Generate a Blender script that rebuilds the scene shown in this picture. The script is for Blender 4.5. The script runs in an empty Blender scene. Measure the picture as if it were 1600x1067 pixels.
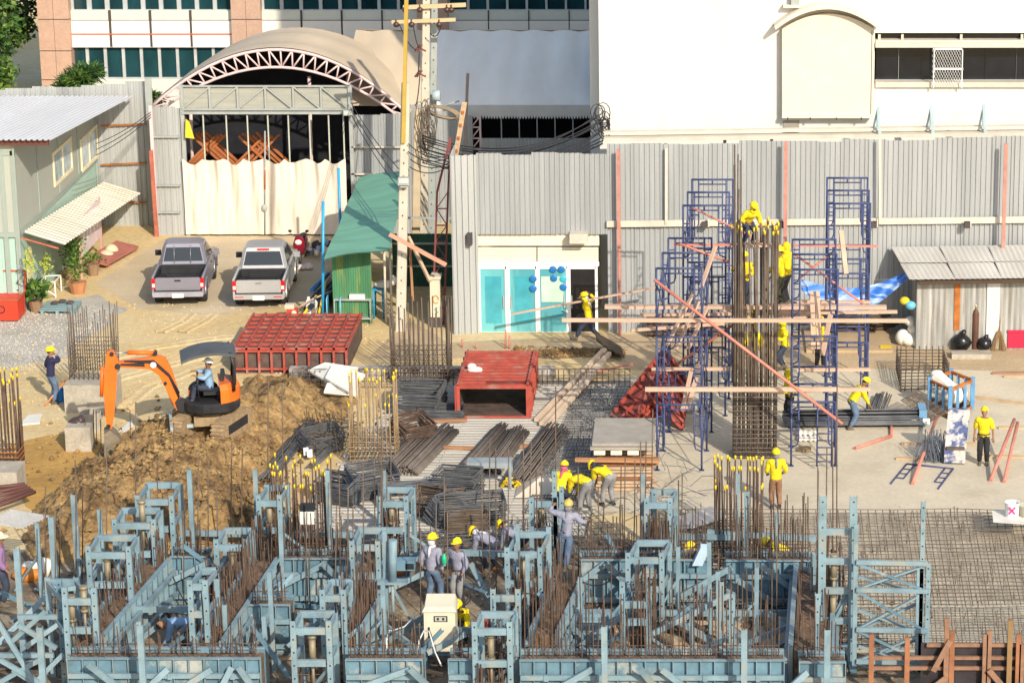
import bpy, bmesh, math, random
from mathutils import Vector, Matrix, noise
R = math.radians
rnd = random.Random(7)
scene = bpy.context.scene
COL = scene.collection

# ------------------------------------------------------------------ camera, sky, sun, exposure
CAM_H, PITCH, FPX, PPX, PPY = 24.1, R(15.5), 4400.0, 1100.0, 533.5
cd = bpy.data.cameras.new('camera'); cam = bpy.data.objects.new('camera', cd); COL.objects.link(cam)
cam.location = (0, 0, CAM_H); cam.rotation_euler = (math.pi/2 - PITCH, 0, 0)
cd.sensor_width = 36; cd.lens = FPX/1600*36; cd.shift_x = (800-PPX)/1600; cd.clip_end = 2000; cd.clip_start = .5
scene.camera = cam
SUN_EL, SUN_AZ = R(29.5), R(154)          # azimuth clockwise from +Y
w = bpy.data.worlds.new('World'); scene.world = w; w.use_nodes = True
nt = w.node_tree; bg = nt.nodes['Background']
sky = nt.nodes.new('ShaderNodeTexSky'); sky.sky_type = 'NISHITA'; sky.sun_disc = False
sky.sun_elevation = SUN_EL; sky.sun_rotation = SUN_AZ; sky.air_density = 1.2; sky.dust_density = 1.5
nt.links.new(sky.outputs[0], bg.inputs[0]); bg.inputs[1].default_value = 0.15
sd = bpy.data.lights.new('sun', 'SUN'); sd.energy = 4.1; sd.angle = R(.5); sd.color = (1, .90, .74)
sun = bpy.data.objects.new('sun', sd); COL.objects.link(sun)
to_sun = Vector((math.sin(SUN_AZ)*math.cos(SUN_EL), math.cos(SUN_AZ)*math.cos(SUN_EL), math.sin(SUN_EL)))
sun.rotation_euler = to_sun.to_track_quat('Z', 'Y').to_euler(); sun.location = (30, -40, 60)
scene.view_settings.view_transform = 'Standard'; scene.view_settings.look = 'None'
scene.view_settings.exposure = 0.32; scene.view_settings.gamma = 1

# ------------------------------------------------------------------ survey helpers: photo pixel -> place
def ray(px, py):
    x = (px-PPX)/FPX; u = -(py-PPY)/FPX
    return Vector((x, math.cos(PITCH)+u*math.sin(PITCH), -math.sin(PITCH)+u*math.cos(PITCH)))
def G(px, py, z=0.0):                   # point at height z
    d = ray(px, py); t = (z-CAM_H)/d.z
    return Vector((d.x*t, d.y*t, z))
def V(px, py, Y):                       # point on the vertical plane at distance Y
    d = ray(px, py); t = Y/d.y
    return Vector((d.x*t, Y, CAM_H+d.z*t))
def YG(py, z=0.0): return G(800, py, z).y
def S(Y, z=0.0): return FPX/(Y*math.cos(PITCH)+(CAM_H-z)*math.sin(PITCH))

# ------------------------------------------------------------------ materials
MATS = {}
def mat(name, col, rough=.7, metal=0., var=.12, scale=2., bump=0., bscale=30., streak=None, col2=None, mix=(.45,.6), spec=.4, alpha=1., trans=0., fine=0.):
    if name in MATS: return MATS[name]
    m = bpy.data.materials.new(name); m.use_nodes = True
    n = m.node_tree.nodes; l = m.node_tree.links; b = n['Principled BSDF']
    b.inputs['Roughness'].default_value = rough; b.inputs['Metallic'].default_value = metal
    b.inputs['Specular IOR Level'].default_value = spec
    if alpha < 1: b.inputs['Alpha'].default_value = alpha
    if trans: b.inputs['Transmission Weight'].default_value = trans
    geo = n.new('ShaderNodeNewGeometry'); vec = geo.outputs['Position']
    if streak:
        mp = n.new('ShaderNodeMapping'); mp.inputs['Scale'].default_value = streak; l.new(vec, mp.inputs['Vector']); svec = mp.outputs[0]
    else: svec = vec
    def noisen(sc, v, det=4):
        t = n.new('ShaderNodeTexNoise'); t.inputs['Scale'].default_value = sc; t.inputs['Detail'].default_value = det
        t.inputs['Roughness'].default_value = .6; l.new(v, t.inputs['Vector']); return t.outputs['Fac']
    c1 = tuple(max(0, c*(1-var)) for c in col)+(1,); c2 = tuple(min(1, c*(1+var)) for c in col)+(1,)
    r = n.new('ShaderNodeValToRGB'); r.color_ramp.elements[0].position = .3; r.color_ramp.elements[1].position = .7
    r.color_ramp.elements[0].color = c1; r.color_ramp.elements[1].color = c2
    l.new(noisen(scale, svec), r.inputs[0]); out = r.outputs[0]
    if col2:
        r2 = n.new('ShaderNodeValToRGB'); r2.color_ramp.elements[0].position = mix[0]; r2.color_ramp.elements[1].position = mix[1]
        l.new(noisen(scale*.63+.11, svec, 6), r2.inputs[0])
        mx = n.new('ShaderNodeMixRGB'); l.new(r2.outputs[0], mx.inputs[0]); l.new(out, mx.inputs[1]); mx.inputs[2].default_value = tuple(col2)+(1,)
        out = mx.outputs[0]
    if fine:
        r3 = n.new('ShaderNodeValToRGB'); r3.color_ramp.elements[0].position = .3; r3.color_ramp.elements[1].position = .7
        r3.color_ramp.elements[0].color = (1-fine,)*3+(1,); r3.color_ramp.elements[1].color = (1+fine,)*3+(1,)
        l.new(noisen(bscale, vec, 3), r3.inputs[0])
        mm = n.new('ShaderNodeMixRGB'); mm.blend_type = 'MULTIPLY'; mm.inputs[0].default_value = 1
        l.new(out, mm.inputs[1]); l.new(r3.outputs[0], mm.inputs[2]); out = mm.outputs[0]
    l.new(out, b.inputs['Base Color'])
    if bump:
        bp = n.new('ShaderNodeBump'); bp.inputs['Strength'].default_value = 1; bp.inputs['Distance'].default_value = bump
        l.new(noisen(bscale, vec, 5), bp.inputs['Height']); l.new(bp.outputs[0], b.inputs['Normal'])
    MATS[name] = m; return m

# ------------------------------------------------------------------ mesh builder
class MB:
    def __init__(s): s.v = []; s.f = []; s.m = []; s.sm = []; s.mi = 0
    def face(s, idx, smooth=False): s.f.append(tuple(idx)); s.m.append(s.mi); s.sm.append(smooth)
    def poly(s, pts):
        k = len(s.v); s.v += [tuple(p) for p in pts]; s.face(range(k, k+len(pts))); return s
    def hexa(s, p):                      # 8 corners: bottom ring, top ring
        k = len(s.v); s.v += [tuple(q) for q in p]
        for q in ((3,2,1,0),(4,5,6,7),(0,1,5,4),(1,2,6,5),(2,3,7,6),(3,0,4,7)): s.face([k+i for i in q])
        return s
    def box(s, c, d, rz=0., M=None):
        hx, hy, hz = d[0]/2, d[1]/2, d[2]/2; c = Vector(c)
        pts = [Vector(p) for p in ((-hx,-hy,-hz),(hx,-hy,-hz),(hx,hy,-hz),(-hx,hy,-hz),(-hx,-hy,hz),(hx,-hy,hz),(hx,hy,hz),(-hx,hy,hz))]
        if M is None: M = Matrix.Rotation(rz, 3, 'Z')
        return s.hexa([c+M@p for p in pts])
    def bb(s, x0, x1, y0, y1, z0, z1): return s.box(((x0+x1)/2,(y0+y1)/2,(z0+z1)/2), (abs(x1-x0),abs(y1-y0),abs(z1-z0)))
    def bar(s, p, q, w, h, up=(0,0,1)):  # rectangular bar, w across, h along up
        p = Vector(p); q = Vector(q); d = (q-p)
        if d.length < 1e-6: return s
        d.normalize(); u = Vector(up)
        if abs(d.dot(u)) > .98: u = Vector((0,1,0))
        a = d.cross(u).normalized(); u = a.cross(d).normalized()
        a = a*w/2; u = u*h/2
        return s.hexa([p-a-u, p+a-u, q+a-u, q-a-u, p-a+u, p+a+u, q+a+u, q-a+u])
    def chan(s, p, q, w, h, t=.012, face=(0,-1,0)):   # C channel: web w wide facing `face`, flanges h deep
        p = Vector(p); q = Vector(q); d = (q-p).normalized(); f = Vector(face); f = (f-d*f.dot(d)).normalized(); a = d.cross(f).normalized()
        s.bar(p, q, w, t, f)
        for g in (-1, 1):
            o = a*(g*(w/2-t/2)) - f*(h/2+t/2)
            s.bar(p+o, q+o, t, h-.001, f)
        return s
    def ring(s, c, a, b, r, n):
        k = len(s.v)
        for i in range(n):
            t = 2*math.pi*i/n; s.v.append(tuple(c+a*(r*math.cos(t))+b*(r*math.sin(t))))
        return k
    def path(s, pts, r, n=6, caps=True, closed=False):
        pts = [Vector(p) for p in pts]; N = len(pts); rr = r if isinstance(r, (list, tuple)) else [r]*N
        ks = []; u = None
        for i, p in enumerate(pts):
            d = (pts[(i+1) % N] - pts[i-1]) if closed else (pts[min(i+1, N-1)]-pts[max(i-1, 0)])
            if d.length < 1e-9: d = Vector((0,0,1))
            d.normalize()
            if u is None:
                u = Vector((0,0,1)) if abs(d.z) < .9 else Vector((1,0,0))
            a = d.cross(u)
            if a.length < 1e-4: a = d.cross(Vector((0,1,0)) if abs(d.y) < .9 else Vector((1,0,0)))
            a.normalize(); b = a.cross(d).normalized(); u = b
            ks.append(s.ring(p, a, b, rr[i], n))
        seq = list(zip(ks, ks[1:]+ks[:1])) if closed else list(zip(ks, ks[1:]))
        for k0, k1 in seq:
            for i in range(n):
                j = (i+1) % n; s.face((k0+i, k0+j, k1+j, k1+i), n > 4)
        if caps and not closed:
            s.face([ks[0]+i for i in range(n)][::-1]); s.face([ks[-1]+i for i in range(n)])
        return s
    def tube(s, p, q, r, n=6, r2=None): return s.path([p, q], [r, r if r2 is None else r2], n)
    def ell(s, c, rad, n=12, m=8, M=None, top=1.0, bot=-1.0):   # ellipsoid (or a cut of it)
        c = Vector(c); M = M or Matrix.Identity(3); ks = []
        t0 = math.asin(bot); t1 = math.asin(top)
        for j in range(m+1):
            t = t0+(t1-t0)*j/m; k = len(s.v); ks.append(k)
            for i in range(n):
                a = 2*math.pi*i/n
                s.v.append(tuple(c+M@Vector((rad[0]*math.cos(t)*math.cos(a), rad[1]*math.cos(t)*math.sin(a), rad[2]*math.sin(t)))))
        for k0, k1 in zip(ks, ks[1:]):
            for i in range(n):
                j = (i+1) % n; s.face((k0+i, k0+j, k1+j, k1+i), True)
        s.face([ks[0]+i for i in range(n)][::-1]); s.face([ks[-1]+i for i in range(n)])
        return s
    def prism(s, pts, ext):              # polygon extruded by a vector
        e = Vector(ext); k = len(s.v); n = len(pts)
        s.v += [tuple(Vector(p)) for p in pts]+[tuple(Vector(p)+e) for p in pts]
        s.face(range(k, k+n)); s.face(range(k+2*n-1, k+n-1, -1))
        for i in range(n):
            j = (i+1) % n; s.face((k+i, k+n+i, k+n+j, k+j))
        return s
    def loft(s, rings, caps=True, smooth=False, closed=True):
        ks = []
        for r in rings: ks.append(len(s.v)); s.v += [tuple(p) for p in r]
        n = len(rings[0])
        for k0, k1 in zip(ks, ks[1:]):
            for i in range(n if closed else n-1):
                j = (i+1) % n; s.face((k0+i, k0+j, k1+j, k1+i), smooth)
        if caps: s.face([ks[0]+i for i in range(n)][::-1]); s.face([ks[-1]+i for i in range(n)])
        return s
    def sheet(s, o, u, v, nu, wave, thick=.004, prof='trap'):   # corrugated sheet; ridges run along v; u is the width vector
        o = Vector(o); u = Vector(u); v = Vector(v); nrm = u.cross(v).normalized()
        pts = []
        for i in range(nu):
            if prof == 'trap':
                for t, h in ((0,0),(.5,0),(.58,1),(.92,1)): pts.append(((i+t)/nu, h*wave))
            else:
                for t in (0,.25,.5,.75): pts.append(((i+t)/nu, wave*(.5+.5*math.sin(2*math.pi*t))))
        pts.append((1, 0 if prof == 'trap' else wave*.5))
        k = len(s.v)
        for t, h in pts:
            p = o+u*t+nrm*h; s.v.append(tuple(p)); s.v.append(tuple(p+v))
        for i in range(len(pts)-1):
            a = k+2*i; s.face((a, a+2, a+3, a+1))
        return s
    def build(s, name, mats, parent=None, origin=None, smooth=None, jitter=0):
        me = bpy.data.meshes.new(name)
        if parent is not None: off = BASE.get(parent.name, Vector((0,0,0)))
        elif origin is not None: off = Vector(origin)
        else:
            xs = [p[0] for p in s.v]; ys = [p[1] for p in s.v]; zs = [p[2] for p in s.v]
            off = Vector(((min(xs)+max(xs))/2, (min(ys)+max(ys))/2, min(zs)))
        me.from_pydata([(p[0]-off.x, p[1]-off.y, p[2]-off.z) for p in s.v], [], s.f)
        if not isinstance(mats, (list, tuple)): mats = [mats]
        for m in mats: me.materials.append(m)
        me.polygons.foreach_set('material_index', s.m)
        me.polygons.foreach_set('use_smooth', [smooth]*len(s.f) if smooth is not None else s.sm)
        me.update()
        o = bpy.data.objects.new(name, me); COL.objects.link(o)
        if parent is not None: o.parent = parent
        else: o.location = off
        BASE[o.name] = off
        return o
BASE = {}
def tag(o, label=None, cat=None, group=None, kind=None):
    if label: o['label'] = label
    if cat: o['category'] = cat
    if group: o['group'] = group
    if kind: o['kind'] = kind
    return o
def thing(name, loc, label, cat, group=None):
    o = bpy.data.objects.new(name, None); o.empty_display_size = .2; COL.objects.link(o)
    o.location = loc; BASE[o.name] = Vector(loc)
    return tag(o, label, cat, group)
def kids(o): return KID.get(o.name, []) if False else [c for c in o.children]
def copy_tree(o, parent=None):
    c = o.copy(); COL.objects.link(c)
    if parent is not None: c.parent = parent
    for ch in list(o.children): copy_tree(ch, c)
    return c
def clone(o, loc, rz=0., label=None, group=None, first=False):
    c = o if first else copy_tree(o)
    c.location = loc; c.rotation_euler = (0, 0, rz)
    tag(c, label, None, group); return c
def one(mb, name, m, label, cat, group=None, kind=None):
    return tag(mb.build(name, m), label, cat, group, kind)
def struct(mb, name, m): return tag(mb.build(name, m, origin=(0,0,0)), kind='structure')
def lerp(a, b, t): return a+(b-a)*t
def vl(a, b, t): return Vector(a).lerp(Vector(b), t)
def fbm(p, o=4): return noise.fractal(Vector(p), 1.0, 2.0, o)
# ------------------------------------------------------------------ setting: ground
M_SAND = mat('sand', (.60,.445,.225), .95, var=.13, scale=.35, bump=.03, bscale=5, col2=(.62,.49,.28), mix=(.42,.6), fine=.12)
M_SOIL = mat('clay soil', (.155,.093,.04), .95, var=.5, scale=1.1, bump=.07, bscale=9, col2=(.35,.225,.095), mix=(.39,.60), fine=.35)
M_GRAV = mat('gravel', (.46,.43,.38), .95, var=.15, scale=.8, bump=.04, bscale=22, fine=.4)
M_DRIVE = mat('drive concrete', (.56,.46,.32), .9, var=.12, scale=.5, bump=.006, bscale=9, col2=(.50,.40,.26), mix=(.45,.65), fine=.08)
M_SLAB = mat('slab concrete', (.55,.485,.37), .9, var=.09, scale=.55, bump=.012, bscale=7, col2=(.44,.38,.28), mix=(.50,.76), fine=.07)
M_CONC = mat('rough concrete', (.38,.34,.28), .9, var=.2, scale=2.2, bump=.01, bscale=14, fine=.15)
M_DUST = mat('dusty walkway', (.45,.34,.21), .95, var=.14, scale=.6, bump=.012, bscale=8, fine=.12)
M_PIT = mat('pit floor', (.15,.11,.075), .95, var=.4, scale=.9, bump=.04, bscale=6, col2=(.31,.25,.17), mix=(.44,.64), fine=.25)
M_OCHRE = mat('wet yellow sand', (.42,.25,.07), .9, var=.2, scale=.6, bump=.03, bscale=5, fine=.14)
def sheet_poly(px, z, name, m, wob=.12, seg=.8):
    pts = [G(a, b) for a, b in px]; out = []
    for p, q in zip(pts, pts[1:]+pts[:1]):
        n = max(1, int((q-p).length/seg))
        for i in range(n):
            r = p.lerp(q, i/n); k = wob*noise.noise(Vector((r.x*1.3, r.y*1.3, 3)))
            out.append((r.x+k, r.y+wob*noise.noise(Vector((r.y*1.1, r.x*1.2, 9))), z))
    mb = MB(); mb.poly(out[::-1] if False else out)
    return struct(mb, name, m)
g = MB(); g.poly([(-400,-60,0),(400,-60,0),(400,600,0),(-400,600,0)]); struct(g, 'ground', M_SAND)
sheet_poly([(-60,515),(40,478),(150,460),(195,486),(150,520),(105,560),(-60,590)], .004, 'gravel', M_GRAV, .5, .5)
sheet_poly([(150,442),(262,371),(560,369),(520,405),(480,475),(330,492),(215,482)], .004, 'driveway', M_DRIVE, .15)
sheet_poly([(575,560),(640,500),(700,535),(1040,520),(1340,522),(1800,545),(1900,600),(980,578),(960,560),(860,556),(700,560)], .004, 'walkway', M_DUST, .1)
sheet_poly([(960,592),(1080,574),(1500,578),(2000,600),(2200,800),(905,802)], .008, 'pavement', M_SLAB, .02)
sheet_poly([(-200,865),(400,850),(560,838),(900,838),(1040,850),(2300,1010),(2600,1300),(-400,1300)], .004, 'pit_floor', M_PIT, .2)
sheet_poly([(25,690),(130,676),(170,700),(120,760),(60,800),(20,760)], .006, 'wet_sand', M_OCHRE, .4, .4)
# mound of dug clay
def inside(p, poly):
    c = False; n = len(poly)
    for i in range(n):
        a, b = poly[i], poly[i-1]
        if (a.y > p.y) != (b.y > p.y) and p.x < (b.x-a.x)*(p.y-a.y)/(b.y-a.y)+a.x: c = not c
    return c
def edge_d(p, poly):
    m = 1e9
    for i in range(len(poly)):
        a, b = poly[i-1], poly[i]; d = b-a; t = max(0, min(1, (p-a).dot(d)/d.length_squared)); m = min(m, (a+d*t-p).length)
    return m
MOUND = [G(*p).xy for p in [(45,800),(120,735),(205,668),(330,650),(385,592),(470,588),(545,628),(555,660),(470,705),(425,750),(455,820),(430,875),(40,885),(20,850)]]
YMR = YG(660); EXP = G(332,674,.72).xy
def mound_h(x, y):
    p = Vector((x, y))
    n1 = fbm((x*.55, y*.55, 2.), 4)
    d = edge_d(p, MOUND); d = d if inside(p, MOUND) else -d
    d += .5*n1
    if d < -.1: return -.05
    t = max(0, min(1, d/2.6)); h = (.88 if y < YMR else lerp(.88,.5,min(1,(y-YMR)/2)))*t*t*(3-2*t)
    lump = abs(noise.noise(Vector((x*2.1, y*2.1, 1))))*.34 + abs(noise.noise(Vector((x*5.2, y*5.2, 4))))*.22 + abs(noise.noise(Vector((x*11, y*11, 6))))*.11
    v_ = h*(1+.3*n1) + min(1, max(0, d)*1.8)*lump*1.05 - .02
    e = max(0, min(1, 1.6-(p-EXP).length)); return lerp(v_, min(v_, .70), e*e*(3-2*e))
def heightgrid(x0, x1, y0, y1, st, fn, name, m):
    nx = int((x1-x0)/st); ny = int((y1-y0)/st); mb = MB(); idx = {}
    H = [[fn(x0+i*st, y0+j*st) for i in range(nx+1)] for j in range(ny+1)]
    for j in range(ny):
        for i in range(nx):
            q = ((i,j),(i+1,j),(i+1,j+1),(i,j+1))
            if max(H[b][a] for a, b in q) <= -.015: continue
            for a, b in q:
                if (a, b) not in idx: idx[(a, b)] = len(mb.v); mb.v.append((x0+a*st, y0+b*st, H[b][a]))
            mb.face([idx[k] for k in q], True)
    return struct(mb, name, m)
xs = [p.x for p in MOUND]; ys = [p.y for p in MOUND]
heightgrid(min(xs)-1, max(xs)+1, min(ys)-1, max(ys)+1, .075, mound_h, 'terrain', M_SOIL)

# stones, clods and crumbs on the open ground
def crumbs(name, n, region, m, r0, r1, zf=lambda x,y: 0.):
    s = MB()
    for i in range(n):
        c = region(); r = rnd.uniform(r0, r1)*rnd.uniform(.5,1); c.z = zf(c.x, c.y)+r*.3
        k = len(s.v); a = rnd.uniform(0,6.3); 
        for p in ((1,0,0),(0,1,0),(-1,0,0),(0,-1,0),(0,0,.8),(0,0,-.6)):
            x, y = p[0]*rnd.uniform(.7,1.2), p[1]*rnd.uniform(.7,1.2); s.v.append((c.x+r*(x*math.cos(a)-y*math.sin(a)), c.y+r*(x*math.sin(a)+y*math.cos(a)), c.z+r*p[2]))
        for q in ((0,1,4),(1,2,4),(2,3,4),(3,0,4),(1,0,5),(2,1,5),(3,2,5),(0,3,5)): s.face([k+j for j in q])
    tag(s.build(name, m, origin=(0,0,0)), kind='stuff')
crumbs('soil_clods', 1900, lambda: G(rnd.gauss(290,110), rnd.gauss(770,55)), [M_SOIL], .03, .14, lambda x,y: max(0, mound_h(x,y)))
crumbs('sand_crumbs', 1500, lambda: G(rnd.uniform(-20,620), rnd.uniform(475,700)), [M_SAND], .015, .06)
crumbs('slab_rubble', 380, lambda: G(rnd.uniform(640,1620), rnd.choice((rnd.uniform(530,800), rnd.gauss(565,12), rnd.gauss(800,8)))), [M_CONC], .012, .045)
crumbs('gravel_stones', 1800, lambda: G(rnd.uniform(-20,160), rnd.uniform(480,580)), [M_GRAV], .02, .06)
crumbs('pit_rubble', 1500, lambda: G(rnd.uniform(-20,1400), rnd.uniform(860,1075)), [M_PIT], .03, .12)
sheet_poly([(790,552),(860,545),(968,543),(978,556),(860,561)], .012, 'soil_strip', M_SOIL, .15, .3)
crumbs('dry_soil', 420, lambda: G(rnd.uniform(800,975), rnd.gauss(551,4)), [M_SOIL], .03, .12)
# wheel ruts in the sand: low ridges
def rut(pts, w_, name='tyre_ruts'):
    P = [G(*p) for p in pts]; fine = []
    for a, b in zip(P, P[1:]):
        for i in range(24): fine.append(a.lerp(b, i/24))
    s = MB(); rows = []
    for k, c in enumerate(fine):
        d = (fine[min(k+1,len(fine)-1)]-fine[max(k-1,0)]).normalized(); n_ = Vector((-d.y,d.x,0)); j = .02*noise.noise(c*2.3)
        rows.append([c+n_*(o*w_+j)+Vector((0,0,z+.012*noise.noise(c*4+Vector((o,0,0))))) for o, z in ((-1,-.02),(-.7,.05),(-.45,.012),(0,.02),(.45,.012),(.7,.05),(1,-.02))])
    s.loft(rows, caps=False, smooth=True, closed=False); struct(s, name, M_SAND)
for o in (0, 34): rut([(120,575+o),(230,545+o),(340,528+o*.7),(440,520+o*.4)], .3); rut([(250+o,520),(285+o,502),(300+o,490)], .22)
rut([(190,640),(230,606),(300,580),(360,560)], .28)
# ------------------------------------------------------------------ large structure
M_GRANITE = mat('pink granite', (.47,.31,.235), .5, var=.08, scale=3, fine=.1, bscale=18)
M_BAND = mat('white cladding', (.80,.76,.70), .5, var=.03)
M_BANDG = mat('greenish cladding', (.62,.63,.56), .5, var=.04)
M_GLASSD = mat('dark blue green glass', (.010,.045,.055), .06, var=.5, scale=.9, spec=.8, streak=(1,1,.3))
M_MULL = mat('window frame grey', (.42,.45,.46), .5)
M_RED = mat('red stripe', (.55,.10,.05), .6)
M_JOINT = mat('dark joint', (.07,.06,.06), .9)
M_WHITE = mat('white render', (.66,.64,.60), .85, var=.05, scale=.8, fine=.04, col2=(.56,.525,.46), mix=(.52,.78), streak=(1.2,1,.12))
M_CREAM = mat('cream render', (.74,.66,.52), .85, var=.06, scale=.9, col2=(.58,.48,.36), mix=(.66,.8), fine=.05)
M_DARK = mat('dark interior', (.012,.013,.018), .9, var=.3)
M_ZINC = mat('galvanised sheet', (.345,.36,.37), .5, metal=.12, var=.12, scale=1.6, streak=(1.6,1.6,.10), fine=.06, bscale=25, col2=(.305,.32,.33), mix=(.48,.64))
M_ZINCL = mat('pale galvanised sheet', (.40,.415,.415), .5, metal=.15, var=.13, scale=1.5, streak=(1.4,1.4,.12), fine=.06, bscale=25, col2=(.30,.31,.31), mix=(.50,.66))
M_ZROOF = mat('weathered roof sheet', (.50,.485,.45), .6, metal=.1, var=.15, scale=.9, streak=(1,.3,1), fine=.08, col2=(.42,.39,.35), mix=(.5,.7))
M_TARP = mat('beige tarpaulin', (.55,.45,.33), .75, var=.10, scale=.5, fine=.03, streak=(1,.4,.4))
M_TARPW = mat('pale grey tarpaulin', (.86,.84,.80), .75, var=.08, scale=.6, fine=.03, streak=(1.5,.4,.3))
M_PINKST = mat('pale pink painted steel', (.66,.50,.50), .6, var=.1)
M_STEELG = mat('grey painted steel', (.33,.35,.34), .6, var=.15)
M_CLOTH = mat('cream canvas', (.70,.62,.52), .9, var=.08, scale=.8, fine=.03)
M_RAIL = mat('cream steel rail', (.56,.51,.43), .7, var=.12)
M_REDST = mat('red oxide steel', (.40,.115,.075), .7, var=.25, scale=4)
M_SALMON = mat('salmon painted post', (.46,.20,.16), .7, var=.2, scale=4)
M_ALU = mat('white aluminium', (.82,.82,.80), .4, var=.03)
M_AQUA = mat('aqua window film', (.14,.44,.47), .12, var=.16, scale=.6, spec=.7, streak=(1.5,1,.25), col2=(.09,.33,.38), mix=(.5,.55))
M_GREENSH = mat('green sheet', (.07,.22,.11), .6, var=.2, scale=2, streak=(1.5,1.5,.2), col2=(.22,.30,.10), mix=(.5,.62))
M_GREENRF = mat('green roof sheet', (.165,.38,.27), .6, var=.16, scale=.9, streak=(.4,2.2,1), fine=.05)
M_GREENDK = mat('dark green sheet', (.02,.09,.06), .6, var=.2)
M_POLE = mat('precast concrete pole', (.52,.47,.39), .85, var=.1, scale=2, fine=.08)
M_YEL = mat('yellow sleeve', (.42,.29,.055), .5, var=.08)
M_CABLE = mat('black cable', (.025,.025,.03), .7)
M_RUST = mat('rust', (.38,.13,.03), .9, var=.3, scale=3)
M_OFFICE = mat('grey green panel', (.36,.38,.34), .6, var=.04, scale=.7)
M_OFFTRIM = mat('green grey trim', (.28,.33,.30), .6, var=.06)
M_TEAL = mat('pale teal panel', (.36,.52,.46), .6, var=.04)
M_WOOD = mat('weathered timber', (.46,.33,.22), .85, var=.2, scale=4, fine=.1)
M_TRUNK = mat('bark', (.12,.08,.05), .9)
LEAFS = [mat('leaf green %s' % a, c, .6, var=.35, scale=6) for a, c in (('dark', (.02,.06,.014)), ('mid', (.055,.13,.022)), ('light', (.13,.22,.035)))]
def rect(mb, x0, x1, y0, y1, Y, dep=.3):
    p = V(x0, y1, Y); q = V(x1, y0, Y); return mb.bb(p.x, q.x, Y, Y+dep, p.z, q.z)
def XW(px, py, X):
    d = ray(px, py); t = X/d.x; return Vector((X, d.y*t, CAM_H+d.z*t))

# ---- office building at the back
Y = 122
ob = thing('office_building', V(400, 140, Y+5) * Vector((1,1,0)) if False else (V(400,140,Y).x, Y, 0), 'office building with pink granite columns, white bands and dark ribbon windows', 'building')
zt = V(0, -90, Y).z
x0 = V(60, 0, Y).x; x1 = V(945, 0, Y).x
mb = MB(); mb.bb(x0+.3, x1, Y+.75, Y+14, 0, zt+1); mb.build('wall', M_DARK, ob)
for a, b in ((60,109),(362,408),(652,700)):
    mb = MB(); p = V(a, 0, Y).x; q = V(b, 0, Y).x; rows = [0]+[V(0, k, Y).z for k in (123,78,29,-20,-70)]+[zt]
    for z0, z1 in zip(rows, rows[1:]): mb.bb(p, (p+q)/2-.008, Y-.35, Y+.8, z0+.02, z1-.02); mb.bb((p+q)/2+.008, q, Y-.35, Y+.8, z0+.02, z1-.02)
    mb.mi = 1; mb.bb(p+.02, q-.02, Y-.32, Y+.78, 0, zt); mb.build('column', [M_GRANITE, M_JOINT], ob)
for a, b in ((109,362),(408,652),(700,945)):
    mb = MB(); rect(mb, a, b, 33, 74.5, Y, .7)
    mb.mi = 1; rect(mb, a, b, 17, 32, Y+.05, .6); mb.mi = 2; rect(mb, a, b, 32, 33.2, Y+.02, .5)
    k = a
    while k < b-4:
        k += 63
        if k < b-4: rect(mb, k, k+.8, 17, 74, Y-.004, .1)
    mb.build('spandrel', [M_BAND, M_BANDG, M_JOINT], ob)
    if a == 109: mb = MB(); rect(mb, a, b, 53, 55, Y-.02, .03); mb.build('red_stripe', M_RED, ob)
    for y0, y1 in ((-75,17),(74.5,123)):
        fr = MB(); n = max(2, round((b-a)/29))
        for i in range(n+1):
            k = a+(b-a)*i/n; rect(fr, k-1, k+1, y0, y1, Y+.2, .12)
        rect(fr, a, b, y1-1.5, y1+1, Y+.19, .15); fo = fr.build('window', M_MULL, ob)
        gl = MB(); rect(gl, a, b, y0, y1, Y+.3, .05); gl.build('pane', M_GLASSD, fo)
    mb = MB(); rect(mb, a, b, 124, 200, Y, .6); mb.build('plinth', M_BANDG, ob)

# ---- white building on the right
Y = 91
X0 = V(937, 200, Y).x; X1 = V(2100, 200, Y).x; ZT = 30
wb = thing('white_building', ((X0+X1)/2, Y, 0), 'large white rendered building with arched hood bay and dark ribbon window', 'building')
z1 = V(0,132,Y).z; z2 = V(0,52,Y).z; xw = V(1368,0,Y).x
mb = MB(); mb.bb(X0, xw, Y, Y+.4, 0, ZT); mb.bb(xw, X1, Y, Y+.4, 0, z1); mb.bb(xw, X1, Y, Y+.4, z2, ZT)
mb.bb(X0, X0+.4, Y+.4, Y+32, 0, ZT); mb.bb(X1-.4, X1, Y+.4, Y+32, 0, ZT); mb.bb(X0+.4, X1-.4, Y+31.6, Y+32, 0, ZT)
mb.mi = 1; mb.bb(X0+.42, X1-.42, Y+3, Y+3.2, z1-1, z2+1); mb.bb(X0+.41, X1-.41, Y+.41, Y+3, z1-.2, z1-.02)
mb.bb(xw-.1, xw, Y+.4, Y+3, z1-.02, z2+.1)
mb.mi = 2
for ya, yb, xa, xb in ((62,63,937,1215),(182,183,937,1218),(16.5,17.5,1372,2100),(177,178,1380,2100)): rect(mb, xa, xb, ya, yb, Y-.003, .02)
mb.build('wall', [M_WHITE, M_DARK, M_CREAM], wb)
mb = MB(); mb.bb(X0-.02, X1-.02, Y-.02, Y+32, ZT, ZT+.3); mb.build('roof', M_WHITE, wb)
mb = MB(); p = V(923, 240, Y+1.2); mb.bb(p.x, X0-.01, Y+1.2, Y+2.5, 0, ZT); mb.build('pilaster', M_WHITE, wb)
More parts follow.
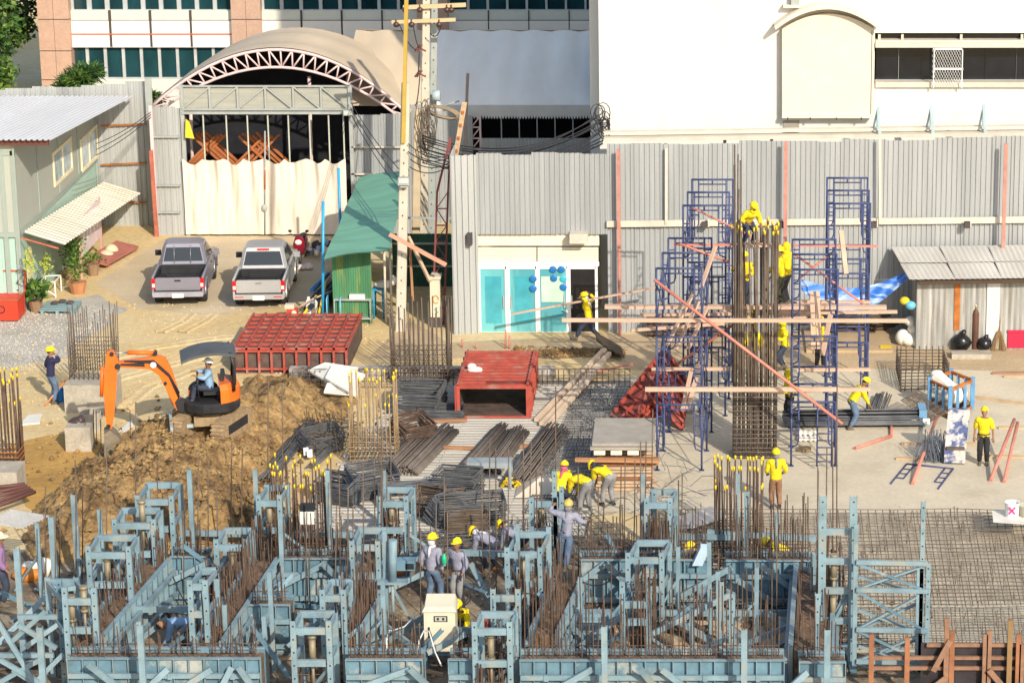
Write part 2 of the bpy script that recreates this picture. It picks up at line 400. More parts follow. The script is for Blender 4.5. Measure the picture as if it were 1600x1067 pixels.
# ribbon window
fr = MB(); rect(fr, 1368, 2100, 63.5, 68, Y-.05, .5)
for k in (1374, 1410, 1502, 1597, 1690): rect(fr, k-2, k+2, 54, 64, Y+.1, .1)
fr.mi = 1; rect(fr, 1368, 2100, 68.5, 75, Y-.25, .3); rect(fr, 1368, 2100, 129, 137, Y-.12, .5)
fr.mi = 2
for k in (1404, 1540, 1588, 1640): rect(fr, k-.7, k+.7, 76, 128, Y+.35, .06)
fr.mi = 2; rect(fr, 1368, 2100, 125, 128, Y+.3, .1)
fo = fr.build('window', [M_RAIL, M_RAIL, M_STEELG], wb)
gl = MB(); rect(gl, 1368, 2100, 53, 129, Y+.42, .03); gl.build('pane', mat('black window glass', (.006,.008,.014), .08, var=.6, scale=1.5, spec=.6), fo)
gr = MB(); 
for a, b, c, d in ((1458,1460.5,76,138),(1502,1505,76,138),(1458,1505,76,78.5),(1458,1505,107,109.5)): rect(gr, a, b, c, d, Y-.33, .05)
xa, xb = V(1459,0,Y-.3).x, V(1504,0,Y-.3).x; za, zb = V(0,136,Y-.3).z, V(0,77,Y-.3).z
for i in range(-12, 24):
    for sg in (1, -1):
        pts = []
        for t in (0, 1):
            zz = za+(zb-za)*t; xx = xa+.085*i+(zz-za)*.5*sg if sg > 0 else xa+.085*(i+12)-(zz-za)*.5
            pts.append(Vector((xx, Y-.3, zz)))
        p, q = pts; d = q-p
        if abs(d.x) < 1e-6: continue
        t0 = max(0, min((xa-p.x)/d.x, (xb-p.x)/d.x)); t1 = min(1, max((xa-p.x)/d.x, (xb-p.x)/d.x))
        if t1 > t0: gr.tube(p+d*t0, p+d*t1, .005, 3)
gr.build('grille', M_ALU, wb)
# arched bay
bay = MB(); Yb = Y-.35
A0, A1 = V(1222,188,Yb), V(1366,40,Yb)
def archpts(xa, xb, ys, rise, Yp, n=18):
    out = []
    for i in range(n+1):
        t = i/n; px = xa+(xb-xa)*t; py = ys-rise*(1-(2*t-1)**2)
        out.append(V(px, py, Yp))
    return out
pts = [V(1222,180,Yb)]+archpts(1222,1366,46,24,Yb)+[V(1366,180,Yb)]
bay.prism(pts[::-1], (0,.34,0)); bay.mi = 1
rect(bay, 1222, 1364, 180, 185, Yb-.08, .42)
bay.mi = 2
for k in (1230,1265,1306,1345): rect(bay, k, k+2, 184, 188, Yb-.1, .05)
for a, b, c, d in ((1222.6,1223.6,50,180),(1361,1362,48,180)): rect(bay, a, b, c, d, Yb-.004, .02)
bo = bay.build('bay', [mat('ivory panel', (.62,.57,.48), .8, var=.05), M_CREAM, M_JOINT], wb)
hd = MB(); o = archpts(1210,1376,42,34,Yb-.4); i_ = archpts(1212,1374,47,32,Yb-.4)
hd.prism((o+i_[::-1])[::-1], (0,.74,0)); hd.build('hood', M_CREAM, bo)
mb = MB(); rect(mb, 1224, 1249, 189, 207, Y-.05, .06); mb.build('vent', mat('vent grey', (.30,.28,.24), .8), wb)
mb = MB(); rect(mb, 1236, 1250, -40, 12, Y-.3, .3); mb.mi = 1; rect(mb, 1224, 1250, 9, 13, Y-.34, .34); mb.build('downpipe_box', [M_STEELG, M_CREAM], wb)
# eave ledge and triangular struts over the fence
mb = MB(); Yl = 89.2
p = V(944,217,Yl); q = V(2100,200,Yl)
mb.bar(p, q, .5, .10); mb.bar(p+Vector((0,.2,.16)), q+Vector((0,.2,.16)), .3, .08); mb.build('gutter', M_RAIL, wb)
for k, y in ((1132,238),(1040,243),(1205,236)):
    mb = MB(); rect(mb, k-2, k+3, y-18, y, Yl-.1, .08); rect(mb, k-1, k+9, y-3, y+2, Yl-.12, .12); mb.build('bracket', M_JOINT, wb)
for k in (1372,1455,1537):
    mb = MB(); Yt = 89
    a = V(k, 168-(k-1372)*.02, Yt); 
    mb.bar(a, V(k+3, 212, Yt), .10, .06); mb.bar(a, V(k-9, 207, Yt+.4), .05, .05); mb.bar(a+Vector((0,.05,0)), V(k-1,206,Yt+.5), .09, .05)
    mb.build('strut', mat('pale blue steel', (.36,.47,.52), .6), wb)

# ---- vaulted tarpaulin tent with its arch truss
Ya = 103
tt = thing('vaulted_tent', (V(440,0,Ya).x, Ya+3, 0), 'beige tarpaulin vaulted tent with white arch truss behind the gate', 'tent')
def arch(px0, py0, px1, py1, rise, t, Yp):
    x = px0+(px1-px0)*t; y = py0+(py1-py0)*t-rise*(1-abs(2*t-1)**2.0)
    return V(x, y, Yp)
N = 22
outer = [arch(236,168,640,182,97,i/N,Ya) for i in range(N+1)]
inner = [arch(252,172,628,187,74,i/N,Ya) for i in range(N+1)]
mb = MB(); mb.path(outer, .06, 6); mb.path(inner, .055, 6)
for i in range(N):
    mb.tube(inner[i], outer[i], .035, 5)
    mb.tube(inner[i], outer[i+1], .035, 5) if i >= N//2 else mb.tube(outer[i], inner[i+1], .035, 5)
mb.build('arch_truss', M_PINKST, tt)
rid = V(440, 47, 109.0)
rings = []
for k in range(9):
    t = k/8; row = []
    for i in range(N+1):
        p = outer[i]; row.append(Vector((p.x+.2*t, Ya+.02+4.6*t, p.z+.08+.05*math.sin(t*math.pi*4))))
    rings.append(row)
rows_end = rings[-1]
mb = MB(); mb.loft(rings, caps=False, smooth=True, closed=False); mb.build('front_canopy', M_TARP, tt)
mb = MB(); mb.poly([p+Vector((0,-.05,-.05)) for p in rows_end]+[Vector((rows_end[-1].x,rows_end[-1].y,0)),Vector((rows_end[0].x,rows_end[0].y,0))]); mb.build('dark_arch_fill', M_DARK, tt)  # near-black sheet added to keep the inside of the vault dark
# cross vault
zr = V(0,47,109).z; ze = V(0,166,104.2).z
xa, xb = V(556,47,109).x, V(929,47,109).x
nx = 60; prof = []
for k in range(15):
    t = k/14
    prof.append((104.2+4.8*math.sin(t*math.pi/2)**1.2*1.0, ze+(zr-ze)*(1-(1-t)**1.9)))
rings = []
for i in range(nx+1):
    s_ = i/nx; x = xa+(xb-xa)*s_; ph = (s_*8.0) % 1
    sag = .10*(1-abs(2*ph-1)**.55)
    rings.append([Vector((x, yy+sag*.8, zz-sag*(k/14))) for k, (yy, zz) in enumerate(prof)])
mb = MB(); mb.mi = 1; mb.loft(rings[:20], caps=False, smooth=True, closed=False); mb.mi = 0; mb.loft(rings[19:], caps=False, smooth=True, closed=False)  # left strip coloured beige to imitate the sunlit part of the canopy
mb.poly([(xa,109,zr),(xb,109,zr),(xb,113.5,ze),(xa,113.5,ze)])
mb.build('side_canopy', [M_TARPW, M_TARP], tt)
val = MB(); zv = V(0,181,104.15).z; n = 62; xl = V(640,0,104.15).x; top = []; 
for i in range(n):
    a = xl+(xb-xl)*i/n; b = xl+(xb-xl)*(i+1)/n; pts = [(b,104.15,ze+.05),(a,104.15,ze+.05)]
    for j in range(5):
        t = j/4; pts.append((a+(b-a)*t, 104.15-.03*math.sin(i*.7), zv-.13*math.sin(math.pi*t)))
    val.poly(pts[::-1])
val.build('valance', mat('grey white valance', (.56,.55,.53), .8, var=.06), tt)
mb = MB(); mb.bb(xa+2, xb, 113.4, 113.5, 0, ze); mb.bb(xb, xb+.1, 104.3, 113.4, 0, zr); mb.build('dark_backdrop', M_DARK, tt)  # black sheets added behind the tent so its interior reads as unlit
lc = MB()
for px in (736,750): lc.bar(V(px,182,103.9)*Vector((1,1,0)), V(px,182,103.9), .07, .07)
a, b = V(736,182,103.9), V(750,182,103.9)
for k in range(12):
    z0 = a.z-k*.42; lc.bar((a.x,103.9,z0), (b.x,103.9,z0), .05, .05); lc.bar((a.x,103.9,z0-.42), (b.x,103.9,z0), .045, .045)
lc.build('lattice_column', M_PINKST, tt)
for px in (783,811,839,867,895):
    mb = MB(); mb.tube(V(px,180,104.3)*Vector((1,1,0)), V(px,180,104.3), .025, 5); mb.build('post', M_STEELG, tt)
for px in (296, 483): 
    mb = MB(); mb.tube(V(px,180,104.6)*Vector((1,1,0)), V(px,120,104.6), .07, 6); mb.build('post', M_PINKST, tt)
wl = MB(); p = V(752,216,103.5); q = V(930,240,103.5); wl.sheet((p.x,103.5,0), (q.x-p.x,0,0), (0,0,p.z), 30, .03)
one(wl, 'corrugated_fence', M_ZINC, 'low grey sheet fence under the scalloped tent valance', 'fence')

# ---- gate with truss lintel and canvas curtain
Yg = 101.6
gt = thing('site_gate', (V(415,0,Yg).x, Yg, 0), 'site gate with grey truss lintel and bare vertical tubes', 'gate')
for px in (283, 546.5): mb = MB(); mb.bar(V(px,133,Yg)*Vector((1,1,0)), V(px,133,Yg), .14, .14); mb.build('post', M_STEELG, gt)
ln = MB(); rect(ln, 284, 545, 134, 136.5, Yg-.1, .08); rect(ln, 284, 545, 170, 173, Yg-.1, .08); rect(ln, 284, 545, 175, 179, Yg-.12, .14)
for i in range(7):
    a = 284+261*i/6; rect(ln, a-.8, a+.8, 136, 171, Yg-.09, .05)
    if i < 6:
        b = 284+261*(i+1)/6
        ln.bar(V(a, 171, Yg-.08), V(b, 136, Yg-.08), .05, .05) if i < 3 else ln.bar(V(a, 136, Yg-.08), V(b, 171, Yg-.08), .05, .05)
lo = ln.build('lintel', M_STEELG, gt)
cl = MB(); rect(cl, 284, 545, 137, 176, Yg, .03); cl.build('mesh_cladding', mat('grey shade mesh', (.33,.33,.29), .9, var=.12, scale=3, streak=(.3,1,3)), lo)
for px in (317,353,386,418,450,483,513,536):
    mb = MB(); mb.tube(V(px,180,Yg)*Vector((1,1,0)), V(px,180,Yg), .032, 5); mb.build('tube', mat('olive galvanised tube', (.42,.43,.36), .5), gt)
cu = MB(); nx, nz = 150, 10; rows = []
xa, xb = V(285,250,Yg-.12).x, V(540,250,Yg-.12).x; zb = V(0,366,Yg-.12).z
for j in range(nz+1):
    row = []
    for i in range(nx+1):
        t = i/nx; ph = (t*8) % 1; zt = V(0,247,Yg).z-(.15+.09*math.sin(t*23))*math.sin(math.pi*ph)**.9
        z = zb+(zt-zb)*j/nz
        f = .05*math.sin(t*8*2*math.pi)+.03*math.sin(t*61+j*.35)+.02*math.sin(t*143+2*math.sin(j*.6))
        row.append(Vector((xa+(xb-xa)*t, Yg-.14+f*(.5+.8*j/nz), z)))
    rows.append(row)
cu.loft(rows, caps=False, smooth=True, closed=False)
one(cu, 'canvas_curtain', M_CLOTH, 'cream canvas curtain with scalloped top hung across the gate', 'curtain')
mb = MB(); mb.tube(V(414,205,Yg-.2), V(414,366,Yg-.2), .03, 5); mb.mi = 1; mb.tube(V(414,266,Yg-.21), V(414,296,Yg-.21), .034, 5)
mb.mi = 0; mb.ell(V(413,325,Yg-.23), (.12,.06,.14)); one(mb, 'gate_bar', [M_STEELG, M_REDST], 'upright latch bar with red sleeve in the middle of the curtain', 'gate bar')
# sheets beside the gate
def fence_sheet(name, m, px0, px1, ytop0, ytop1, Y0, Y1, pitch, label, wave=.035, zb=0., rails=(), railm=None):
    a = V(px0, ytop0, Y0); b = V(px1, ytop1, Y1)
    t = thing(name, ((a.x+b.x)/2, (Y0+Y1)/2, 0), label, 'fence')
    n = max(3, int((b-a).length/pitch)); s = MB(); k0 = 0
    d = Vector((b.x-a.x, b.y-a.y, 0))
    i = 0
    while i < n:
        w_ = min(rnd.choice((4,5,6)), n-i); t0, t1 = i/n, (i+w_)/n
        z = lerp(a.z, b.z, (t0+t1)/2)+rnd.uniform(-.05,.05)
        off = Vector((0, rnd.uniform(-.03,.03), 0))
        s.sheet(Vector((a.x,a.y,zb))+d*t0+off, d*(t1-t0+.002), (0,0,z-zb), w_, wave); i += w_
    s.build('sheet', m, t)
    for (ra, rb, yy0, yy1, hh) in rails:
        r = MB(); p = V(ra, yy0, lerp(Y0,Y1,(ra-px0)/(px1-px0))-.12); q = V(rb, yy1, lerp(Y0,Y1,(rb-px0)/(px1-px0))-.12)
        r.bar(p, q, .1, hh); r.build('rail', railm or M_RAIL, t)
    return t
fence_sheet('corrugated_fence', M_ZINCL, -60, 229, 145, 127, 103.2, 103.2, .2, 'tall pale corrugated sheet fence behind the grey site office', rails=((158,229,197,194,.05),(158,229,258,255,.05),(158,229,318,316,.05)), railm=M_RUST)
fence_sheet('corrugated_fence', M_ZINC, 628, 738, 158, 182, 103.6, 103.7, .2, 'shaded grey sheet wall between the utility poles and lattice column')
t = fence_sheet('gate_leaf', M_ZINCL, 237, 282, 168, 168, 101.7, 101.7, .2, 'corrugated gate leaf in grey tube frame left of the curtain', rails=((237,282,290,290,.06),(237,282,332,332,.06),(239,280,214,214,.06)), railm=M_STEELG)
t['category'] = 'gate'
fence_sheet('corrugated_fence', M_ZINC, 549, 640, 180, 180, 101.7, 101.7, .2, 'grey corrugated sheets right of the gate behind the green roof', rails=((549,640,230,230,.05),(549,640,272,272,.06)))
mb = MB(); mb.bar(V(235,165,101.5)*Vector((1,1,0)), V(235,165,101.5), .12, .12); mb.mi = 1; mb.bar(V(236,200,101.4)*Vector((1,1,0)), V(236,235,101.4), .13, .13)
one(mb, 'gate_post', [M_PINKST, M_REDST], 'pink and rusty gate post left of the corrugated gate leaf', 'post')
mb = MB(); mb.bar(V(231,125,102.9)*Vector((1,1,0)), V(231,122,102.9), .25, .06); one(mb, 'fence_post', M_STEELG, 'grey post at the end of the pale sheet fence', 'post')

# ---- fence in the middle and right
YF = 88.0
pan = fence_sheet('sheet_hoarding', M_ZINC, 744, 948, 241, 239, YF, YF, .155, 'grey corrugated hoarding panel above the glass shopfront', wave=.036, zb=V(0,366,YF).z)
fence_sheet('sheet_hoarding', M_ZINC, 948, 2100, 226, 205, YF, YF+.4, .155, 'long grey corrugated hoarding with cream rail below the white building', wave=.036, rails=((948,2100,350,338,.20),))
mb = MB(); p = V(705,243,YF-.2); q = V(744,243,YF-.05); mb.sheet((p.x,YF-.25,0), (q.x-p.x,.2,0), (0,0,p.z), 4, .06)
mb.sheet((p.x,YF+1.8,0), (0,-2.05,0), (0,0,p.z), 8, .05)
one(mb, 'sheet_hoarding', M_ZINCL, 'narrow dented silver sheet corner left of the glass shopfront', 'fence')
for px, yt in ((966,234),(1228,222),(1572,225)):
    mb = MB(); Yp = YF-.35 if px < 1300 else YF-.3; mb.bar(V(px,yt,Yp)*Vector((1,1,0)), V(px,yt,Yp), .11, .09)
    one(mb, 'red_post', M_SALMON, {966:'red steel post on the hoarding just right of the shopfront',1228:'red steel post on the hoarding behind the tall rebar column',1572:'red steel post above the tin shed roof'}[px], 'post', 'red hoarding posts')
for px, yt in ((1041,232),(1375,217)):
    mb = MB(); mb.bar(V(px,350,YF-.15), V(px,yt,YF-.15), .08, .06); one(mb, 'hoarding_post', M_RAIL, {1041:'thin cream post on the hoarding behind the left scaffold',1375:'thin cream post on the hoarding right of the right scaffold'}[px], 'post', 'cream hoarding posts')
for px in (1102,1221,1366,1512):
    mb = MB(); rect(mb, px-5, px+4, 348, 357, YF-.3, .2); mb.mi = 1; rect(mb, px+4, px+6, 342, 355, YF-.32, .1)
    one(mb, 'rail_bracket', [M_JOINT, M_RAIL], {1102:'black bracket under the cream rail by the left scaffold',1221:'black bracket under the rail beside the red post',1366:'black bracket under the rail by the right scaffold',1512:'black bracket under the rail above the tin shed'}[px], 'bracket', 'rail brackets')

# ---- glass shopfront
sf = thing('glass_shopfront', (V(840,0,YF).x, YF, 0), 'cream shopfront with roller shutters and four aqua glass door panels', 'shopfront')
mb = MB(); rect(mb, 722, 745, 366, 528, YF+.02, .3); rect(mb, 745, 936, 366, 384, YF+.1, .2); mb.bb(V(722,0,YF).x, V(936,0,YF).x, YF+.6, YF+5, V(0,366,YF).z, V(0,360,YF).z); mb.build('surround', M_CREAM, sf)
for a, b in ((746,838),(840,935)):
    mb = MB()
    for k in range(7):
        y = 387+k*4.2 - (4 if a > 800 and k < 0 else 0); rect(mb, a, b, y, y+3.7, YF+.12+.02*(k % 2), .06)
    mb.build('shutter', M_CREAM, sf)
mb = MB(); rect(mb, 890, 918, 366, 381, YF-.45, .5); mb.build('bracket_beam', M_RAIL, sf); mb = MB(); rect(mb, 730, 737, 366, 384, YF-.4, .4); mb.build('lamp', M_JOINT, sf)
XS = (747,793,840,888,933)
M_DOORDK = mat('dark open doorway', (.02,.018,.02), .3, var=.3)
for i in range(4):
    a, b = XS[i], XS[i+1]
    fr = MB(); 
    for q in ((a,a+3,416,523),(b-2.5,b+.5,416,523),(a+3,b-2.5,416,420.5),(a+3,b-2.5,518.5,523)): rect(fr, *q, YF+.05+.012*(i % 2), .06)
    fo = fr.build('door', M_ALU, sf)
    gl = MB(); rect(gl, a+3, b-2.5, 420.5, 518.5, YF+.08+.012*(i % 2), .01)
    gl.build('pane', M_DOORDK if i == 3 else M_AQUA, fo)
    s_ = MB(); rect(s_, b-7 if i % 2 == 0 else a+4.5, b-5.5 if i % 2 == 0 else a+6, 462, 482, YF+.02, .03); s_.build('handle', M_STEELG, fo)
    if i < 2: s_ = MB(); rect(s_, a+12, b-10, 432, 505, YF+.076+.012*(i % 2), .003); s_.build('painted_reflection', mat('deep aqua painted reflection', (.06,.34,.41), .15, var=.15, spec=.7), fo)  # darker aqua rectangle painted on the glass as a reflection
mb = MB(); rect(mb, 746, 936, 410, 416, YF+.05, .1); mb.build('head_frame', M_ALU, sf); mb = MB(); rect(mb, 746, 936, 523, 526, YF+.0, .16); mb.build('sill', M_ALU, sf)
po = MB(); rect(po, 846, 880, 432, 472, YF+.055, .005); po.build('poster', mat('pale poster', (.45,.62,.50), .5), sf)
pl = MB()
for a, b, z in ((756,762,-.04),(766,772,.03),(758,768,0)): pl.ell(V(a+3,512,YF-.05)+Vector((z,0,0)), (.12,.05,.22))
pl.build('reflection_plant', M_JOINT, sf) if False else None
BLUE = mat('blue ball', (.02,.16,.42), .3, var=.1); CY = mat('cyan ball', (.05,.38,.5), .3)
for k, (px, py, m) in enumerate(((864,421,BLUE),(877,421,BLUE),(865,435,BLUE),(880,436,CY),(833,436,BLUE),(833,451,BLUE),(880,449,BLUE))):
    mb = MB(); mb.ell(V(px,py,YF+.04), (.12,.025,.12), 14, 8)
    one(mb, 'paper_lantern', m, ['dark blue round lantern at top left on the glass door','dark blue round lantern in the top right of the glass door','larger blue round lantern in the middle of the glass door','cyan round lantern on the glass door','blue round lantern at the upper edge of the second door','blue round lantern lowest on the second door edge','blue round lantern lowest on the third door'][k], 'lantern', 'round lanterns on the glass doors')

# ---- tin shed on the right
Ys = 86.0
ts = thing('tin_shed', (V(1520,0,Ys).x, Ys+1, 0), 'low tin shed with weathered sloping roof and rusty strip', 'shed')
a, b = V(1433,440,Ys), V(2000,436,Ys); mb = MB(); mb.sheet((a.x,Ys,0), (b.x-a.x,0,0), (0,0,a.z), 66, .02, prof='sine'); mb.sheet((a.x,YF,0), (0,Ys-YF,0), (0,0,a.z), 20, .02, prof='sine'); mb.build('wall', mat('shadow toned stained zinc', (.34,.34,.33), .55, metal=.1, var=.3, scale=2.2, streak=(3,3,.2), fine=.1, col2=(.22,.20,.17), mix=(.5,.66)), ts)  # wall colour darkened to stand for cast shadows; streaks are stains
mb = MB(); rect(mb, 1490, 1501, 440, 516, Ys-.035, .03); mb.build('rust_strip', M_RUST, ts)
mb = MB(); rect(mb, 1540, 1563, 443, 545, Ys-.05, .04); mb.build('door', mat('bleached sheet', (.55,.56,.56), .5, var=.2, scale=3, streak=(4,4,.4)), ts)
e0, e1 = V(1421,438,Ys-.45), V(2000,428,Ys-.45); r0, r1 = V(1392,387,YF-.1), V(2000,378,YF-.1)
mb = MB()
for t0, t1, s0, s1, off in ((0,.5,0,1,0),(.49,1,0,1,.02)):
    for k in range(8):
        u0, u1 = k/8, (k+1)/8
        p = e0.lerp(e1,u0).lerp(r0.lerp(r1,u0), t0)+Vector((0,0,off+rnd.uniform(0,.015))); q = e0.lerp(e1,u1).lerp(r0.lerp(r1,u1), t0)+Vector((0,0,off)); p2 = e0.lerp(e1,u0).lerp(r0.lerp(r1,u0), t1)+Vector((0,0,off))
        mb.sheet(p, q-p, p2-p, 9, .02, prof='sine')
mb.build('roof', M_ZROOF, ts)
mb = MB(); mb.bar(e0+Vector((.3,.1,-.1)), e1+Vector((0,.1,-.1)), .1, .12); mb.build('fascia', mat('dark timber', (.07,.045,.03), .9), ts)

# ---- two storey site office on the left
P0 = G(38,491); OX, OY = P0.x, P0.y; OB = 102.6
so = thing('site_office', (OX-3, (OY+OB)/2, 0), 'two storey grey green prefab site office with sheet awning', 'building')
zt = V(33,236,OY).z; zm = V(36,366,OY).z
c = (V(78,220,OY-.5), V(208,151,OB+.1)); mb = MB(); z0_, z1_ = c[0].z-.06, c[1].z-.06; mb.hexa([(OX-9,OY,zm),(OX,OY,zm),(OX,OB,zm),(OX-9,OB,zm),(OX-9,OY,z0_),(OX,OY,z0_),(OX,OB,z1_),(OX-9,OB,z1_)]); mb.mi = 1; mb.bb(OX-9, OX-.05, OY+.06, OB, 0, zm); mb.mi = 2; mb.bb(OX-9, OX-.62, OY+.01, OY+.07, .0, zm-.12)
mb.build('wall', [M_OFFICE, M_TEAL, M_TEAL], so)
mb = MB()
for k in range(5):
    y = lerp(OY, OB, k/4); mb.bb(OX-.04, OX+.03, y-.05, y+.05, 0 if k in (0,4) else zm, lerp(z0_,z1_,k/4)-.05)
mb.bb(OX-.05, OX+.04, OY-.03, OB, zm-.1, zm+.06); mb.bb(OX-9, OX+.04, OY-.04, OY, zm-.1, zm+.06); mb.bb(OX-9, OX+.035, OY-.035, OY+.06, zt-.15, zt)
mb.bb(OX-.5, OX-.35, OY-.03, OY, 0, zt); mb.bb(OX-.12, OX+.035, OY-.035, OY+.0, 0, zt)
mb.build('trim', M_OFFTRIM, so)
c = (V(78,220,OY-.5), V(208,151,OB+.1)); d = Vector((-11, 0, 0))
mb = MB(); o = c[0]+Vector((0,0,.03)); mb.sheet(c[0]+d, -d+Vector((0,0,0)), c[1]-c[0], 60, .04, prof='trap')
mb.build('roof', mat('pale grey roof sheet', (.66,.66,.68), .5, metal=.0, var=.08, scale=.6, streak=(1,.2,1)), so)
mb = MB(); mb.bb(c[0].x-11, c[0].x-.1, OY-.3, OY-.2, c[0].z-.2, c[0].z-.03); mb.build('fascia', mat('dark red timber', (.12,.04,.03), .8), so)
for a, b, cc, dd in ((83,111,225,280),(126,151,208,256)):
    p = XW(a, (cc+dd)/2+6, OX); q = XW(b, (cc+dd)/2-6, OX); zc = XW((a+b)/2, (cc+dd)/2, OX).z; h = .55
    fr = MB(); x = OX+.05
    for yy in (p.y, (p.y+q.y)/2, q.y): fr.bb(OX, x, yy-.05, yy+.05, zc-h, zc+h)
    fr.bb(OX+.001, x+.003, p.y-.07, q.y+.07, zc+h-.05, zc+h+.06); fr.bb(OX+.001, x+.003, p.y-.07, q.y+.07, zc-h-.06, zc-h+.05)
    fo = fr.build('window', mat('cream frame', (.78,.68,.45), .5), so)
    gl = MB(); gl.bb(OX, OX+.02, p.y, q.y, zc-h, zc+h); gl.build('pane', mat('pale window', (.42,.50,.56), .2, var=.35, scale=2.5), fo)
a0, a1 = XW(35,363,OX), XW(152,290,OX); b0 = V(101,383,a0.y-.1); b1 = V(220,303,a1.y)
mb = MB(); mb.sheet(b0, b1-b0, a0-b0, 30, .045, prof='trap'); mb.build('awning', mat('cream awning sheet', (.55,.51,.43), .6, var=.2, scale=1.6, streak=(.3,2.5,1)), so)
mb = MB(); p = XW(72,425,OX); mb.bb(OX, OX+.02, OY+.7, OY+1.5, .02, 2.0); mb.build('door', mat('cream door', (.62,.58,.40), .6), so)
mb = MB(); mb.bb(OX, OX+.25, OY+4.0, OY+4.7, 1.5, 2.0); mb.build('air_conditioner', M_JOINT, so)
mb = MB()
for yy in (OY+.1, OY+3.5, OY+7):
    mb = MB(); za_ = lerp(a0.z,a1.z,(yy-a0.y)/(a1.y-a0.y)); zb_ = lerp(b0.z,b1.z,(yy-a0.y)/(a1.y-a0.y)); mb.bar((OX,yy,za_-.12), (lerp(OX,b0.x,.9),yy,lerp(za_,zb_,.9)-.12), .05, .05); mb.build('awning_bracket', M_REDST, so)

# ---- green shed
gs = thing('green_shed', (V(556,0,86).x, 88.5, 0), 'green sheet shed with sloping green roof beside the concrete pole', 'shed')
zf = 2.55; f0, f1 = G(506,405,zf), G(609,388,zf+.25); k0 = V(560,279,98); k1 = V(640,262,98)
mb = MB(); n = 24; nv = 10
rows = [[f0.lerp(f1,i/n).lerp(k0.lerp(k1,i/n),j/nv)+Vector((0,0,.05*math.sin(j*1.3+i*.2))) for i in range(n+1)] for j in range(nv+1)]
mb.loft(rows, caps=False, closed=False, smooth=True); mb.loft([[p-Vector((0,0,.03)) for p in r] for r in rows], caps=False, closed=False, smooth=True); mb.build('roof', M_GREENRF, gs)
w0, w1 = G(523,505), G(585,500); Yw = w0.y
mb = MB(); mb.sheet((w0.x,Yw,0), (w1.x-w0.x,0,0), (0,0,2.45), 16, .03); mb.sheet((w0.x,Yw+7.5,0), (0,-7.5,0), (0,0,2.6), 60, .03); mb.build('wall', M_GREENSH, gs)
mb = MB()
for px, yy in ((588,Yw),(597,Yw+.2),(611,Yw+2)):
    mb = MB(); mb.tube((V(px,0,yy).x,yy,0), (V(px,0,yy).x,yy,2.6), .045, 6); mb.build('post', M_RAIL, gs)
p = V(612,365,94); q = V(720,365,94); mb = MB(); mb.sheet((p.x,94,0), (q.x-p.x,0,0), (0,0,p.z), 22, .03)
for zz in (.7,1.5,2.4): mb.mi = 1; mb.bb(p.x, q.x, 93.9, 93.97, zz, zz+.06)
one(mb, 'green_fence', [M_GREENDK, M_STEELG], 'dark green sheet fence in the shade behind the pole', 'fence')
# ------------------------------------------------------------------ trees behind
def tree(name, base, h, rad, n, label, cat='tree', group=None, leaf=.22, trunk=.2, flat=1., low=.25, palm=False):
    t = thing(name, base, label, cat, group); b = Vector(base)
    mb = MB(); mb.path([b, b+Vector((.1,.05,h*.35)), b+Vector((-.05,.1,h*.75))], [trunk, trunk*.7, trunk*.3], 7)
    cl = []
    for i in range(max(6, int(n/160))):
        a = rnd.uniform(0, 2*math.pi); r = rad*math.sqrt(rnd.random())*.85; z = h*rnd.uniform(low, .95)
        k = math.sqrt(max(.05, 1-((z/h-.55)/.55)**2)); c = b+Vector((r*k*math.cos(a), r*k*math.sin(a)*flat, z)); cl.append((c, rad*rnd.uniform(.22,.4)))
        mb.path([b+Vector((0,0,z*.5)), vl(b+Vector((0,0,z*.7)), c, .5), c], [trunk*.3, trunk*.18, .02], 4)
    mb.build('trunk', M_TRUNK, t)
    lv = MB(); per = int(n/len(cl))
    for c, cr in cl:
        base_m = rnd.choice((0,0,1,1,2))
        for i in range(per):
            d = Vector((rnd.gauss(0,1), rnd.gauss(0,1), rnd.gauss(0,.8))).normalized()*cr*rnd.uniform(.45,1.1); p = c+d
            u = Vector((rnd.gauss(0,1), rnd.gauss(0,1), rnd.gauss(0,.6))).normalized(); w_ = u.cross(Vector((rnd.gauss(0,1),rnd.gauss(0,1),rnd.gauss(0,1)))).normalized()
            l = leaf*rnd.uniform(.6,1.3); lv.mi = min(2, max(0, base_m+rnd.choice((-1,0,0,0,1))))
            if palm: u = (d.normalized()+Vector((0,0,.2))).normalized(); w_ = u.cross(Vector((0,0,1))).normalized(); lv.poly([p, p+u*l+w_*.05, p+u*l*2.2-Vector((0,0,l*.5)), p+u*l-w_*.05])
            else: lv.poly([p-u*l*.5, p+w_*l*.28, p+u*l*.5, p-w_*l*.28])
    lv.build('crown', LEAFS, t); return t
a = V(-5, 60, 118); tree('tree', (a.x-1.5, 118, 0), 9.6, 2.5, 8200, 'tall dark leafy tree left of the pink granite column', leaf=.3)
a = V(48, 60, 121.5); tree('tree', (a.x-1.9, 124.5, 0), 11.2, 2.0, 5200, 'dark shaded tree close against the office building corner', leaf=.3)
a = V(123, 120, 106); tree('bush', (a.x, 106, 0), V(0,97,106).z, 1.0, 1500, 'bright green bush rising over the pale sheet fence', 'bush', leaf=.17, palm=True, low=.7, trunk=.1)
a = V(243, 150, 106); tree('bush', (a.x, 106, 0), V(0,135,106).z, .45, 420, 'small green bush between fence post and tent arch', 'bush', leaf=.16, palm=True, low=.75, trunk=.06)

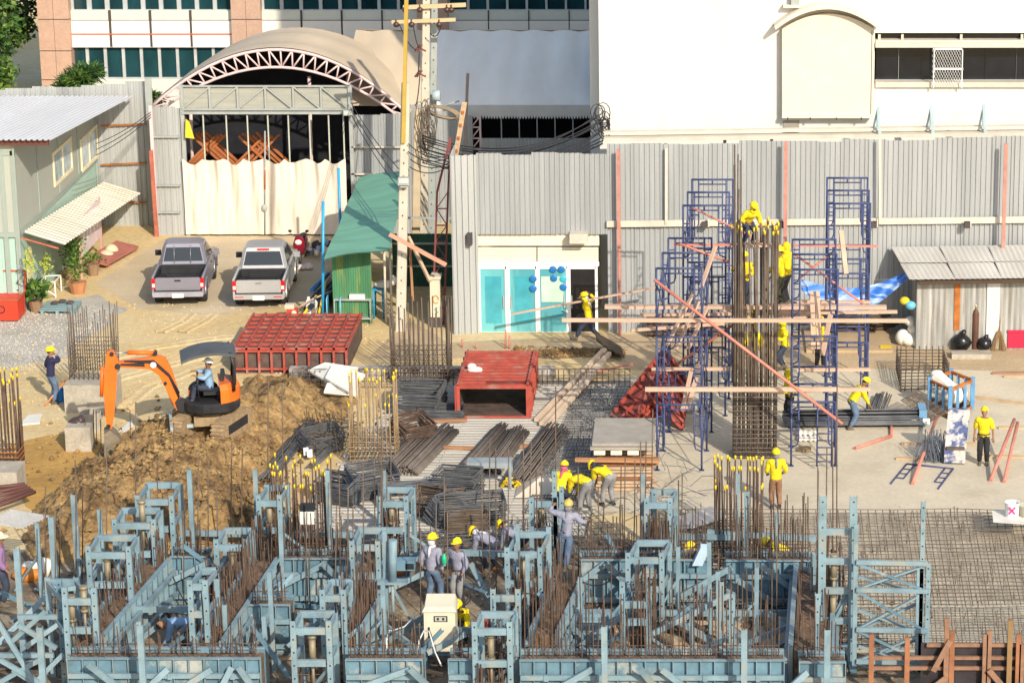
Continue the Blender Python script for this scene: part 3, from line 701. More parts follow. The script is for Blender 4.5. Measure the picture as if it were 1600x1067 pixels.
# ------------------------------------------------------------------ utility poles, cables
def pole(px0, y0, px1, Yp, wd, label, holes=True, m=None):
    a = V(px1, 520, Yp); a.z = 0; b = V(px0, y0, Yp)
    t = thing('utility_pole', a, label, 'utility pole')
    s = MB(); s.loft([[Vector((c.x+dx*w2, c.y+dy*w2*.7, c.z)) for dx, dy in ((-.4,-.5),(.4,-.5),(.5,-.35),(.5,.35),(.4,.5),(-.4,.5),(-.5,.35),(-.5,-.35))] for c, w2 in ((a, wd),(b, wd*.8))])
    if holes:
        s.mi = 1; n = int((b.z)/.42)
        for i in range(1, n):
            c = a.lerp(b, i/n); s.box((c.x, c.y-wd*.35+.004, c.z), (.035,.02,.05))
    s.build('shaft', [m or M_POLE, M_JOINT], t); return t, a, b
pA, a, b = pole(634, 130, 626, 88.2, .33, 'front concrete pole with a floodlight and a yellow sleeve on top')
s = MB(); c = a.lerp(b, .52); d = V(637,-50,88.2); e = V(631,222,88.2); s.loft([[q+Vector((dx*.12, dy*.12, 0)) for dx, dy in ((-.5,-.5),(.5,-.5),(.5,.5),(-.5,.5))] for q in (e+Vector((0,-.16,0)), d+Vector((0,-.16,0)))]); s.build('yellow_sleeve', M_YEL, pA)
s = MB(); q = V(631, 283, 87.9); s.box(q, (.36,.2,.24)); s.mi = 1; s.box(q+Vector((0,-.11,.03)), (.30,.012,.16)); s.mi = 0; s.box(q+Vector((0,.05,-.16)), (.24,.16,.1)); lo = s.build('floodlight', [M_STEELG, mat('floodlight glass', (.5,.53,.5), .2)], pA)
pB, a2, b2 = pole(667, -60, 664, 96, .31, 'concrete pole carrying two crossarms and brown insulators')
bf = []
for yy, x0, x1, h in ((33,612,712,.12),(10,630,728,.14)):
    s = MB(); s.bar(V(x0,yy+2,95.8), V(x1,yy-2,95.8), .1, h); ca = s.build('crossarm', mat('tan crossarm', (.50,.40,.24), .8), pB)  # both crossarms share one tan tone
    for k in ((619,643,686) if yy == 33 else (633,656,698,705)):
        s = MB(); c = V(k, yy+6, 95.75); s.ell(c, (.11,.09,.10)); s.tube(c, c+Vector((0,0,.18)), .03); s.build('insulator', mat('brown insulator', (.07,.035,.03), .3), ca)
for yy in (75, 115):
    s = MB(); c = V(654, yy, 95.6)
    for j in range(4): s.ell(c+Vector((.05*j-.08,0,.06*j-.1)), (.085,.085,.04), 10, 4)
    s.bar(c, c+Vector((.25,0,-.12)), .05, .05); s.build('insulator', mat('red brown insulator', (.16,.05,.035), .3), pB)
pC, a3, b3 = pole(680, -60, 676, 97.4, .27, 'grey shaded concrete pole just behind the crossarm pole', m=mat('grey pole concrete', (.33,.36,.35), .85))  # darker, cooler grey than the other poles
pD, a4, b4 = pole(653, 170, 651, 95.0, .30, 'short concrete pole stub wrapped in cable loops', holes=False, m=mat('tan pole', (.50,.40,.27), .85))
s = MB(); s.bar(V(719,450,96)*Vector((1,1,0)), V(731,115,96), .10, .10); one(s, 'steel_post', M_JOINT, 'dark thin steel post in front of the grey tarpaulin', 'post')
s = MB(); s.bar(V(711,250,89.5), V(726,160,89.5), .16, .10)
for k in range(4): s.mi = 1; s.box(V(713+k*3.4,236-k*20,89.42), (.08,.05,.1))
one(s, 'timber_plank', [M_WOOD, M_RUST], 'leaning timber plank beside the dark thin steel post', 'plank')
# messy cable coil and junction boxes
def cable(pts, r, label, grp=None, sag=0, n=14):
    P = []
    for p, q in zip(pts, pts[1:]):
        for i in range(n): t = i/n; P.append(Vector(p).lerp(Vector(q), t)-Vector((0,0,sag*4*t*(1-t))))
    P.append(Vector(pts[-1])); s = MB(); s.path(P, r, 5); return one(s, 'cable', M_CABLE, label, 'cable', grp)
GC = 'cables strung from the poles to the white building'
for i in range(11):
    p = V(rnd.uniform(650,664), 212+i*4.2, 94.6); q = V(rnd.uniform(928,944), 178+i*5.2, 90.3)
    cable([p, V(rnd.uniform(780,830), 236+i*3.0-(6-i)*.8, 89.8), q], .02, 'black cable sagging from the pole bundle to the white building corner', GC, sag=.18)
for i in range(4):
    p = V(640+rnd.uniform(-3,3), 225+i*12, 88.0); q = V(706, 236+i*6+rnd.uniform(-3,8), 88.4)
    cable([p, q], .018, 'short black cable sagging from front pole to the silver sheet corner', 'short cables by the front pole', sag=.25)
for i in range(3):
    cable([V(548,160+i*9,101.3), V(634,275+i*16,88.4)], .016, 'thin black cable running from gate top down to front pole', 'thin cables from the gate to the pole', sag=.2)
for i in range(3):
    cable([V(236,175+i*4,101.4), V(150,225+i*9,95)], .014, 'thin drop cable slanting from gate post to the site office', 'drop cables at the site office', sag=.1)
for i, (x0,y0,x1,y1) in enumerate(((624,38,650,78),(646,42,655,75),(655,80,652,120),(656,118,648,165),(690,40,672,52))):
    cable([V(x0,y0,95.6), V(x1,y1,95.5)], .02, 'black jumper cable looping between insulators on the crossarm pole', 'jumper cables on the crossarm pole', sag=rnd.uniform(.1,.3))
s = MB()
for i in range(22):
    c = V(rnd.uniform(655,676), rnd.uniform(170,230), 94.7); r = rnd.uniform(.15,.5)
    s.path([c+Vector((r*.35*math.cos(t)+rnd.uniform(-.02,.02), .06*math.sin(t*2), r*1.3*math.sin(t))) for t in [2*math.pi*j/14 for j in range(14)]], .016, 4, closed=True)
one(s, 'cable_tangle', mat('dusty cable', (.13,.10,.08), .8), 'hanging tangle of dusty cables below the crossarm pole', 'cable tangle')
s = MB()
for i in range(16):
    c = V(692, 176, 95.2); r = .32+.02*(i % 5)
    s.path([c+Vector((1.25*r*math.cos(t)*1.2, (i-8)*.018, .5*r*math.sin(t)-.12*math.cos(t))) for t in [2*math.pi*j/18 for j in range(18)]], .02, 4, closed=True)
one(s, 'cable_coil', mat('tan coil', (.22,.17,.12), .8), 'large tilted coil of spare cable hung on the grey pole', 'cable coil')
s = MB(); s.tube(V(676,150,96.9), V(688,150,96.9), .2, 10); s.mi = 1; s.tube(V(686,168,96.9), V(718,158,96.9), .03); one(s, 'junction_box', [mat('blue grey drum', (.36,.44,.47), .5), M_STEELG], 'blue grey drum box clamped to the grey pole', 'junction box')
s = MB()
for i in range(18):
    c = V(rnd.uniform(930,946), rnd.uniform(175,212), 90.5); r = rnd.uniform(.08,.25)
    s.path([c+Vector((r*math.cos(t), .05*math.sin(2*t), r*1.4*math.sin(t))) for t in [2*math.pi*j/12 for j in range(12)]], .016, 4, closed=True)
one(s, 'cable_tangle', M_CABLE, 'knot of black cables at the corner of the white building', 'cable tangle')
# red lattice mast
mb = MB(); Ym = 89.0; a, b = V(676,520,Ym), V(694,520,Ym); a.z = b.z = 0; c, d = V(683,300,Ym), V(700,300,Ym); e = V(704,215,Ym)
mb.bar(a, c, .06, .06); mb.bar(b, d, .06, .06); mb.bar(c, e, .07, .07); mb.bar(d, e, .05, .05)
for i in range(8):
    t0, t1 = i/8, (i+1)/8; mb.bar(a.lerp(c,t0), b.lerp(d,t0), .035, .035); mb.bar(a.lerp(c,t0) if i % 2 else b.lerp(d,t0), b.lerp(d,t1) if i % 2 else a.lerp(c,t1), .03, .03)
one(mb, 'lattice_mast', mat('dark red lattice', (.20,.05,.05), .7), 'dark red lattice mast left of the silver sheet corner', 'mast')
# props and cabinet by the front pole
s = MB(); s.bar(V(608,366,87.2), V(697,414,87.6), .13, .06, (0,-1,0)); one(s, 'timber_plank', mat('pinkish plank', (.50,.27,.19), .8, var=.15), 'pinkish plank nailed slanting across the front pole', 'plank')
s = MB(); s.bar(V(638,370,88.4), V(672,440,87.4), .09, .09); one(s, 'timber_prop', M_WOOD, 'slanting timber prop between front pole and cabinet', 'prop')
s = MB(); s.bar(V(640,380,88.6), V(645,470,88.2), .08, .07); one(s, 'timber_prop', mat('brown prop', (.28,.14,.07), .8), 'thin brown upright prop close behind the front pole', 'prop')
cb = G(681, 512); cbt = thing('electric_cabinet', cb, 'tall narrow cream electric cabinet on a stand by the silver sheets', 'cabinet')
h = V(681,436,cb.y).z; s = MB(); s.bb(cb.x-.16, cb.x+.16, cb.y, cb.y+.4, .35, h); M_CAB = mat('cream cabinet', (.60,.55,.42), .6); s.build('body', M_CAB, cbt)
s = MB(); s.prism([(cb.x-.22,cb.y-.06,h+.002),(cb.x+.2,cb.y-.06,h+.002),(cb.x+.2,cb.y-.06,h+.08),(cb.x-.12,cb.y-.06,h+.12)], (0,.52,0)); s.build('hood', M_CAB, cbt)
s = MB(); s.bb(cb.x-.15, cb.x+.15, cb.y+.02, cb.y+.38, 0, .35); s.build('stand', M_JOINT, cbt)
s = MB(); c = Vector((cb.x+.02, cb.y-.012, .95)); s.path([c+Vector((.09*math.cos(t),0,.13*math.sin(t))) for t in [j*.45 for j in range(13)]], .018, 4); s.mi = 1; s.ell(c+Vector((-.02,0,-.34)), (.035,.01,.035)); s.ell(c+Vector((.05,0,-.42)), (.035,.01,.035)); s.build('marking', [mat('orange paint', (.65,.25,.03), .6), M_AQUA], cbt)

# ------------------------------------------------------------------ inside the tent, beside the shed, by the site office
def trestles(px, py, sc, label):
    c = V(px, py, 104.4); t = thing('trestle_pile', (c.x, c.y, 0), label, 'timber pile'); m = mat('rusty orange trestle', (.38,.13,.045), .8, var=.2)
    s = MB(); s.bb(c.x-1.5*sc, c.x+1.5*sc, c.y-.5, c.y+.8, 0, c.z-.9*sc); s.build('base', M_DARK, t)
    for i in range(9):
        s = MB(); o = Vector((rnd.uniform(-.3,.3), i*.09-.6, 0)); s.bar(c+o+Vector((-1.0*sc,0,-.95*sc)), c+o+Vector((.45*sc,0,.45*sc)), .09, .09); s.bar(c+o+Vector((1.1*sc,.05,-.95*sc)), c+o+Vector((-.4*sc,.05,.5*sc)), .09, .09); s.build('trestle', m, t)
trestles(330, 228, 1.0, 'rusty orange crossed trestles stacked behind the curtain, left pile'); trestles(406, 230, 1.05, 'rusty orange crossed trestles stacked behind the curtain, right pile')
s = MB(); c = V(290,186,101.3); s.loft([[c, c+Vector((.12,.02,-.1))],[c+Vector((-.05,0,-.7)), c+Vector((.28,.04,-.75))]], caps=False, closed=False); one(s, 'flag', mat('yellow cloth', (.65,.50,.03), .8), 'small yellow flag hanging by the left gate post', 'flag')
s = MB(); c = V(544,176,101.2); s.box(c, (.34,.22,.2)); s.mi = 1; s.box(c+Vector((0,-.115,0)), (.28,.01,.14)); one(s, 'floodlight', [M_STEELG, MATS['floodlight glass']], 'small floodlight on the right gate post', 'floodlight')
for px, y0, y1, lb in ((505,315,505,'blue pipe standing at the front left of the green shed'),(529,263,348,'shorter blue pipe standing up behind the green roof')):
    g0 = G(px-3, y1) if y1 > 400 else V(px, 348, 97); s = MB(); q = V(px, y0, g0.y); s.tube((g0.x+.05, g0.y, 0), q, .05, 7); one(s, 'blue_pipe', mat('bright blue pvc', (.03,.32,.62), .4), lb, 'pipe')
# stacked black pipes, yellow levers
s = MB()
for i in range(9):
    a = G(478+i*3.6, 483-i*1.5, .12+.12*(i % 3)); s.tube(a, a+Vector((.3+.05*i, 5.5, .03)), .09+.01*(i % 2), 8)
one(s, 'pipe_stack', mat('black blue plastic pipe', (.02,.03,.06), .4, var=.3), 'stack of dark plastic pipes between silver truck and green shed', 'pipes', kind=None)
s = MB(); a = G(487,455,.5); s.tube(a, a+Vector((.25,2.2,.05)), .08, 8); one(s, 'blue_pipe', mat('mid blue pipe', (.06,.20,.42), .4), 'blue pipe lying on top of the dark pipe stack', 'pipe')
for k, (x0,y0,x1,y1) in enumerate(((474,492,494,462),(498,490,510,440),(497,400,503,368))):
    s = MB(); s.tube(G(x0,y0,.15), V(x1,y1,G(x0,y0).y+.4), .045, 6); one(s, 'yellow_handle', mat('yellow tube', (.70,.48,.02), .5), ['yellow tube leaning beside the small compactor engine','yellow tube leaning against the dark pipes by the blue pipe','yellow tube behind the red motorbike'][k], 'tube')
cp = G(456,500); ct = thing('plate_compactor', cp, 'small red and white engine compactor on the sand near the trucks', 'compactor')
s = MB(); s.box(cp+Vector((0,0,.06)), (.5,.4,.12)); s.build('plate', M_JOINT, ct)
s = MB(); s.box(cp+Vector((.03,0,.27)), (.34,.3,.26)); s.build('engine', mat('engine red', (.5,.06,.03), .5), ct)
s = MB(); s.box(cp+Vector((-.05,.02,.47)), (.3,.26,.14)); s.ell(cp+Vector((.1,-.16,.28)), (.09,.04,.09)); s.build('tank', mat('dirty white', (.6,.52,.42), .7), ct)
s = MB(); s.path([cp+Vector((-.1,.1,.2)), cp+Vector((.6,.3,.6)), cp+Vector((1.3,.6,.85))], .03, 6); s.build('handle', M_WOOD, ct)
s = MB(); a = G(424,498,.03); s.bar(a, G(452,491,.05), .04, .04); one(s, 'rod', M_REDST, 'short reddish rod on the sand beside the compactor', 'rod')
for k, (px, py) in enumerate(((483,492),(492,493))):
    c = G(px,py); s = MB(); s.loft([[c+Vector((r*math.cos(a), r*math.sin(a), z)) for a in [j*math.pi/4 for j in range(8)]] for r, z in ((.1,0),(.11,.45),(.05,.55),(.05,.62))]); one(s, 'canister', mat('white plastic', (.75,.73,.70), .5), ['white plastic canister left of its twin by the blue pipe','white plastic canister touching the blue pipe'][k], 'canister')
# sink bench in front of the green shed
bx = G(552,507); bt = thing('wash_bench', bx, 'steel wash bench with white basin in front of green wall', 'bench')
s = MB(); s.bb(bx.x-.62, bx.x+.6, bx.y, bx.y+.45, .80, .85); s.build('top', M_ZINCL, bt)
s = MB(); s.bb(bx.x-.62, bx.x+.6, bx.y-.05, bx.y+.45, .18, .22); s.build('shelf', M_ZINCL, bt)
for i in (-.6,.57):
    for j in (.0,.42): s = MB(); s.tube((bx.x+i,bx.y+j,0),(bx.x+i,bx.y+j,.8), .02, 5); s.build('leg', M_STEELG, bt)
s = MB(); s.bb(bx.x-.1, bx.x+.4, bx.y+.02, bx.y+.42, .852, 1.0); one(s, 'basin', mat('white plastic', (.75,.73,.70)), 'white plastic basin on the steel wash bench', 'basin')
sx = G(522,508); st = thing('step_stool', sx, 'light blue tube stool left of the wash bench', 'stool')
for i in (-.22,.22): s = MB(); s.path([sx+Vector((i,0,0)), sx+Vector((i,.02,.85)), sx+Vector((i,.3,.95)), sx+Vector((i,.5,0))], .025, 6); s.build('leg', mat('light blue tube', (.12,.42,.60), .4), st)
s = MB(); s.bb(sx.x-.24, sx.x+.24, sx.y+.0, sx.y+.4, .12, .16); s.build('step', MATS['light blue tube'], st)
sx = G(592,498); st = thing('trestle_table', sx, 'bright blue trestle with white sack at the shed corner', 'trestle')
for i in (-.16,.16):
    for j in (0,.5): s = MB(); s.tube(sx+Vector((i,j,0)), sx+Vector((i*.9,j,.95)), .03, 6); s.build('leg', MATS['bright blue pvc'], st)
s = MB(); s.bb(sx.x-.2, sx.x+.2, sx.y, sx.y+.5, .95, .99); s.build('top', MATS['bright blue pvc'], st)
s = MB(); s.ell(sx+Vector((.15,.2,1.12)), (.32,.2,.14)); s.ell(sx+Vector((.5,.2,1.25)), (.1,.1,.18)); one(s, 'sack', mat('white plastic', (.75,.73,.70)), 'white knotted sack on the bright blue trestle', 'sack')
# by the site office: skip, plants, pallet, sawhorse, notice board
sk = G(6,503); kt = thing('red_skip', sk, 'open red steel waste bin marked with a black letter b', 'waste bin')
M_SKIP = mat('bright red paint', (.62,.045,.02), .5, var=.12)
h = V(28,470,sk.y).z
s = MB(); s.bb(sk.x-1.2, sk.x+.48, sk.y, sk.y+1.1, .05, h); s.build('body', M_SKIP, kt)
s = MB(); c = Vector((sk.x-.06, sk.y-.012, .42)); s.path([c+Vector((.11*math.cos(t),0,.12*math.sin(t))) for t in [2*math.pi*j/14 for j in range(14)]], .02, 5, closed=True); s.tube(c+Vector((-.11,0,0)), c+Vector((-.10,0,.38)), .02, 5); s.build('lettering', M_CABLE, kt)
s = MB(); 
for p, q in (((-1.2,1.05,h),(-1.2,1.05,h+.75)),((.5,1.05,h),(.56,1.05,h+.75)),((-1.2,1.05,h+.75),(.56,1.05,h+.75)),((-1.2,.0,h+.03),(.5,.0,h+.03)),((.5,0,h+.03),(.5,1.05,h+.03))): s.bar(sk+Vector(p), sk+Vector(q), .06, .06)
s.build('frame', mat('rusty red rim', (.40,.09,.04), .8), kt)
s = MB(); s.poly([sk+Vector(p) for p in ((-1.2,1.06,h),(.5,1.06,h),(.55,1.06,h+.72),(-1.2,1.06,h+.72))]); s.build('lid', mat('stained grey lid', (.35,.31,.27), .8, var=.35, scale=4), kt)
def potted(px, py, h, r, n, label, potm, palm=False, sc=.12, w_=.22):
    c = G(px, py); t = thing('potted_plant', c, label, 'potted plant')
    s = MB(); s.loft([[c+Vector((q*w_*math.cos(a), q*w_*math.sin(a), z)) for a in [j*math.pi/5 for j in range(10)]] for q, z in ((.75,0),(1,.34),(1.06,.36),(1.06,.4),(.85,.38))]); s.build('pot', potm, t)
    lv = MB()
    for i in range(n):
        d = Vector((rnd.gauss(0,1), rnd.gauss(0,1), rnd.uniform(-.2,1.6))); d.normalize(); p = c+Vector((0,0,.45))+Vector((d.x*r*rnd.random(), d.y*r*rnd.random(), h*rnd.random()))
        u = d; v = u.cross(Vector((rnd.gauss(0,1),rnd.gauss(0,1),rnd.gauss(0,1)))).normalized(); l = sc*rnd.uniform(.6,1.4); lv.mi = rnd.choice((1,1,2,2,0))
        lv.poly([p, p+u*l*.5+v*l*.3, p+u*l, p+u*l*.5-v*l*.3])
    lv.build('leaves', LEAFS, t)
M_TERRA = mat('terracotta', (.42,.19,.09), .8); M_BASK = mat('brown pot', (.26,.17,.10), .85)
potted(57,488,.55,.4,150,'round leafed plant in a brown pot by the office corner', M_BASK, sc=.26)
potted(122,458,1.5,.35,420,'tall bushy plant in a terracotta pot by the office wall', M_TERRA, w_=.3)
potted(110,436,.9,.3,200,'smaller green plant behind the tall terracotta plant', M_BASK)
potted(146,430,.35,.5,90,'low spreading plant on a ledge right of the tall terracotta plant', M_BASK)
for k, (px, py) in enumerate(((46,410),(72,412))):
    c = XW(px, py, OX+.5); s = MB()
    for i in range(90):
        a = Vector((rnd.gauss(0,.10), rnd.gauss(0,.10), rnd.gauss(0,.17))); p = c+a; u = Vector((rnd.gauss(0,1),rnd.gauss(0,1),rnd.gauss(0,1))).normalized(); v = u.orthogonal().normalized(); s.poly([p-u*.06, p+v*.03, p+u*.06, p-v*.03])
    s.tube(c, c+Vector((0,0,.6)), .006, 4); one(s, 'hanging_plant', mat('yellow green leaf', (.34,.40,.06), .7, var=.3, scale=8), ['yellow green plant hanging before the cream office door','yellow green plant hanging right of the cream office door'][k], 'plant')
pt = G(87,492); t = thing('pallet', pt, 'blue grey wooden pallet holding shoes by the office', 'pallet')
M_PAL = mat('blue grey pallet', (.20,.30,.32), .8)
for i in range(6): s = MB(); s.bb(pt.x-.55, pt.x+.6, pt.y+.22*i, pt.y+.22*i+.15, .12, .15); s.build('slat', M_PAL, t)
for i in (-.5,0,.5): s = MB(); s.bb(pt.x+i, pt.x+i+.1, pt.y, pt.y+1.25, .0, .12); s.build('runner', M_PAL, t)
for k, (dx, dy) in enumerate(((-.2,.75),(.0,.95),(.3,.8))):
    s = MB(); s.ell(pt+Vector((dx,dy,.2)), (.13,.06,.05)); s.ell(pt+Vector((dx,dy+.16,.2)), (.13,.06,.05)); one(s, 'pair_of_shoes', M_JOINT, ['dark shoes at the left on the blue grey pallet','dark shoes at the back of the blue grey pallet','dark shoes at the right on the blue grey pallet'][k], 'shoes')
c = G(70,466); t = thing('drying_rack', c, 'white tube rack leaning beside the office', 'rack')
for dx, dy in ((-.18,0),(.35,.1),(.35,1.0),(-.15,.9)): s = MB(); s.bar(c+Vector((dx,dy,0)), c+Vector((dx,dy,.55)), .035, .035); s.build('leg', M_ALU, t)
s = MB(); q = [c+Vector(v) for v in ((-.18,0,.55),(.35,.1,.55),(.35,1.0,.55),(-.15,.9,.55))]
for i in range(4): s.bar(q[i-1], q[i], .03, .03)
s.bar(c+Vector((-.18,0,.5)), c+Vector((.35,.1,.05)), .03, .03); s.build('top', M_ALU, t)
nb = thing('notice_board', XW(143,400,OX+1.0)*Vector((1,1,0)), 'pink and white framed notice board under the office awning', 'notice board')
p, q = XW(126,405,OX+.9), XW(158,372,OX+.9); s = MB(); s.bb(OX+.9, OX+.93, p.y, q.y, .75, 2.1); s.build('board', mat('pale pink board', (.62,.52,.54), .7, var=.12, scale=3), nb)
for i in range(5): s = MB(); y = lerp(p.y,q.y,.15+.16*i); s.bb(OX+.93, OX+.935, y, y+.16, 1.2, 1.7); s.build('notice', mat('white paper', (.8,.8,.8)), nb)
for yy in (p.y, q.y): s = MB(); s.bb(OX+.87, OX+.94, yy-.04, yy+.04, 0, 2.15); s.build('post', mat('pink paint', (.62,.30,.28), .6), nb)
s = MB(); c = G(146,420); s.prism([c+Vector(v) for v in ((-.3,0,.3),(.5,-.1,.12),(1.1,2.6,.12),(.3,2.7,.3))], (0,0,.08)); 
for v in ((-.1,.2),(.5,.2),(.4,2.3),(.9,2.3)): s.bar(c+Vector((v[0],v[1],0)), c+Vector((v[0],v[1],.3)), .05, .05)
one(s, 'bench', mat('faded red bench', (.36,.13,.10), .8), 'faded red low bench below the pink notice board', 'bench')
s = MB(); c = G(166,408); s.ell(c+Vector((0,0,.18)), (.3,.35,.22)); s.ell(c+Vector((.1,.5,.22)), (.26,.3,.28)); one(s, 'sack', mat('cream sack', (.62,.52,.36), .9), 'cream and white sacks heaped at the end of the red bench', 'sack')
# ------------------------------------------------------------------ vehicles
M_TYRE = mat('tyre', (.02,.02,.02), .85); M_RIM = mat('rim', (.35,.35,.36), .35, metal=.6); M_LINER = mat('black bed liner', (.018,.019,.022), .6, var=.3)
M_LAMP = mat('red lamp', (.55,.01,.015), .2); M_LAMPW = mat('pale lamp', (.8,.7,.65), .2); M_CARGL = mat('car glass', (.012,.016,.018), .05, spec=.8)
M_PLATE = mat('licence plate', (.82,.80,.72), .4)
def wheel(t, x, y, r=.36, w_=.24):
    s = MB(); c = Vector((x,y,r))
    s.loft([[c+Vector((dx, q*math.cos(a), q*math.sin(a))) for a in [2*math.pi*j/20 for j in range(20)]] for dx, q in ((-w_/2,r*.62),(-w_/2,r*.93),(-w_/2+.03,r),(w_/2-.03,r),(w_/2,r*.93),(w_/2,r*.62))], smooth=True)
    o = s.build('wheel', M_TYRE, t)
    s = MB(); sg = 1 if x > 0 else -1
    s.loft([[c+Vector((sg*dx, q*math.cos(a), q*math.sin(a))) for a in [2*math.pi*j/16 for j in range(16)]] for dx, q in ((w_/2-.02,r*.62),(w_/2+.004,r*.6),(w_/2-.03,r*.5),(w_/2-.02,r*.12),(w_/2+.005,r*.1))]); s.build('rim', M_RIM, o)
def pickup(loc, rz, label, paint, double, rails):
    t = thing('pickup_truck', (0,0,0), label, 'pickup truck', 'pickup trucks parked by the gate')
    W = .86; bl = 1.5 if double else 1.75     # bed length
    yb = .18; yc = yb+bl; L = 5.0
    # lower body: side profile polygon with wheel arches, extruded as shells
    def side(x0, x1):
        arch = lambda yy, r=.43: [(yy+r*math.cos(a), .36+r*math.sin(a)) for a in [math.pi*(1-j/10) for j in range(11)] if .36+r*math.sin(a) > .30]
        pr = [(.12,.42),(.12,.62),(.18,1.02),(yc,1.06),(3.6,1.06),(4.65,.98),(4.9,.80),(4.95,.45)]
        low = [(.6-.0,.36)]
        bot = [(.12,.42)] + arch(.95) + [(1.6,.32)] + arch(4.0) + [(4.95,.42)]
        return pr, bot
    pr, bot = side(0,0)
    bb = MB()
    poly = pr[::-1][:] ; outline = bot[:-1] + [(4.95,.45)] + [p for p in pr[::-1][1:-1]]
    for sg in (-1, 1):
        pts = [Vector((sg*W, y, z)) for y, z in outline]; bb.prism(pts if sg > 0 else pts[::-1], (-sg*.07, 0, 0))
        # rounded shoulder along the bed and doors
        bb.path([(sg*(W-.03), .17, 1.03), (sg*(W-.03), yc, 1.065), (sg*(W-.04), 3.6, 1.065), (sg*(W-.1), 4.6, .98)], .04, 8)
        for yy in (.95, 4.0): bb.path([(sg*(W+.005), yy+.45*math.cos(a), .36+.45*math.sin(a)) for a in [math.pi*j/12 for j in range(13)]], .035, 6)
    # hood and nose
    bb.loft([[Vector((x,y,z)) for x, z in ((-W+.05,z0),(W-.05,z0),(W-.05,z1-.06),(W-.2,z1),(-W+.2,z1),(-W+.05,z1-.06))] for y, z0, z1 in ((3.4,.5,1.1),(4.2,.45,1.06),(4.7,.45,.98),(4.95,.45,.8))], smooth=False)
    body = bb.build('body', paint, t)
    # bed
    s = MB(); s.bb(-W+.07, W-.07, yb, yc, .60, .64); s.bb(-W+.07, -W+.12, yb, yc, .64, 1.02); s.bb(W-.12, W-.07, yb, yc, .64, 1.02); s.bb(-W+.12, W-.12, yc-.06, yc, .64, 1.04)
    for yy in (.95,): s.bb(-W+.12, -W+.34, yy-.42, yy+.42, .64, .86); s.bb(W-.34, W-.12, yy-.42, yy+.42, .64, .86)
    s.bb(-.5, .5, yc-.10, yc-.06, .75, .95)
    for i in range(9): s.bb(-.6+.14*i, -.54+.14*i, yb+.05, yc-.1, .64, .655)
    s.build('bed_liner', M_LINER, t)
    # tailgate
    s = MB(); s.loft([[Vector((x,y,z)) for x, z in ((-W+.12,.60),(W-.12,.60),(W-.12,1.0),(W-.16,1.03),(-W+.16,1.03),(-W+.12,1.0))] for y in (.10,.17)]); s.bb(-W+.2, W-.2, .085, .10, .66, .90); s.build('tailgate', paint, t)
    s = MB(); s.bb(-.10, .10, .07, .086, .91, .96); s.build('handle', M_LINER if not double else MATS['rim'], t)
    for sg in (-1, 1):
        s = MB(); s.bb(sg*(W-.115), sg*(W+.005), .085, .2, .66, 1.0); o = s.build('tail_light', M_LAMP, t)
        s = MB(); s.bb(sg*(W-.105), sg*(W-.015), .078, .09, .72, .84); s.build('lens', M_LAMPW, o)
    s = MB(); s.loft([[Vector((x,y,z)) for x, z in ((-W+.03,.40),(W-.03,.40),(W-.01,.56),(-W+.01,.56))] for y in (-.02,.12)]); s.build('bumper', paint if double else mat('bumper grey', (.30,.29,.33), .4), t)
    if double:
        for sg in (-1,1): s = MB(); s.bb(sg*.5, sg*.78, -.03, -.018, .47, .50); s.build('reflector', M_LAMP, t)
    s = MB(); s.bb(-.19, .19, -.045, -.022, .38, .52); s.build('licence_plate', M_PLATE, t)
    s = MB(); s.bb(-W+.15, W-.15, .3, 4.8, .28, .42); s.build('chassis', M_LINER, t)
    # cab greenhouse
    yr0, yr1 = yc+.02, 3.9; zr = 1.72; rb = yc+.22; rf = 3.05
    ring0 = [(-W+.04,yr0),(W-.04,yr0),(W-.04,yr1),(-W+.04,yr1)]; 
    s = MB()
    def cr(z, k):
        x = lerp(W-.05, W-.20, k); y0 = lerp(yr0, rb, k); y1 = lerp(yr1, rf, k)
        return [Vector((-x+.1,y0,z)), Vector((x-.1,y0,z)), Vector((x,y0+.12,z)), Vector((x,y1-.15,z)), Vector((x-.12,y1,z)), Vector((-x+.12,y1,z)), Vector((-x,y1-.15,z)), Vector((-x,y0+.12,z))]
    s.loft([cr(1.04,0), cr(1.1,.06), cr(1.62,.86), cr(1.69,1.0), [p*Vector((.9,1,1))+Vector((0,0,0)) for p in cr(1.725,1.02)]], smooth=False)
    s.bb(-W+.05, W-.05, yc, 3.8, .45, 1.05); cab = s.build('cab', paint, t)
    def quad(k0, k1, i, j, a, b, off, nm, m):   # glass on the greenhouse between corner columns i,j
        z0, z1 = lerp(1.1,1.62,k0), lerp(1.1,1.62,k1); A = cr(z0, lerp(.06,.86,k0)); B = cr(z1, lerp(.06,.86,k1))
        q = [A[i].lerp(A[j],a), A[i].lerp(A[j],b), B[i].lerp(B[j],b), B[i].lerp(B[j],a)]; n_ = (q[1]-q[0]).cross(q[3]-q[0]).normalized()*off
        s = MB(); s.hexa([q[0]-n_*.5,q[1]-n_*.5,q[1]+n_,q[0]+n_,q[3]-n_*.5,q[2]-n_*.5,q[2]+n_,q[3]+n_]); return s.build(nm, m, t)
    quad(.08, .94, 0, 1, .02, .98, .012, 'rear_window', M_CARGL)
    quad(.08, .94, 5, 4, .98, .02, .012, 'windscreen', M_CARGL)
    sp = ((.02,.30),(.34,.62),(.66,.96)) if double else ((.02,.28),(.32,.94))
    for a, b in sp: quad(.08,.92,2,3,a,b,.012,'side_window',M_CARGL); quad(.08,.92,6,7,1-b,1-a,.012,'side_window',M_CARGL)
    if double: s = MB(); s.bb(-.2, .2, rb-.05, rb+.02, 1.63, 1.68); s.build('brake_light', M_LAMP, t)
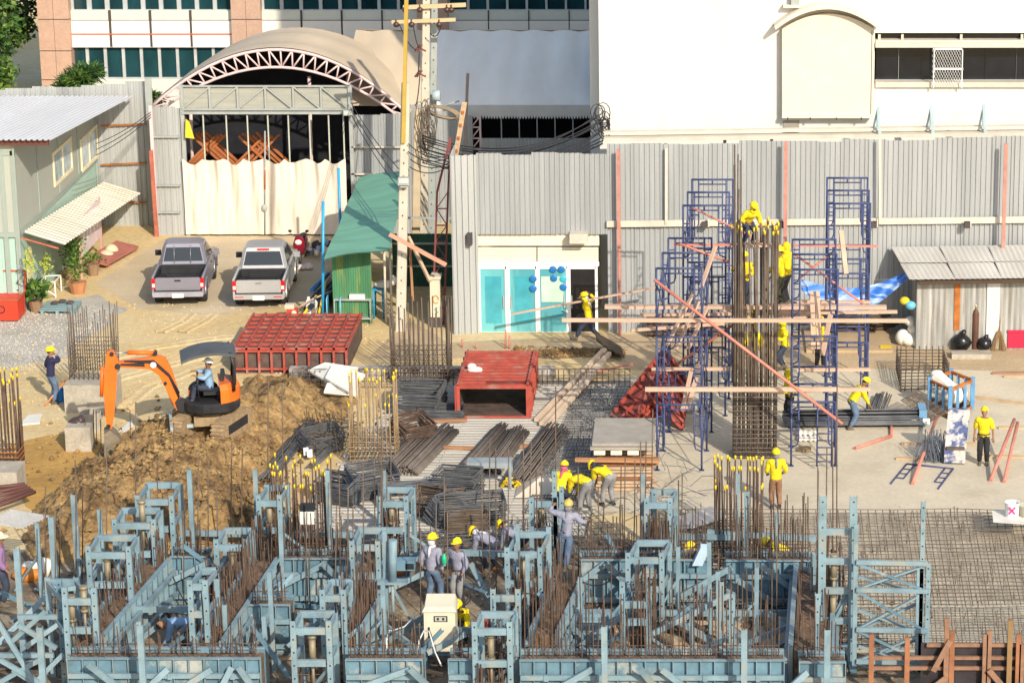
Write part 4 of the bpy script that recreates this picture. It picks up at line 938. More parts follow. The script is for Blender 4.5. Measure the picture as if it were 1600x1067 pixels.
    if rails:
        for x in (-.3,.25): s = MB(); s.tube((x,yr0-.03,1.08),(x,rb-.04,1.66), .014, 5); s.build('window_bar', paint, t)
    for sg in (-1,1):
        s = MB(); s.box((sg*(W+.13), 3.25, 1.15), (.2,.1,.18)); s.bar((sg*(W-.05),3.3,1.08),(sg*(W+.1),3.26,1.12), .05, .05); s.build('mirror', M_LINER if sg < 0 else paint, t)
        s = MB(); s.bb(sg*(W+.001), sg*(W+.02), 2.62 if not double else 2.3, 2.78 if not double else 2.46, .93, .96); s.build('door_handle', M_LINER, t)
        for yy in (.95, 4.0): wheel(t, sg*(W-.12), yy)
    t.location = loc; t.rotation_euler = (0,0,rz); return t
def paint(nm, c): return mat(nm, c, .32, metal=.35, var=.05, scale=1.2, spec=.6, fine=.05)
pickup(G(279,482), R(4), 'purple grey pickup truck with window bars, parked on the left', paint('purple grey paint', (.25,.245,.30)), False, True)
pickup(G(405,486), R(2.5), 'silver pickup truck with dark rear window and red brake light', paint('silver paint', (.46,.46,.47)), True, False)
# motorbike
mb0 = G(468,413); t = thing('motorbike', mb0, 'dark red scooter parked facing out beside the silver truck', 'motorbike')
M_MRED = mat('dark red fairing', (.22,.01,.025), .25)
def mw(y):
    s = MB(); s.path([mb0+Vector((.03*0,y+.27*math.cos(a),.28+.27*math.sin(a))) for a in [2*math.pi*j/18 for j in range(18)]], .055, 8, closed=True); o = s.build('wheel', M_TYRE, t)
    s = MB(); s.tube(mb0+Vector((-.05,y,.28)), mb0+Vector((.05,y,.28)), .17, 14); s.build('rim', M_RIM, o)
mw(0); mw(1.25)
s = MB(); s.loft([[mb0+Vector((x*k,y,z)) for x, z in ((-.18,z0),(.18,z0),(.22,(z0+z1)/2),(.12,z1),(-.12,z1),(-.22,(z0+z1)/2))] for k, y, z0, z1 in ((.6,-.12,.45,.8),(1,.02,.4,1.0),(.9,.25,.3,.98),(.5,.4,.3,.6))], smooth=True); s.build('front_fairing', M_MRED, t)
s = MB(); s.loft([[mb0+Vector((x*k,y,z)) for x, z in ((-.12,z0),(.12,z0),(.16,(z0+z1)/2),(.1,z1),(-.1,z1),(-.16,(z0+z1)/2))] for k, y, z0, z1 in ((.8,.4,.3,.45),(1,.7,.35,.72),(1,1.2,.45,.78),(.5,1.6,.65,.8))], smooth=True); s.build('rear_fairing', M_MRED, t)
s = MB(); s.ell(mb0+Vector((0,.95,.82)), (.13,.42,.07)); s.build('seat', M_LINER, t)
s = MB(); s.path([mb0+Vector((-.34,.2,1.05)), mb0+Vector((-.15,.1,1.02)), mb0+Vector((.15,.1,1.02)), mb0+Vector((.34,.2,1.05))], .02, 6); s.build('handlebar', M_LINER, t)
for sg in (-1,1): s = MB(); s.ell(mb0+Vector((sg*.3,.05,1.2)), (.07,.02,.05)); s.tube(mb0+Vector((sg*.3,.08,1.18)), mb0+Vector((sg*.24,.12,1.03)), .01, 4); s.build('mirror', M_LINER, t)
s = MB(); s.ell(mb0+Vector((0,-.1,.82)), (.13,.06,.1)); s.build('headlight', M_LAMPW, t)
s = MB(); s.bb(mb0.x-.1,mb0.x+.1,mb0.y-.05,mb0.y+.3,.56,.58); s.build('mudguard', M_MRED, t)
s = MB(); c = G(468,422); s.ell(c+Vector((0,0,.1)), (.3,.2,.1)); s.ell(c+Vector((.3,.05,.12)), (.2,.2,.12)); one(s, 'rag_heap', mat('pinkish white rags', (.72,.60,.56), .9), 'pinkish white rag heap in front of the scooter wheel', 'rags')
s = MB(); c = G(490,408)
for i in range(14): s.ell(c+Vector((rnd.uniform(-.5,.4),rnd.uniform(-.4,1.4),rnd.uniform(.1,.5))), (rnd.uniform(.08,.2),rnd.uniform(.08,.2),rnd.uniform(.06,.2)), 8, 5); s.mi = rnd.choice((0,0,1,2))
one(s, 'junk_heap', [M_JOINT, mat('blue grey bag', (.34,.40,.50), .8), mat('pinkish white rags', (.7,.6,.56))], 'heap of dark and pale bags right of the scooter', 'junk')

# ------------------------------------------------------------------ excavator
EX = G(332, 674, .72); EXR = R(180+12)
M_ORG = mat('excavator orange', (.70,.145,.015), .45, var=.10, scale=2, fine=.06, col2=(.50,.12,.03), mix=(.62,.75)); M_BLK = mat('black machine paint', (.022,.022,.025), .5, var=.4, scale=2.5, fine=.2)
M_MUD = mat('dried mud', (.30,.21,.12), .95, var=.25, scale=5, fine=.2)
ex = thing('mini_excavator', (0,0,0), 'orange mini excavator with black canopy digging on the clay mound', 'excavator')
for sg in (-1, 1):                                   # local: +x = boom direction, y = side
    s = MB(); y = sg*.62; prof = []
    for j in range(24):
        a = 2*math.pi*j/24; cx = .72 if math.cos(a) > 0 else -.72; prof.append((cx+.27*math.cos(a), .27+.27*math.sin(a)))
    s.loft([[Vector((px, y+dy, pz)) for px, pz in prof] for dy in (-.17,.17)])
    for j in range(44):
        L = 4*.72+2*math.pi*.27; d = L*j/44
        if d < 1.44: p, n_ = (-.72+d, .54), (0,1)
        elif d < 1.44+math.pi*.27: a = math.pi/2-(d-1.44)/.27; p, n_ = (.72+.27*math.cos(a), .27+.27*math.sin(a)), (math.cos(a),math.sin(a))
        elif d < 2.88+math.pi*.27: p, n_ = (.72-(d-1.44-math.pi*.27), 0), (0,-1)
        else: a = -math.pi/2-(d-2.88-math.pi*.27)/.27; p, n_ = (-.72+.27*math.cos(a), .27+.27*math.sin(a)), (math.cos(a),math.sin(a))
        s.bar(Vector((p[0],y-.19,p[1]))+Vector((n_[0],0,n_[1]))*.012, Vector((p[0],y+.19,p[1]))+Vector((n_[0],0,n_[1]))*.012, .05, .05, (n_[0],0,n_[1]))
    s.mi = 1; s.bb(-.6,.6,y+sg*.17,y+sg*.19,.15,.4); s.v = [tuple(Matrix.Rotation(R(62),3,'Z')@Vector(p)) for p in s.v]; s.build('track', [M_MUD, M_BLK], ex)
s = MB(); s.bb(-.5,.5,-.45,.45,.3,.55); s.tube((0,0,.5),(0,0,.68), .36, 16); s.build('undercarriage', M_MUD, ex)
s = MB(); s.loft([[(1.08,y,z) for y, z in ((-.78,.12),(.78,.12),(.78,.42),(-.78,.42))],[(1.16,y,z) for y, z in ((-.78,.08),(.78,.08),(.78,.45),(-.78,.45))]]); s.bar((.5,-.3,.3),(1.1,-.3,.3), .1, .1); s.bar((.5,.3,.3),(1.1,.3,.3), .1, .1); s.build('blade', mat('grey blue worn steel', (.34,.40,.42), .5, var=.2), ex)
def rr(pts, z0, z1, s, bev=.06):
    c = sum((Vector(p) for p in pts), Vector((0,0)))/len(pts)
    ins = lambda k: [Vector(p)+(c-Vector(p)).normalized()*k for p in pts]
    s.loft([[Vector((p.x,p.y,z)) for p in ins(k)] for z, k in ((z0,bev),(z0+bev,0),(z1-bev,0),(z1,bev))])
hp = [(.72*math.cos(a)*(1.05 if math.cos(a) > 0 else 1.12), .72*math.sin(a)) for a in [2*math.pi*j/20 for j in range(20)]]
s = MB(); rr(hp, .68, .98, s); s.build('platform', M_BLK, ex)
s = MB(); hp2 = [p for p in hp if p[0] < -.05]; s.loft([[Vector((p[0]*k,p[1]*k,z)) for p in hp2] for z, k in ((.98,1.01),(1.35,1.0),(1.5,.9))]); s.build('engine_cover', M_ORG, ex)
s = MB(); s.ell((.18,-.52,1.12), (.42,.2,.26), 14, 8); s.build('front_cowl', M_BLK, ex)
s = MB(); s.bb(-.25,.2,-.22,.22,1.12,1.22); s.bar((-.28,0,1.2),(-.36,0,1.75), .44, .1, (1,0,0)); s.build('seat', M_BLK, ex)
cn = MB(); rows = []
for i in range(7):
    t_ = i/6; x = lerp(-.72, .78, t_); rows.append([Vector((x, y, 2.50-.10*(2*t_-1)**2-.05*(y/.55)**2-(.12*t_**3))) for y in (-.62,-.55,-.3,0,.3,.55,.62)])
cn.loft(rows, caps=False, closed=False, smooth=True); cn.loft([[p-Vector((0,0,.07)) for p in r] for r in rows], caps=False, closed=False, smooth=True)
for e in (0,-1):
    for j in range(6): a, b = rows[e][j], rows[e][j+1]; cn.poly([a,b,b-Vector((0,0,.07)),a-Vector((0,0,.07))])
for j in (0,-1):
    for i in range(6): a, b = rows[i][j], rows[i+1][j]; cn.poly([a,b,b-Vector((0,0,.07)),a-Vector((0,0,.07))])
cn.build('canopy', mat('dark grey canopy', (.075,.08,.085), .6, var=.2), ex)
for y in (-.55,.55): s = MB(); s.path([(-.62,y,1.3),(-.66,y,2.0),(-.55,y,2.4)], .05, 6); s.build('canopy_post', M_BLK, ex)
s = MB(); s.bb(-.70,-.66,-.5,.5,1.45,2.3); s.build('rear_panel', mat('smoked panel', (.07,.045,.03), .3), ex)
for y in (-.28,.28): s = MB(); s.path([(.32,y,.98),(.36,y,1.45),(.33,y,1.62)], .02, 5); s.ell((.33,y,1.64), (.035,.035,.05)); s.build('lever', M_BLK, ex)
s = MB(); s.bb(.42,.6,-.42,-.2,.98,1.12); s.build('toolbox', M_ORG, ex)
def plate(pts, y0, y1, nm, m):
    s = MB(); p = [Vector((x,y0,z)) for x, z in pts]; s.prism(p, (0,y1-y0,0)); return s.build(nm, m, ex)
zo = -.05
plate([(.72,.62),(.92,.72),(.98,.95),(.9,1.05),(.66,.95)], -.14,.14, 'swing_post', M_BLK)
plate([(.80,.70),(.95,.70),(1.16,1.20),(1.38,1.72),(1.62,1.92),(2.52,2.04),(2.54,2.16),(1.7,2.24),(1.42,2.3),(1.18,2.22),(1.02,1.85),(.86,1.2)], -.09,.09, 'boom', M_ORG)
s = MB(); s.tube((1.0,0,.85),(1.22,0,1.5), .055, 8); s.build('boom_cylinder', M_ORG, ex)
s = MB(); s.tube((1.32,-.1,1.78),(1.32,-.135,1.78), .075, 12); s.build('work_light', M_LAMPW, ex) if False else None
lt = MB(); lt.tube((1.52,.09,2.05),(1.52,.15,2.05), .085, 14); lt.build('work_light', M_LAMPW, ex)
s = MB(); s.tube((1.45,0,2.36),(2.2,0,2.41), .065, 8); s.mi = 1; s.tube((2.2,0,2.41),(2.6,0,2.42), .03, 6); s.mi = 0; s.bar((1.42,0,2.2),(1.45,0,2.36), .16, .1, (1,0,0)); s.build('stick_cylinder', [M_ORG, M_RIM], ex)
plate([(2.40,2.12),(2.46,1.98),(2.58,2.02),(2.66,2.5),(2.74,2.48),(2.82,2.1),(2.9,1.4),(2.88,.55),(2.86,.30),(2.74,.28),(2.66,.6),(2.55,1.4),(2.50,1.9)][3:]+[(2.46,1.98),(2.44,2.14),(2.56,2.5)], -.085,.085, 'stick', M_ORG)
s = MB(); s.tube((2.9,0,2.05),(2.96,0,1.2), .05, 8); s.build('bucket_cylinder', M_ORG, ex)
s = MB(); ring = [(2.80,.30),(2.62,.16),(2.46,-.10),(2.48,-.42),(2.70,-.62),(2.98,-.58),(3.0,-.5),(2.74,-.5),(2.58,-.36),(2.58,-.1),(2.74,.08),(2.95,.2)]
s.prism([Vector((x,-.3,z)) for x, z in ring], (0,.6,0))
for y in (-.31,.30): s.prism([Vector((x,y,z)) for x, z in ring[:6]+[(2.95,.2)]], (0,.012,0))
for y in (-.25,-.08,.08,.25): s.bar((2.95,y,-.55),(3.12,y,-.52), .07, .04)
s.build('bucket', mat('muddy bucket', (.20,.16,.11), .8, var=.35, scale=4), ex)
for i in range(3): s = MB(); s.path([(.85,.11,1.0+.1*i),(1.1,.13,1.7+.03*i),(1.5,.12,2.1+.04*i),(2.3,.11,2.2)], .018, 5); s.build('hose', M_CABLE, ex)
for (u, z, r) in ((.88,.86,.07),(2.48,2.06,.08),(2.62,2.42,.06),(1.45,2.36,.06),(2.82,.36,.06),(1.22,1.5,.05)): s = MB(); s.tube((u,-.13,z),(u,.13,z), r, 10); s.build('pin', M_BLK, ex)
s = MB(); s.prism([Vector((x,.0905,z)) for x, z in ((1.75,2.0),(2.4,2.07),(2.4,2.13),(1.75,2.12))], (0,.006,0)); s.build('side_stripe', M_BLK, ex)
ex.location = EX; ex.rotation_euler = (0,0,EXR)
# ------------------------------------------------------------------ deck, reinforcement, scaffolds
M_DECK = mat('grey deck sheet', (.42,.40,.36), .75, metal=.05, var=.2, scale=1.5, streak=(.15,4,1), fine=.12, col2=(.30,.25,.19), mix=(.52,.68))
M_BAR = mat('dark rebar', (.13,.098,.075), .7, metal=.2, var=.35, scale=3)
M_BARR = mat('rusty rebar', (.105,.067,.048), .85, var=.45, scale=4)
M_BARG = mat('grey rebar', (.13,.135,.145), .55, metal=.4, var=.25, scale=3)
M_BART = mat('tan rebar', (.30,.21,.12), .85, var=.3, scale=4)
M_CAPY = mat('yellow cap', (.72,.52,.02), .6)
M_NAVY = mat('navy scaffold paint', (.045,.06,.15), .5, var=.35, scale=5, fine=.1)
M_FORM = mat('red formwork paint', (.36,.062,.042), .6, var=.22, scale=3, fine=.12, col2=(.33,.16,.13), mix=(.52,.66))
M_FORMD = mat('formwork plywood dark', (.10,.07,.06), .8, var=.4, scale=3)
M_PLANK = mat('pinkish scaffold plank', (.52,.36,.27), .85, var=.14, scale=1.3, fine=.12)
M_PIPER = mat('salmon tube', (.55,.20,.15), .6, var=.2)
M_TAG = mat('white tag', (.8,.8,.8))
# ribbed deck (stuff of the setting: one sheet)
Q = [G(448,838), G(912,838), G(985,598), G(640,598)]
mb = MB(); y0, y1 = Q[0].y, Q[2].y; n = int((y1-y0)/.24)
for i in range(n):
    ya, yb_ = lerp(y0,y1,i/n), lerp(y0,y1,(i+1)/n); t = (i+.5)/n
    xa = lerp(Q[0].x, Q[3].x, t); xb = lerp(Q[1].x, Q[2].x, t); d = yb_-ya
    for a, b in ((xa, lerp(xa,xb,.36)), (lerp(xa,xb,.36)+.01, lerp(xa,xb,.71)), (lerp(xa,xb,.71)+.01, xb)):
        o = rnd.uniform(-.25,.25) if a == xa else 0; z = rnd.uniform(-.006,.006); a += o
        mb.hexa([(a,ya+.03,.008),(b,ya+.03,.008),(b,yb_-.02,.008),(a,yb_-.02,.008),(a,ya+.06,.075+z),(b,ya+.06,.075+z),(b,yb_-.05,.075+z),(a,yb_-.05,.075+z)])
struct(mb, 'deck', M_DECK)
sheet_poly([(446,842),(914,842),(987,596),(636,596)], .0045+.001, 'deck_base', mat('dark gap', (.10,.085,.065), .95), .02)
def mesh_mat(name, q, na, nb, z, r, m, label, cat='rebar mat', wav=.02, layers=1, verts=0, jit=.03, z1=None):
    s = MB(); q = [Vector(p) for p in q]
    P = lambda u, v: q[0].lerp(q[1],u).lerp(q[3].lerp(q[2],u), v)+Vector((0,0,z+(0 if z1 is None else (z1-z)*v)+wav*noise.noise(Vector((u*9,v*7,z*5)))))
    for L in range(layers):
        dz = Vector((0,0,-.10*L))
        for i in range(na):
            u = min(1, max(0, (i+rnd.uniform(-.25,.25)*jit*10)/max(1,na-1))); s.path([P(u,v/8)+dz for v in range(9)], r, 4, caps=False)
        for j in range(nb):
            v = min(1, max(0, (j+rnd.uniform(-.25,.25)*jit*10)/max(1,nb-1))); s.path([P(u/10,v)+dz+Vector((0,0,r*2)) for u in range(11)], r, 4, caps=False)
    for k in range(verts):
        u, v = rnd.random(), rnd.random(); p = P(u,v); s.tube(p-Vector((0,0,.12)), p+Vector((rnd.uniform(-.03,.03),0,rnd.uniform(.02,.28))), r, 4)
    return one(s, name, m, label, cat)
# edge beam at the back of the deck
s = MB(); a, b = G(452,592), G(868,590); s.bb(a.x, b.x, a.y, a.y+.35, 0, .32); one(s, 'kerb_beam', mat('stained concrete kerb', (.34,.32,.29), .9, var=.5, scale=2.5, fine=.2, col2=(.05,.05,.05), mix=(.5,.6)), 'black stained concrete kerb behind the deck', 'kerb')
mesh_mat('rebar_mat', [(G(455,612).x,G(800,606).y,.0),(G(985,606).x,G(800,606).y,.0),(G(985,606).x,G(800,606).y+.06,.55),(G(455,612).x,G(800,606).y+.06,.55)], 62, 4, .0, .012, M_BARR, 'upright rebar mesh along the back edge of the deck', wav=.01)
mesh_mat('rebar_mat', [G(820,800,.16),G(905,800,.16),G(985,605,.16),G(905,605,.16)], 18, 36, 0, .012, M_BARG, 'dark rebar mesh strip along the right edge of the deck', layers=1, verts=80)
mesh_mat('rebar_mat', [G(500,866,.1),G(1010,866,.1),G(930,800,.1),G(640,836,.1)], 30, 8, .05, .012, M_BARG, 'loose rebar mesh in front of the deck edge', layers=1, verts=60, wav=.06)
# foundation mats on the right
PB = [G(1040,948,.0), G(2050,1010,.0), G(1990,792,.0), G(1035,796,.0)]
M_BARM = mat('tan grey mat steel', (.15,.125,.10), .8, var=.3, scale=3)
mesh_mat('rebar_mat', [G(1040,945,.28), G(1990,945,.28), G(1940,797,.28), G(1040,797,.28)], 78, 27, .0, .0125, M_BARM, 'wide upper rebar mat right of the blue formwork', wav=.05, layers=1, verts=240)
mesh_mat('rebar_mat', [G(1230,1012,.10), G(2000,1012,.10), G(1985,950,.14), G(1230,950,.14)], 60, 14, .0, .012, M_BARM, 'lower rebar mat over pale concrete at the right edge', wav=.06, verts=120)
sheet_poly([(1240,1020),(2080,1020),(1990,940),(1240,940)], .012, 'blinding_concrete', mat('pale blinding', (.52,.47,.37), .9, var=.16, scale=1.2, fine=.1), .1)
sheet_poly([(1035,945),(2060,945),(1985,800),(1035,800)], .010, 'pit_bed', mat('grey pit bed', (.47,.40,.30), .9, var=.3, scale=1.5, fine=.15), .1)
# scrap wire tangles between deck and slab
s = MB()
for i in range(46):
    a = G(rnd.uniform(930,1110), rnd.uniform(730,815), .1); d = Vector((rnd.uniform(-1.6,1.6), rnd.uniform(-1.5,1.5), rnd.uniform(-.05,.7))); s.path([a, a+d*.5+Vector((0,0,rnd.uniform(0,.15))), a+d], .008, 4)
one(s, 'loose_wires', M_BARG, 'tangle of loose wires and rods around the bending workers', 'wires')
s = MB()
for i in range(14): a = G(1048+i*1.5,812+i*1.2,.3); s.bar(a, a+Vector((1.1,.9,.05)), .10, .03)
one(s, 'metal_sheets', mat('pale zinc strips', (.58,.57,.55), .4, metal=.3), 'pale ribbed metal strips on the rebar mat near the rusty column', 'metal strips')

def rebar_cage(x0, x1, ytop, ybase, m, label, nx=8, ny=5, depth=None, r=.018, hv=(.85,1.), caps=True, ties=6, tie_h=.4, tm=None, base_z=0., longs=0, longh=1.3, tie_from=0., pairs=False):
    s_ = S(YG(ybase, base_z), base_z); c = G((x0+x1)/2, ybase, base_z); w_ = (x1-x0)/s_; dp = depth or w_*.75
    h = V((x0+x1)/2, ytop, c.y).z-base_z; c = c+Vector((0, dp*.5, 0))
    t = thing('rebar_column', c, label, 'rebar column'); pts = []
    for i in range(nx):
        for j in range(ny):
            if 0 < i < nx-1 and 0 < j < ny-1: continue
            pts.append((-w_/2+w_*i/(nx-1), -dp/2+dp*j/(ny-1)))
            if pairs: pts.append((-w_/2+w_*i/(nx-1)+.045*(1 if i < nx/2 else -1), -dp/2+dp*j/(ny-1)))
    lens = []
    for k, (x, y) in enumerate(pts):
        hh = h*rnd.choice(hv)*rnd.uniform(.97,1.0); lean = Vector((rnd.gauss(0,.012)*hh, rnd.gauss(0,.012)*hh, 0))
        if k < longs*2 and k % 2: hh = h*longh*rnd.uniform(.85,1)
        s = MB(); p = c+Vector((x,y,0)); q = p+Vector((0,0,hh))+lean; s.tube(p, q, r, 5); o = s.build('bar', m, t)
        if caps and hh <= h*1.02: s = MB(); s.tube(q-Vector((0,0,.09)), q+Vector((0,0,.02)), r*1.3, 5); s.build('cap', M_CAPY, o)
    for k in range(ties):
        z = tie_from+tie_h*(k+.5)/ties*h; e = r*1.2
        s = MB(); q = [c+Vector((sx*(w_/2+e), sy*(dp/2+e), z+rnd.uniform(-.02,.02))) for sx, sy in ((-1,-1),(1,-1),(1,1),(-1,1))]
        for i in range(4): s.tube(q[i-1], q[i], r*.62, 4)
        for i in range(1, nx-1, 2): x = -w_/2+w_*i/(nx-1); s.tube(c+Vector((x,-dp/2-e,z+.02)), c+Vector((x,dp/2+e,z+.02)), r*.55, 4)
        s.build('tie', tm or m, t)
    return t, c, w_, dp, h
M_BARBR = mat('brown grey rebar', (.155,.13,.115), .7, metal=.2, var=.25, scale=3)
rc1 = rebar_cage(1147,1212,352,717, M_BAR, 'very tall dark rebar column between the two scaffolds', nx=10, ny=6, r=.022, hv=(1.,1.,1.,.62), ties=15, tie_h=.30, tm=M_BARBR, longs=7, longh=1.32, pairs=True)
rebar_cage(548,618,590,730, M_BART, 'tan rebar column with yellow caps standing on the deck', nx=12, ny=6, r=.019, hv=(1.,1.,.72), ties=7, tie_h=.36)
rebar_cage(612,700,478,600, M_BAR, 'dense grey rebar column at the foot of the concrete pole', nx=13, ny=6, r=.021, hv=(1.,.92,.85), caps=False, ties=6, tie_h=.38)
pb = G(140,645); s_ = S(pb.y); bw = 77/s_/2; s = MB(); h = V(140,602,pb.y).z
s.bb(pb.x-bw, pb.x+bw, pb.y, pb.y+1.2, 0, h); one(s, 'concrete_plinth', M_CONC, 'square concrete plinth under the dark rebar column beside the digger', 'plinth')
rebar_cage(109,176,482,602-9, M_BAR, 'dark rebar column rising from the concrete plinth', nx=10, ny=6, r=.015, hv=(1.,.95,.7), caps=False, ties=9, tie_h=.5, base_z=h)
rebar_cage(-26,29,584,742, M_BARR, 'rusty rebar column cut by the left edge of the picture', nx=11, ny=5, r=.022, hv=(1.,.95,.7), ties=5, tie_h=.25, tm=M_RUST)
rebar_cage(428,510,727,876, M_BARR, 'rusty rebar column with yellow caps behind the blue frames on the left', nx=14, ny=5, r=.019, hv=(1.,.95,.8), ties=4, tie_h=.3)
rebar_cage(1118,1190,727,880, M_BARR, 'rusty brown rebar column below the worker in brown trousers', nx=13, ny=5, r=.021, hv=(1.,1.,.8), ties=4, tie_h=.3)

def bar_bundle(p, q, w_, hgt, n, r, m, label, caps=None, group=None):
    a, b = Vector(p), Vector(q); d = (b-a).normalized(); u = d.cross(Vector((0,0,1))).normalized(); s = MB()
    for i in range(n):
        t = rnd.uniform(-1,1); z = hgt*(1-t*t)*rnd.random(); o = u*(t*w_/2)+Vector((0,0,z+r)); e = d*rnd.uniform(-.06,.06)
        s.tube(a+o+e, b+o*1.02+e, r, 5)
    if caps:
        s.mi = 1
        for i in range(n): t = rnd.uniform(-1,1); o = u*(t*w_/2)+Vector((0,0,hgt*(1-t*t)*rnd.random()+r)); s.tube(a+o-d*.08, a+o-d*.02, r*1.5, 5)
    return one(s, 'bar_bundle', [m, M_CAPY] if caps else m, label, 'steel bars', group)
M_BARBR = mat('brown grey rebar', (.20,.165,.14), .7, metal=.2, var=.25, scale=3)
GB = 'bundles of straight bars on the deck'
Z = .09
bar_bundle(G(606,742,Z), G(672,676,Z), .75, .28, 80, .020, M_BARBR, 'brown straight bar bundle right of the tan rebar column, left one', group=GB)
bar_bundle(G(636,742,Z), G(700,676,Z), .65, .28, 70, .020, M_BARBR, 'brown straight bar bundle touching the leftmost bundle on its right', group=GB)
bar_bundle(G(718,752,Z), G(786,676,Z), .7, .3, 80, .020, M_BARBR, 'brown straight bar bundle in the middle of the deck', group=GB)
bar_bundle(G(768,740,Z), G(812,678,Z), .6, .25, 60, .020, M_BARBR, 'thinner brown bar bundle right of the middle bundle', group=GB)
bar_bundle(G(806,760,Z), G(868,676,Z), .85, .32, 90, .020, M_BARBR, 'rightmost brown bar bundle on the deck by the timber poles', group=GB)
bar_bundle(G(800,760,Z), G(826,716,Z), .55, .3, 50, .022, M_BARG, 'short dark bar bundle with bright yellow painted ends', caps=True)
bar_bundle(G(415,752,.1), G(484,660,.25), .5, .12, 26, .018, M_BARG, 'long grey bars lying at the edge of the clay mound')
bar_bundle(G(488,730,.1), G(528,690,.25), .3, .1, 14, .018, M_BARG, 'short grey bars leading to the dark wire heap')
bar_bundle(G(1226,660,.1), G(1438,658,.1), .75, .35, 90, .024, M_BARG, 'long dark steel bar bundle behind the bending yellow worker')
s = MB(); c = G(1440,656,.1); s.bb(c.x-.1,c.x+.12,c.y-.4,c.y+.4,.05,.5); s.mi = 1; s.box(c+Vector((.1,-.45,.1)), (.2,.02,.16)); s.box(c+Vector((-.25,-.42,.1)), (.14,.02,.14)); one(s, 'wrapping', [mat('blue wrap', (.14,.30,.48), .5), M_TAG], 'blue wrapping with white tags at the right end of the bar bundle', 'wrapping')
bar_bundle(G(1372,640,.1), G(1380,618,.1), .5, .1, 22, .02, M_BARG, 'short grey bars lying behind the bending yellow worker')
def stirrups(px, py, L, W_, n, rz, m, label, step=.018, tilt=0., rz2=None, r=.009, z0=.1, lean=0.):
    """a stack of rectangular ties: rectangles L x W_, stacked along the local z then tilted"""
    c = G(px, py, z0); M = Matrix.Rotation(rz, 3, 'Z') @ Matrix.Rotation(tilt, 3, 'X'); s = MB()
    for i in range(n):
        j = Vector((rnd.gauss(0,.02)+lean*i*step, rnd.gauss(0,.02), 0)); a = rnd.gauss(0,.035)
        RM = M @ Matrix.Rotation(a, 3, 'Z')
        q = [c + RM@(Vector((x*L/2, y*W_/2, i*step))+j) for x, y in ((-1,-1),(1,-1),(1,1),(-1,1))]
        for k in range(4): s.tube(q[k-1], q[k], r, 4)
    return one(s, 'stirrup_stack', m, label, 'stirrups', 'stirrup stacks on the deck')
stirrups(716,775,1.15,.9,34,R(-12),M_BARG,'square crate-like stirrup stack in the middle of the deck', step=.022, r=.012)
stirrups(735,815,1.7,.55,40,R(14),M_BARG,'long flat stirrup stack lying tilted in front of the square stack', step=.02, tilt=R(20), r=.012)
stirrups(690,815,.7,.75,36,R(50),M_BARG,'dark stirrup stack left of the long flat stack', step=.022, tilt=R(35), r=.013)
stirrups(730,830,1.0,.4,24,R(8),M_BAR,'small dark stirrup stack lowest on the deck', step=.022, r=.013)
stirrups(640,772,1.6,.75,30,R(6),M_BARG,'rectangular stirrups standing like a rack left of centre', step=.035, tilt=R(80), r=.012)
stirrups(575,772,1.3,.7,46,R(30),M_BARG,'grey stirrup stack left of the standing rack', step=.02, tilt=R(25), r=.012)
stirrups(536,782,1.1,.6,38,R(-30),M_BARG,'leftmost grey stirrup stack at the deck edge', step=.02, tilt=R(15), r=.012)
stirrups(678,800,.8,.6,34,R(-20),M_BAR,'dark stirrup stack between the rack and the square stack', step=.022, tilt=R(30), r=.013)
stirrups(712,808,.6,.6,32,R(10),M_BAR,'dark stirrups packed behind the long flat stack', step=.022, r=.013)
stirrups(654,635,1.4,1.3,46,R(-8),M_BARG,'big grey stirrup heap in front of the dense grey rebar column', step=.014, tilt=R(6), r=.012)
stirrups(690,648,1.3,.8,20,R(3),M_BARG,'low grey stirrups spilling right from the big heap', step=.012, r=.012)
stirrups(640,690,1.,.8,40,R(40),M_BARR,'brownish stirrup stack inside the dark angle frame', step=.02, tilt=R(20), r=.012)
stirrups(772,712,.1,.1,1,0,M_BARG,'x') if False else None
stirrups(500,700,1.1,.6,30,R(35),M_BARG,'dark stirrups with white tags left of the tan column', step=.02, tilt=R(20), r=.012)
s = MB(); 
for p, q in (((621,640,.6),(662,660,.35)),((662,660,.35),(630,706,.15))): s.bar(G(*p), G(*q), .10, .06)
one(s, 'angle_frame', mat('grey steel angle', (.17,.18,.19), .5, metal=.4), 'dark bent steel angle right of the tan rebar column', 'steel angle')
s = MB()
for i in range(60):
    a = G(rnd.uniform(478,545), rnd.uniform(655,690), rnd.uniform(.1,.6)); d = Vector((rnd.uniform(-.6,.6), rnd.uniform(-.5,.5), rnd.uniform(-.2,.2))); s.tube(a-d, a+d, .012, 4)
for i in range(8): a = G(480+i*9,664+ i%3*8,.1); s.tube(a, a+Vector((0,0,.5)), .012, 4)
one(s, 'wire_heap', M_BAR, 'dark heap of bent cages between the mound and tan column', 'wire heap')
s = MB()
for k, (px, py, ang) in enumerate(((484,708,.3),(478,705,.5),(534,686,.1),(625,625,.2),(652,630,.3))): c = G(px,py,.25); s = MB(); s.box(c, (.14,.02,.22), rz=ang); one(s, 'paper_tag', M_TAG, ['white tag on the dark stirrups, right one','white tag on the dark stirrups, left one','white tag between the dark stirrups and tan column','white tag at the left of the big grey heap','white tag at the right of the big grey heap'][k], 'tag')
s = MB(); a = G(770,740,.5); s.bb(a.x-.7,a.x+.5,a.y,a.y+.5,.65,.80); s.bb(a.x-.7,a.x-.64,a.y,a.y+.06,.08,.65); s.bb(a.x+.44,a.x+.5,a.y,a.y+.06,.08,.65); s.bb(a.x-.7,a.x-.64,a.y+.44,a.y+.5,.08,.65); s.bb(a.x+.44,a.x+.5,a.y+.44,a.y+.5,.08,.65)
one(s, 'cutting_bench', mat('blue grey bench', (.26,.30,.32), .5, var=.15), 'low blue grey steel bench among the bar bundles', 'bench')
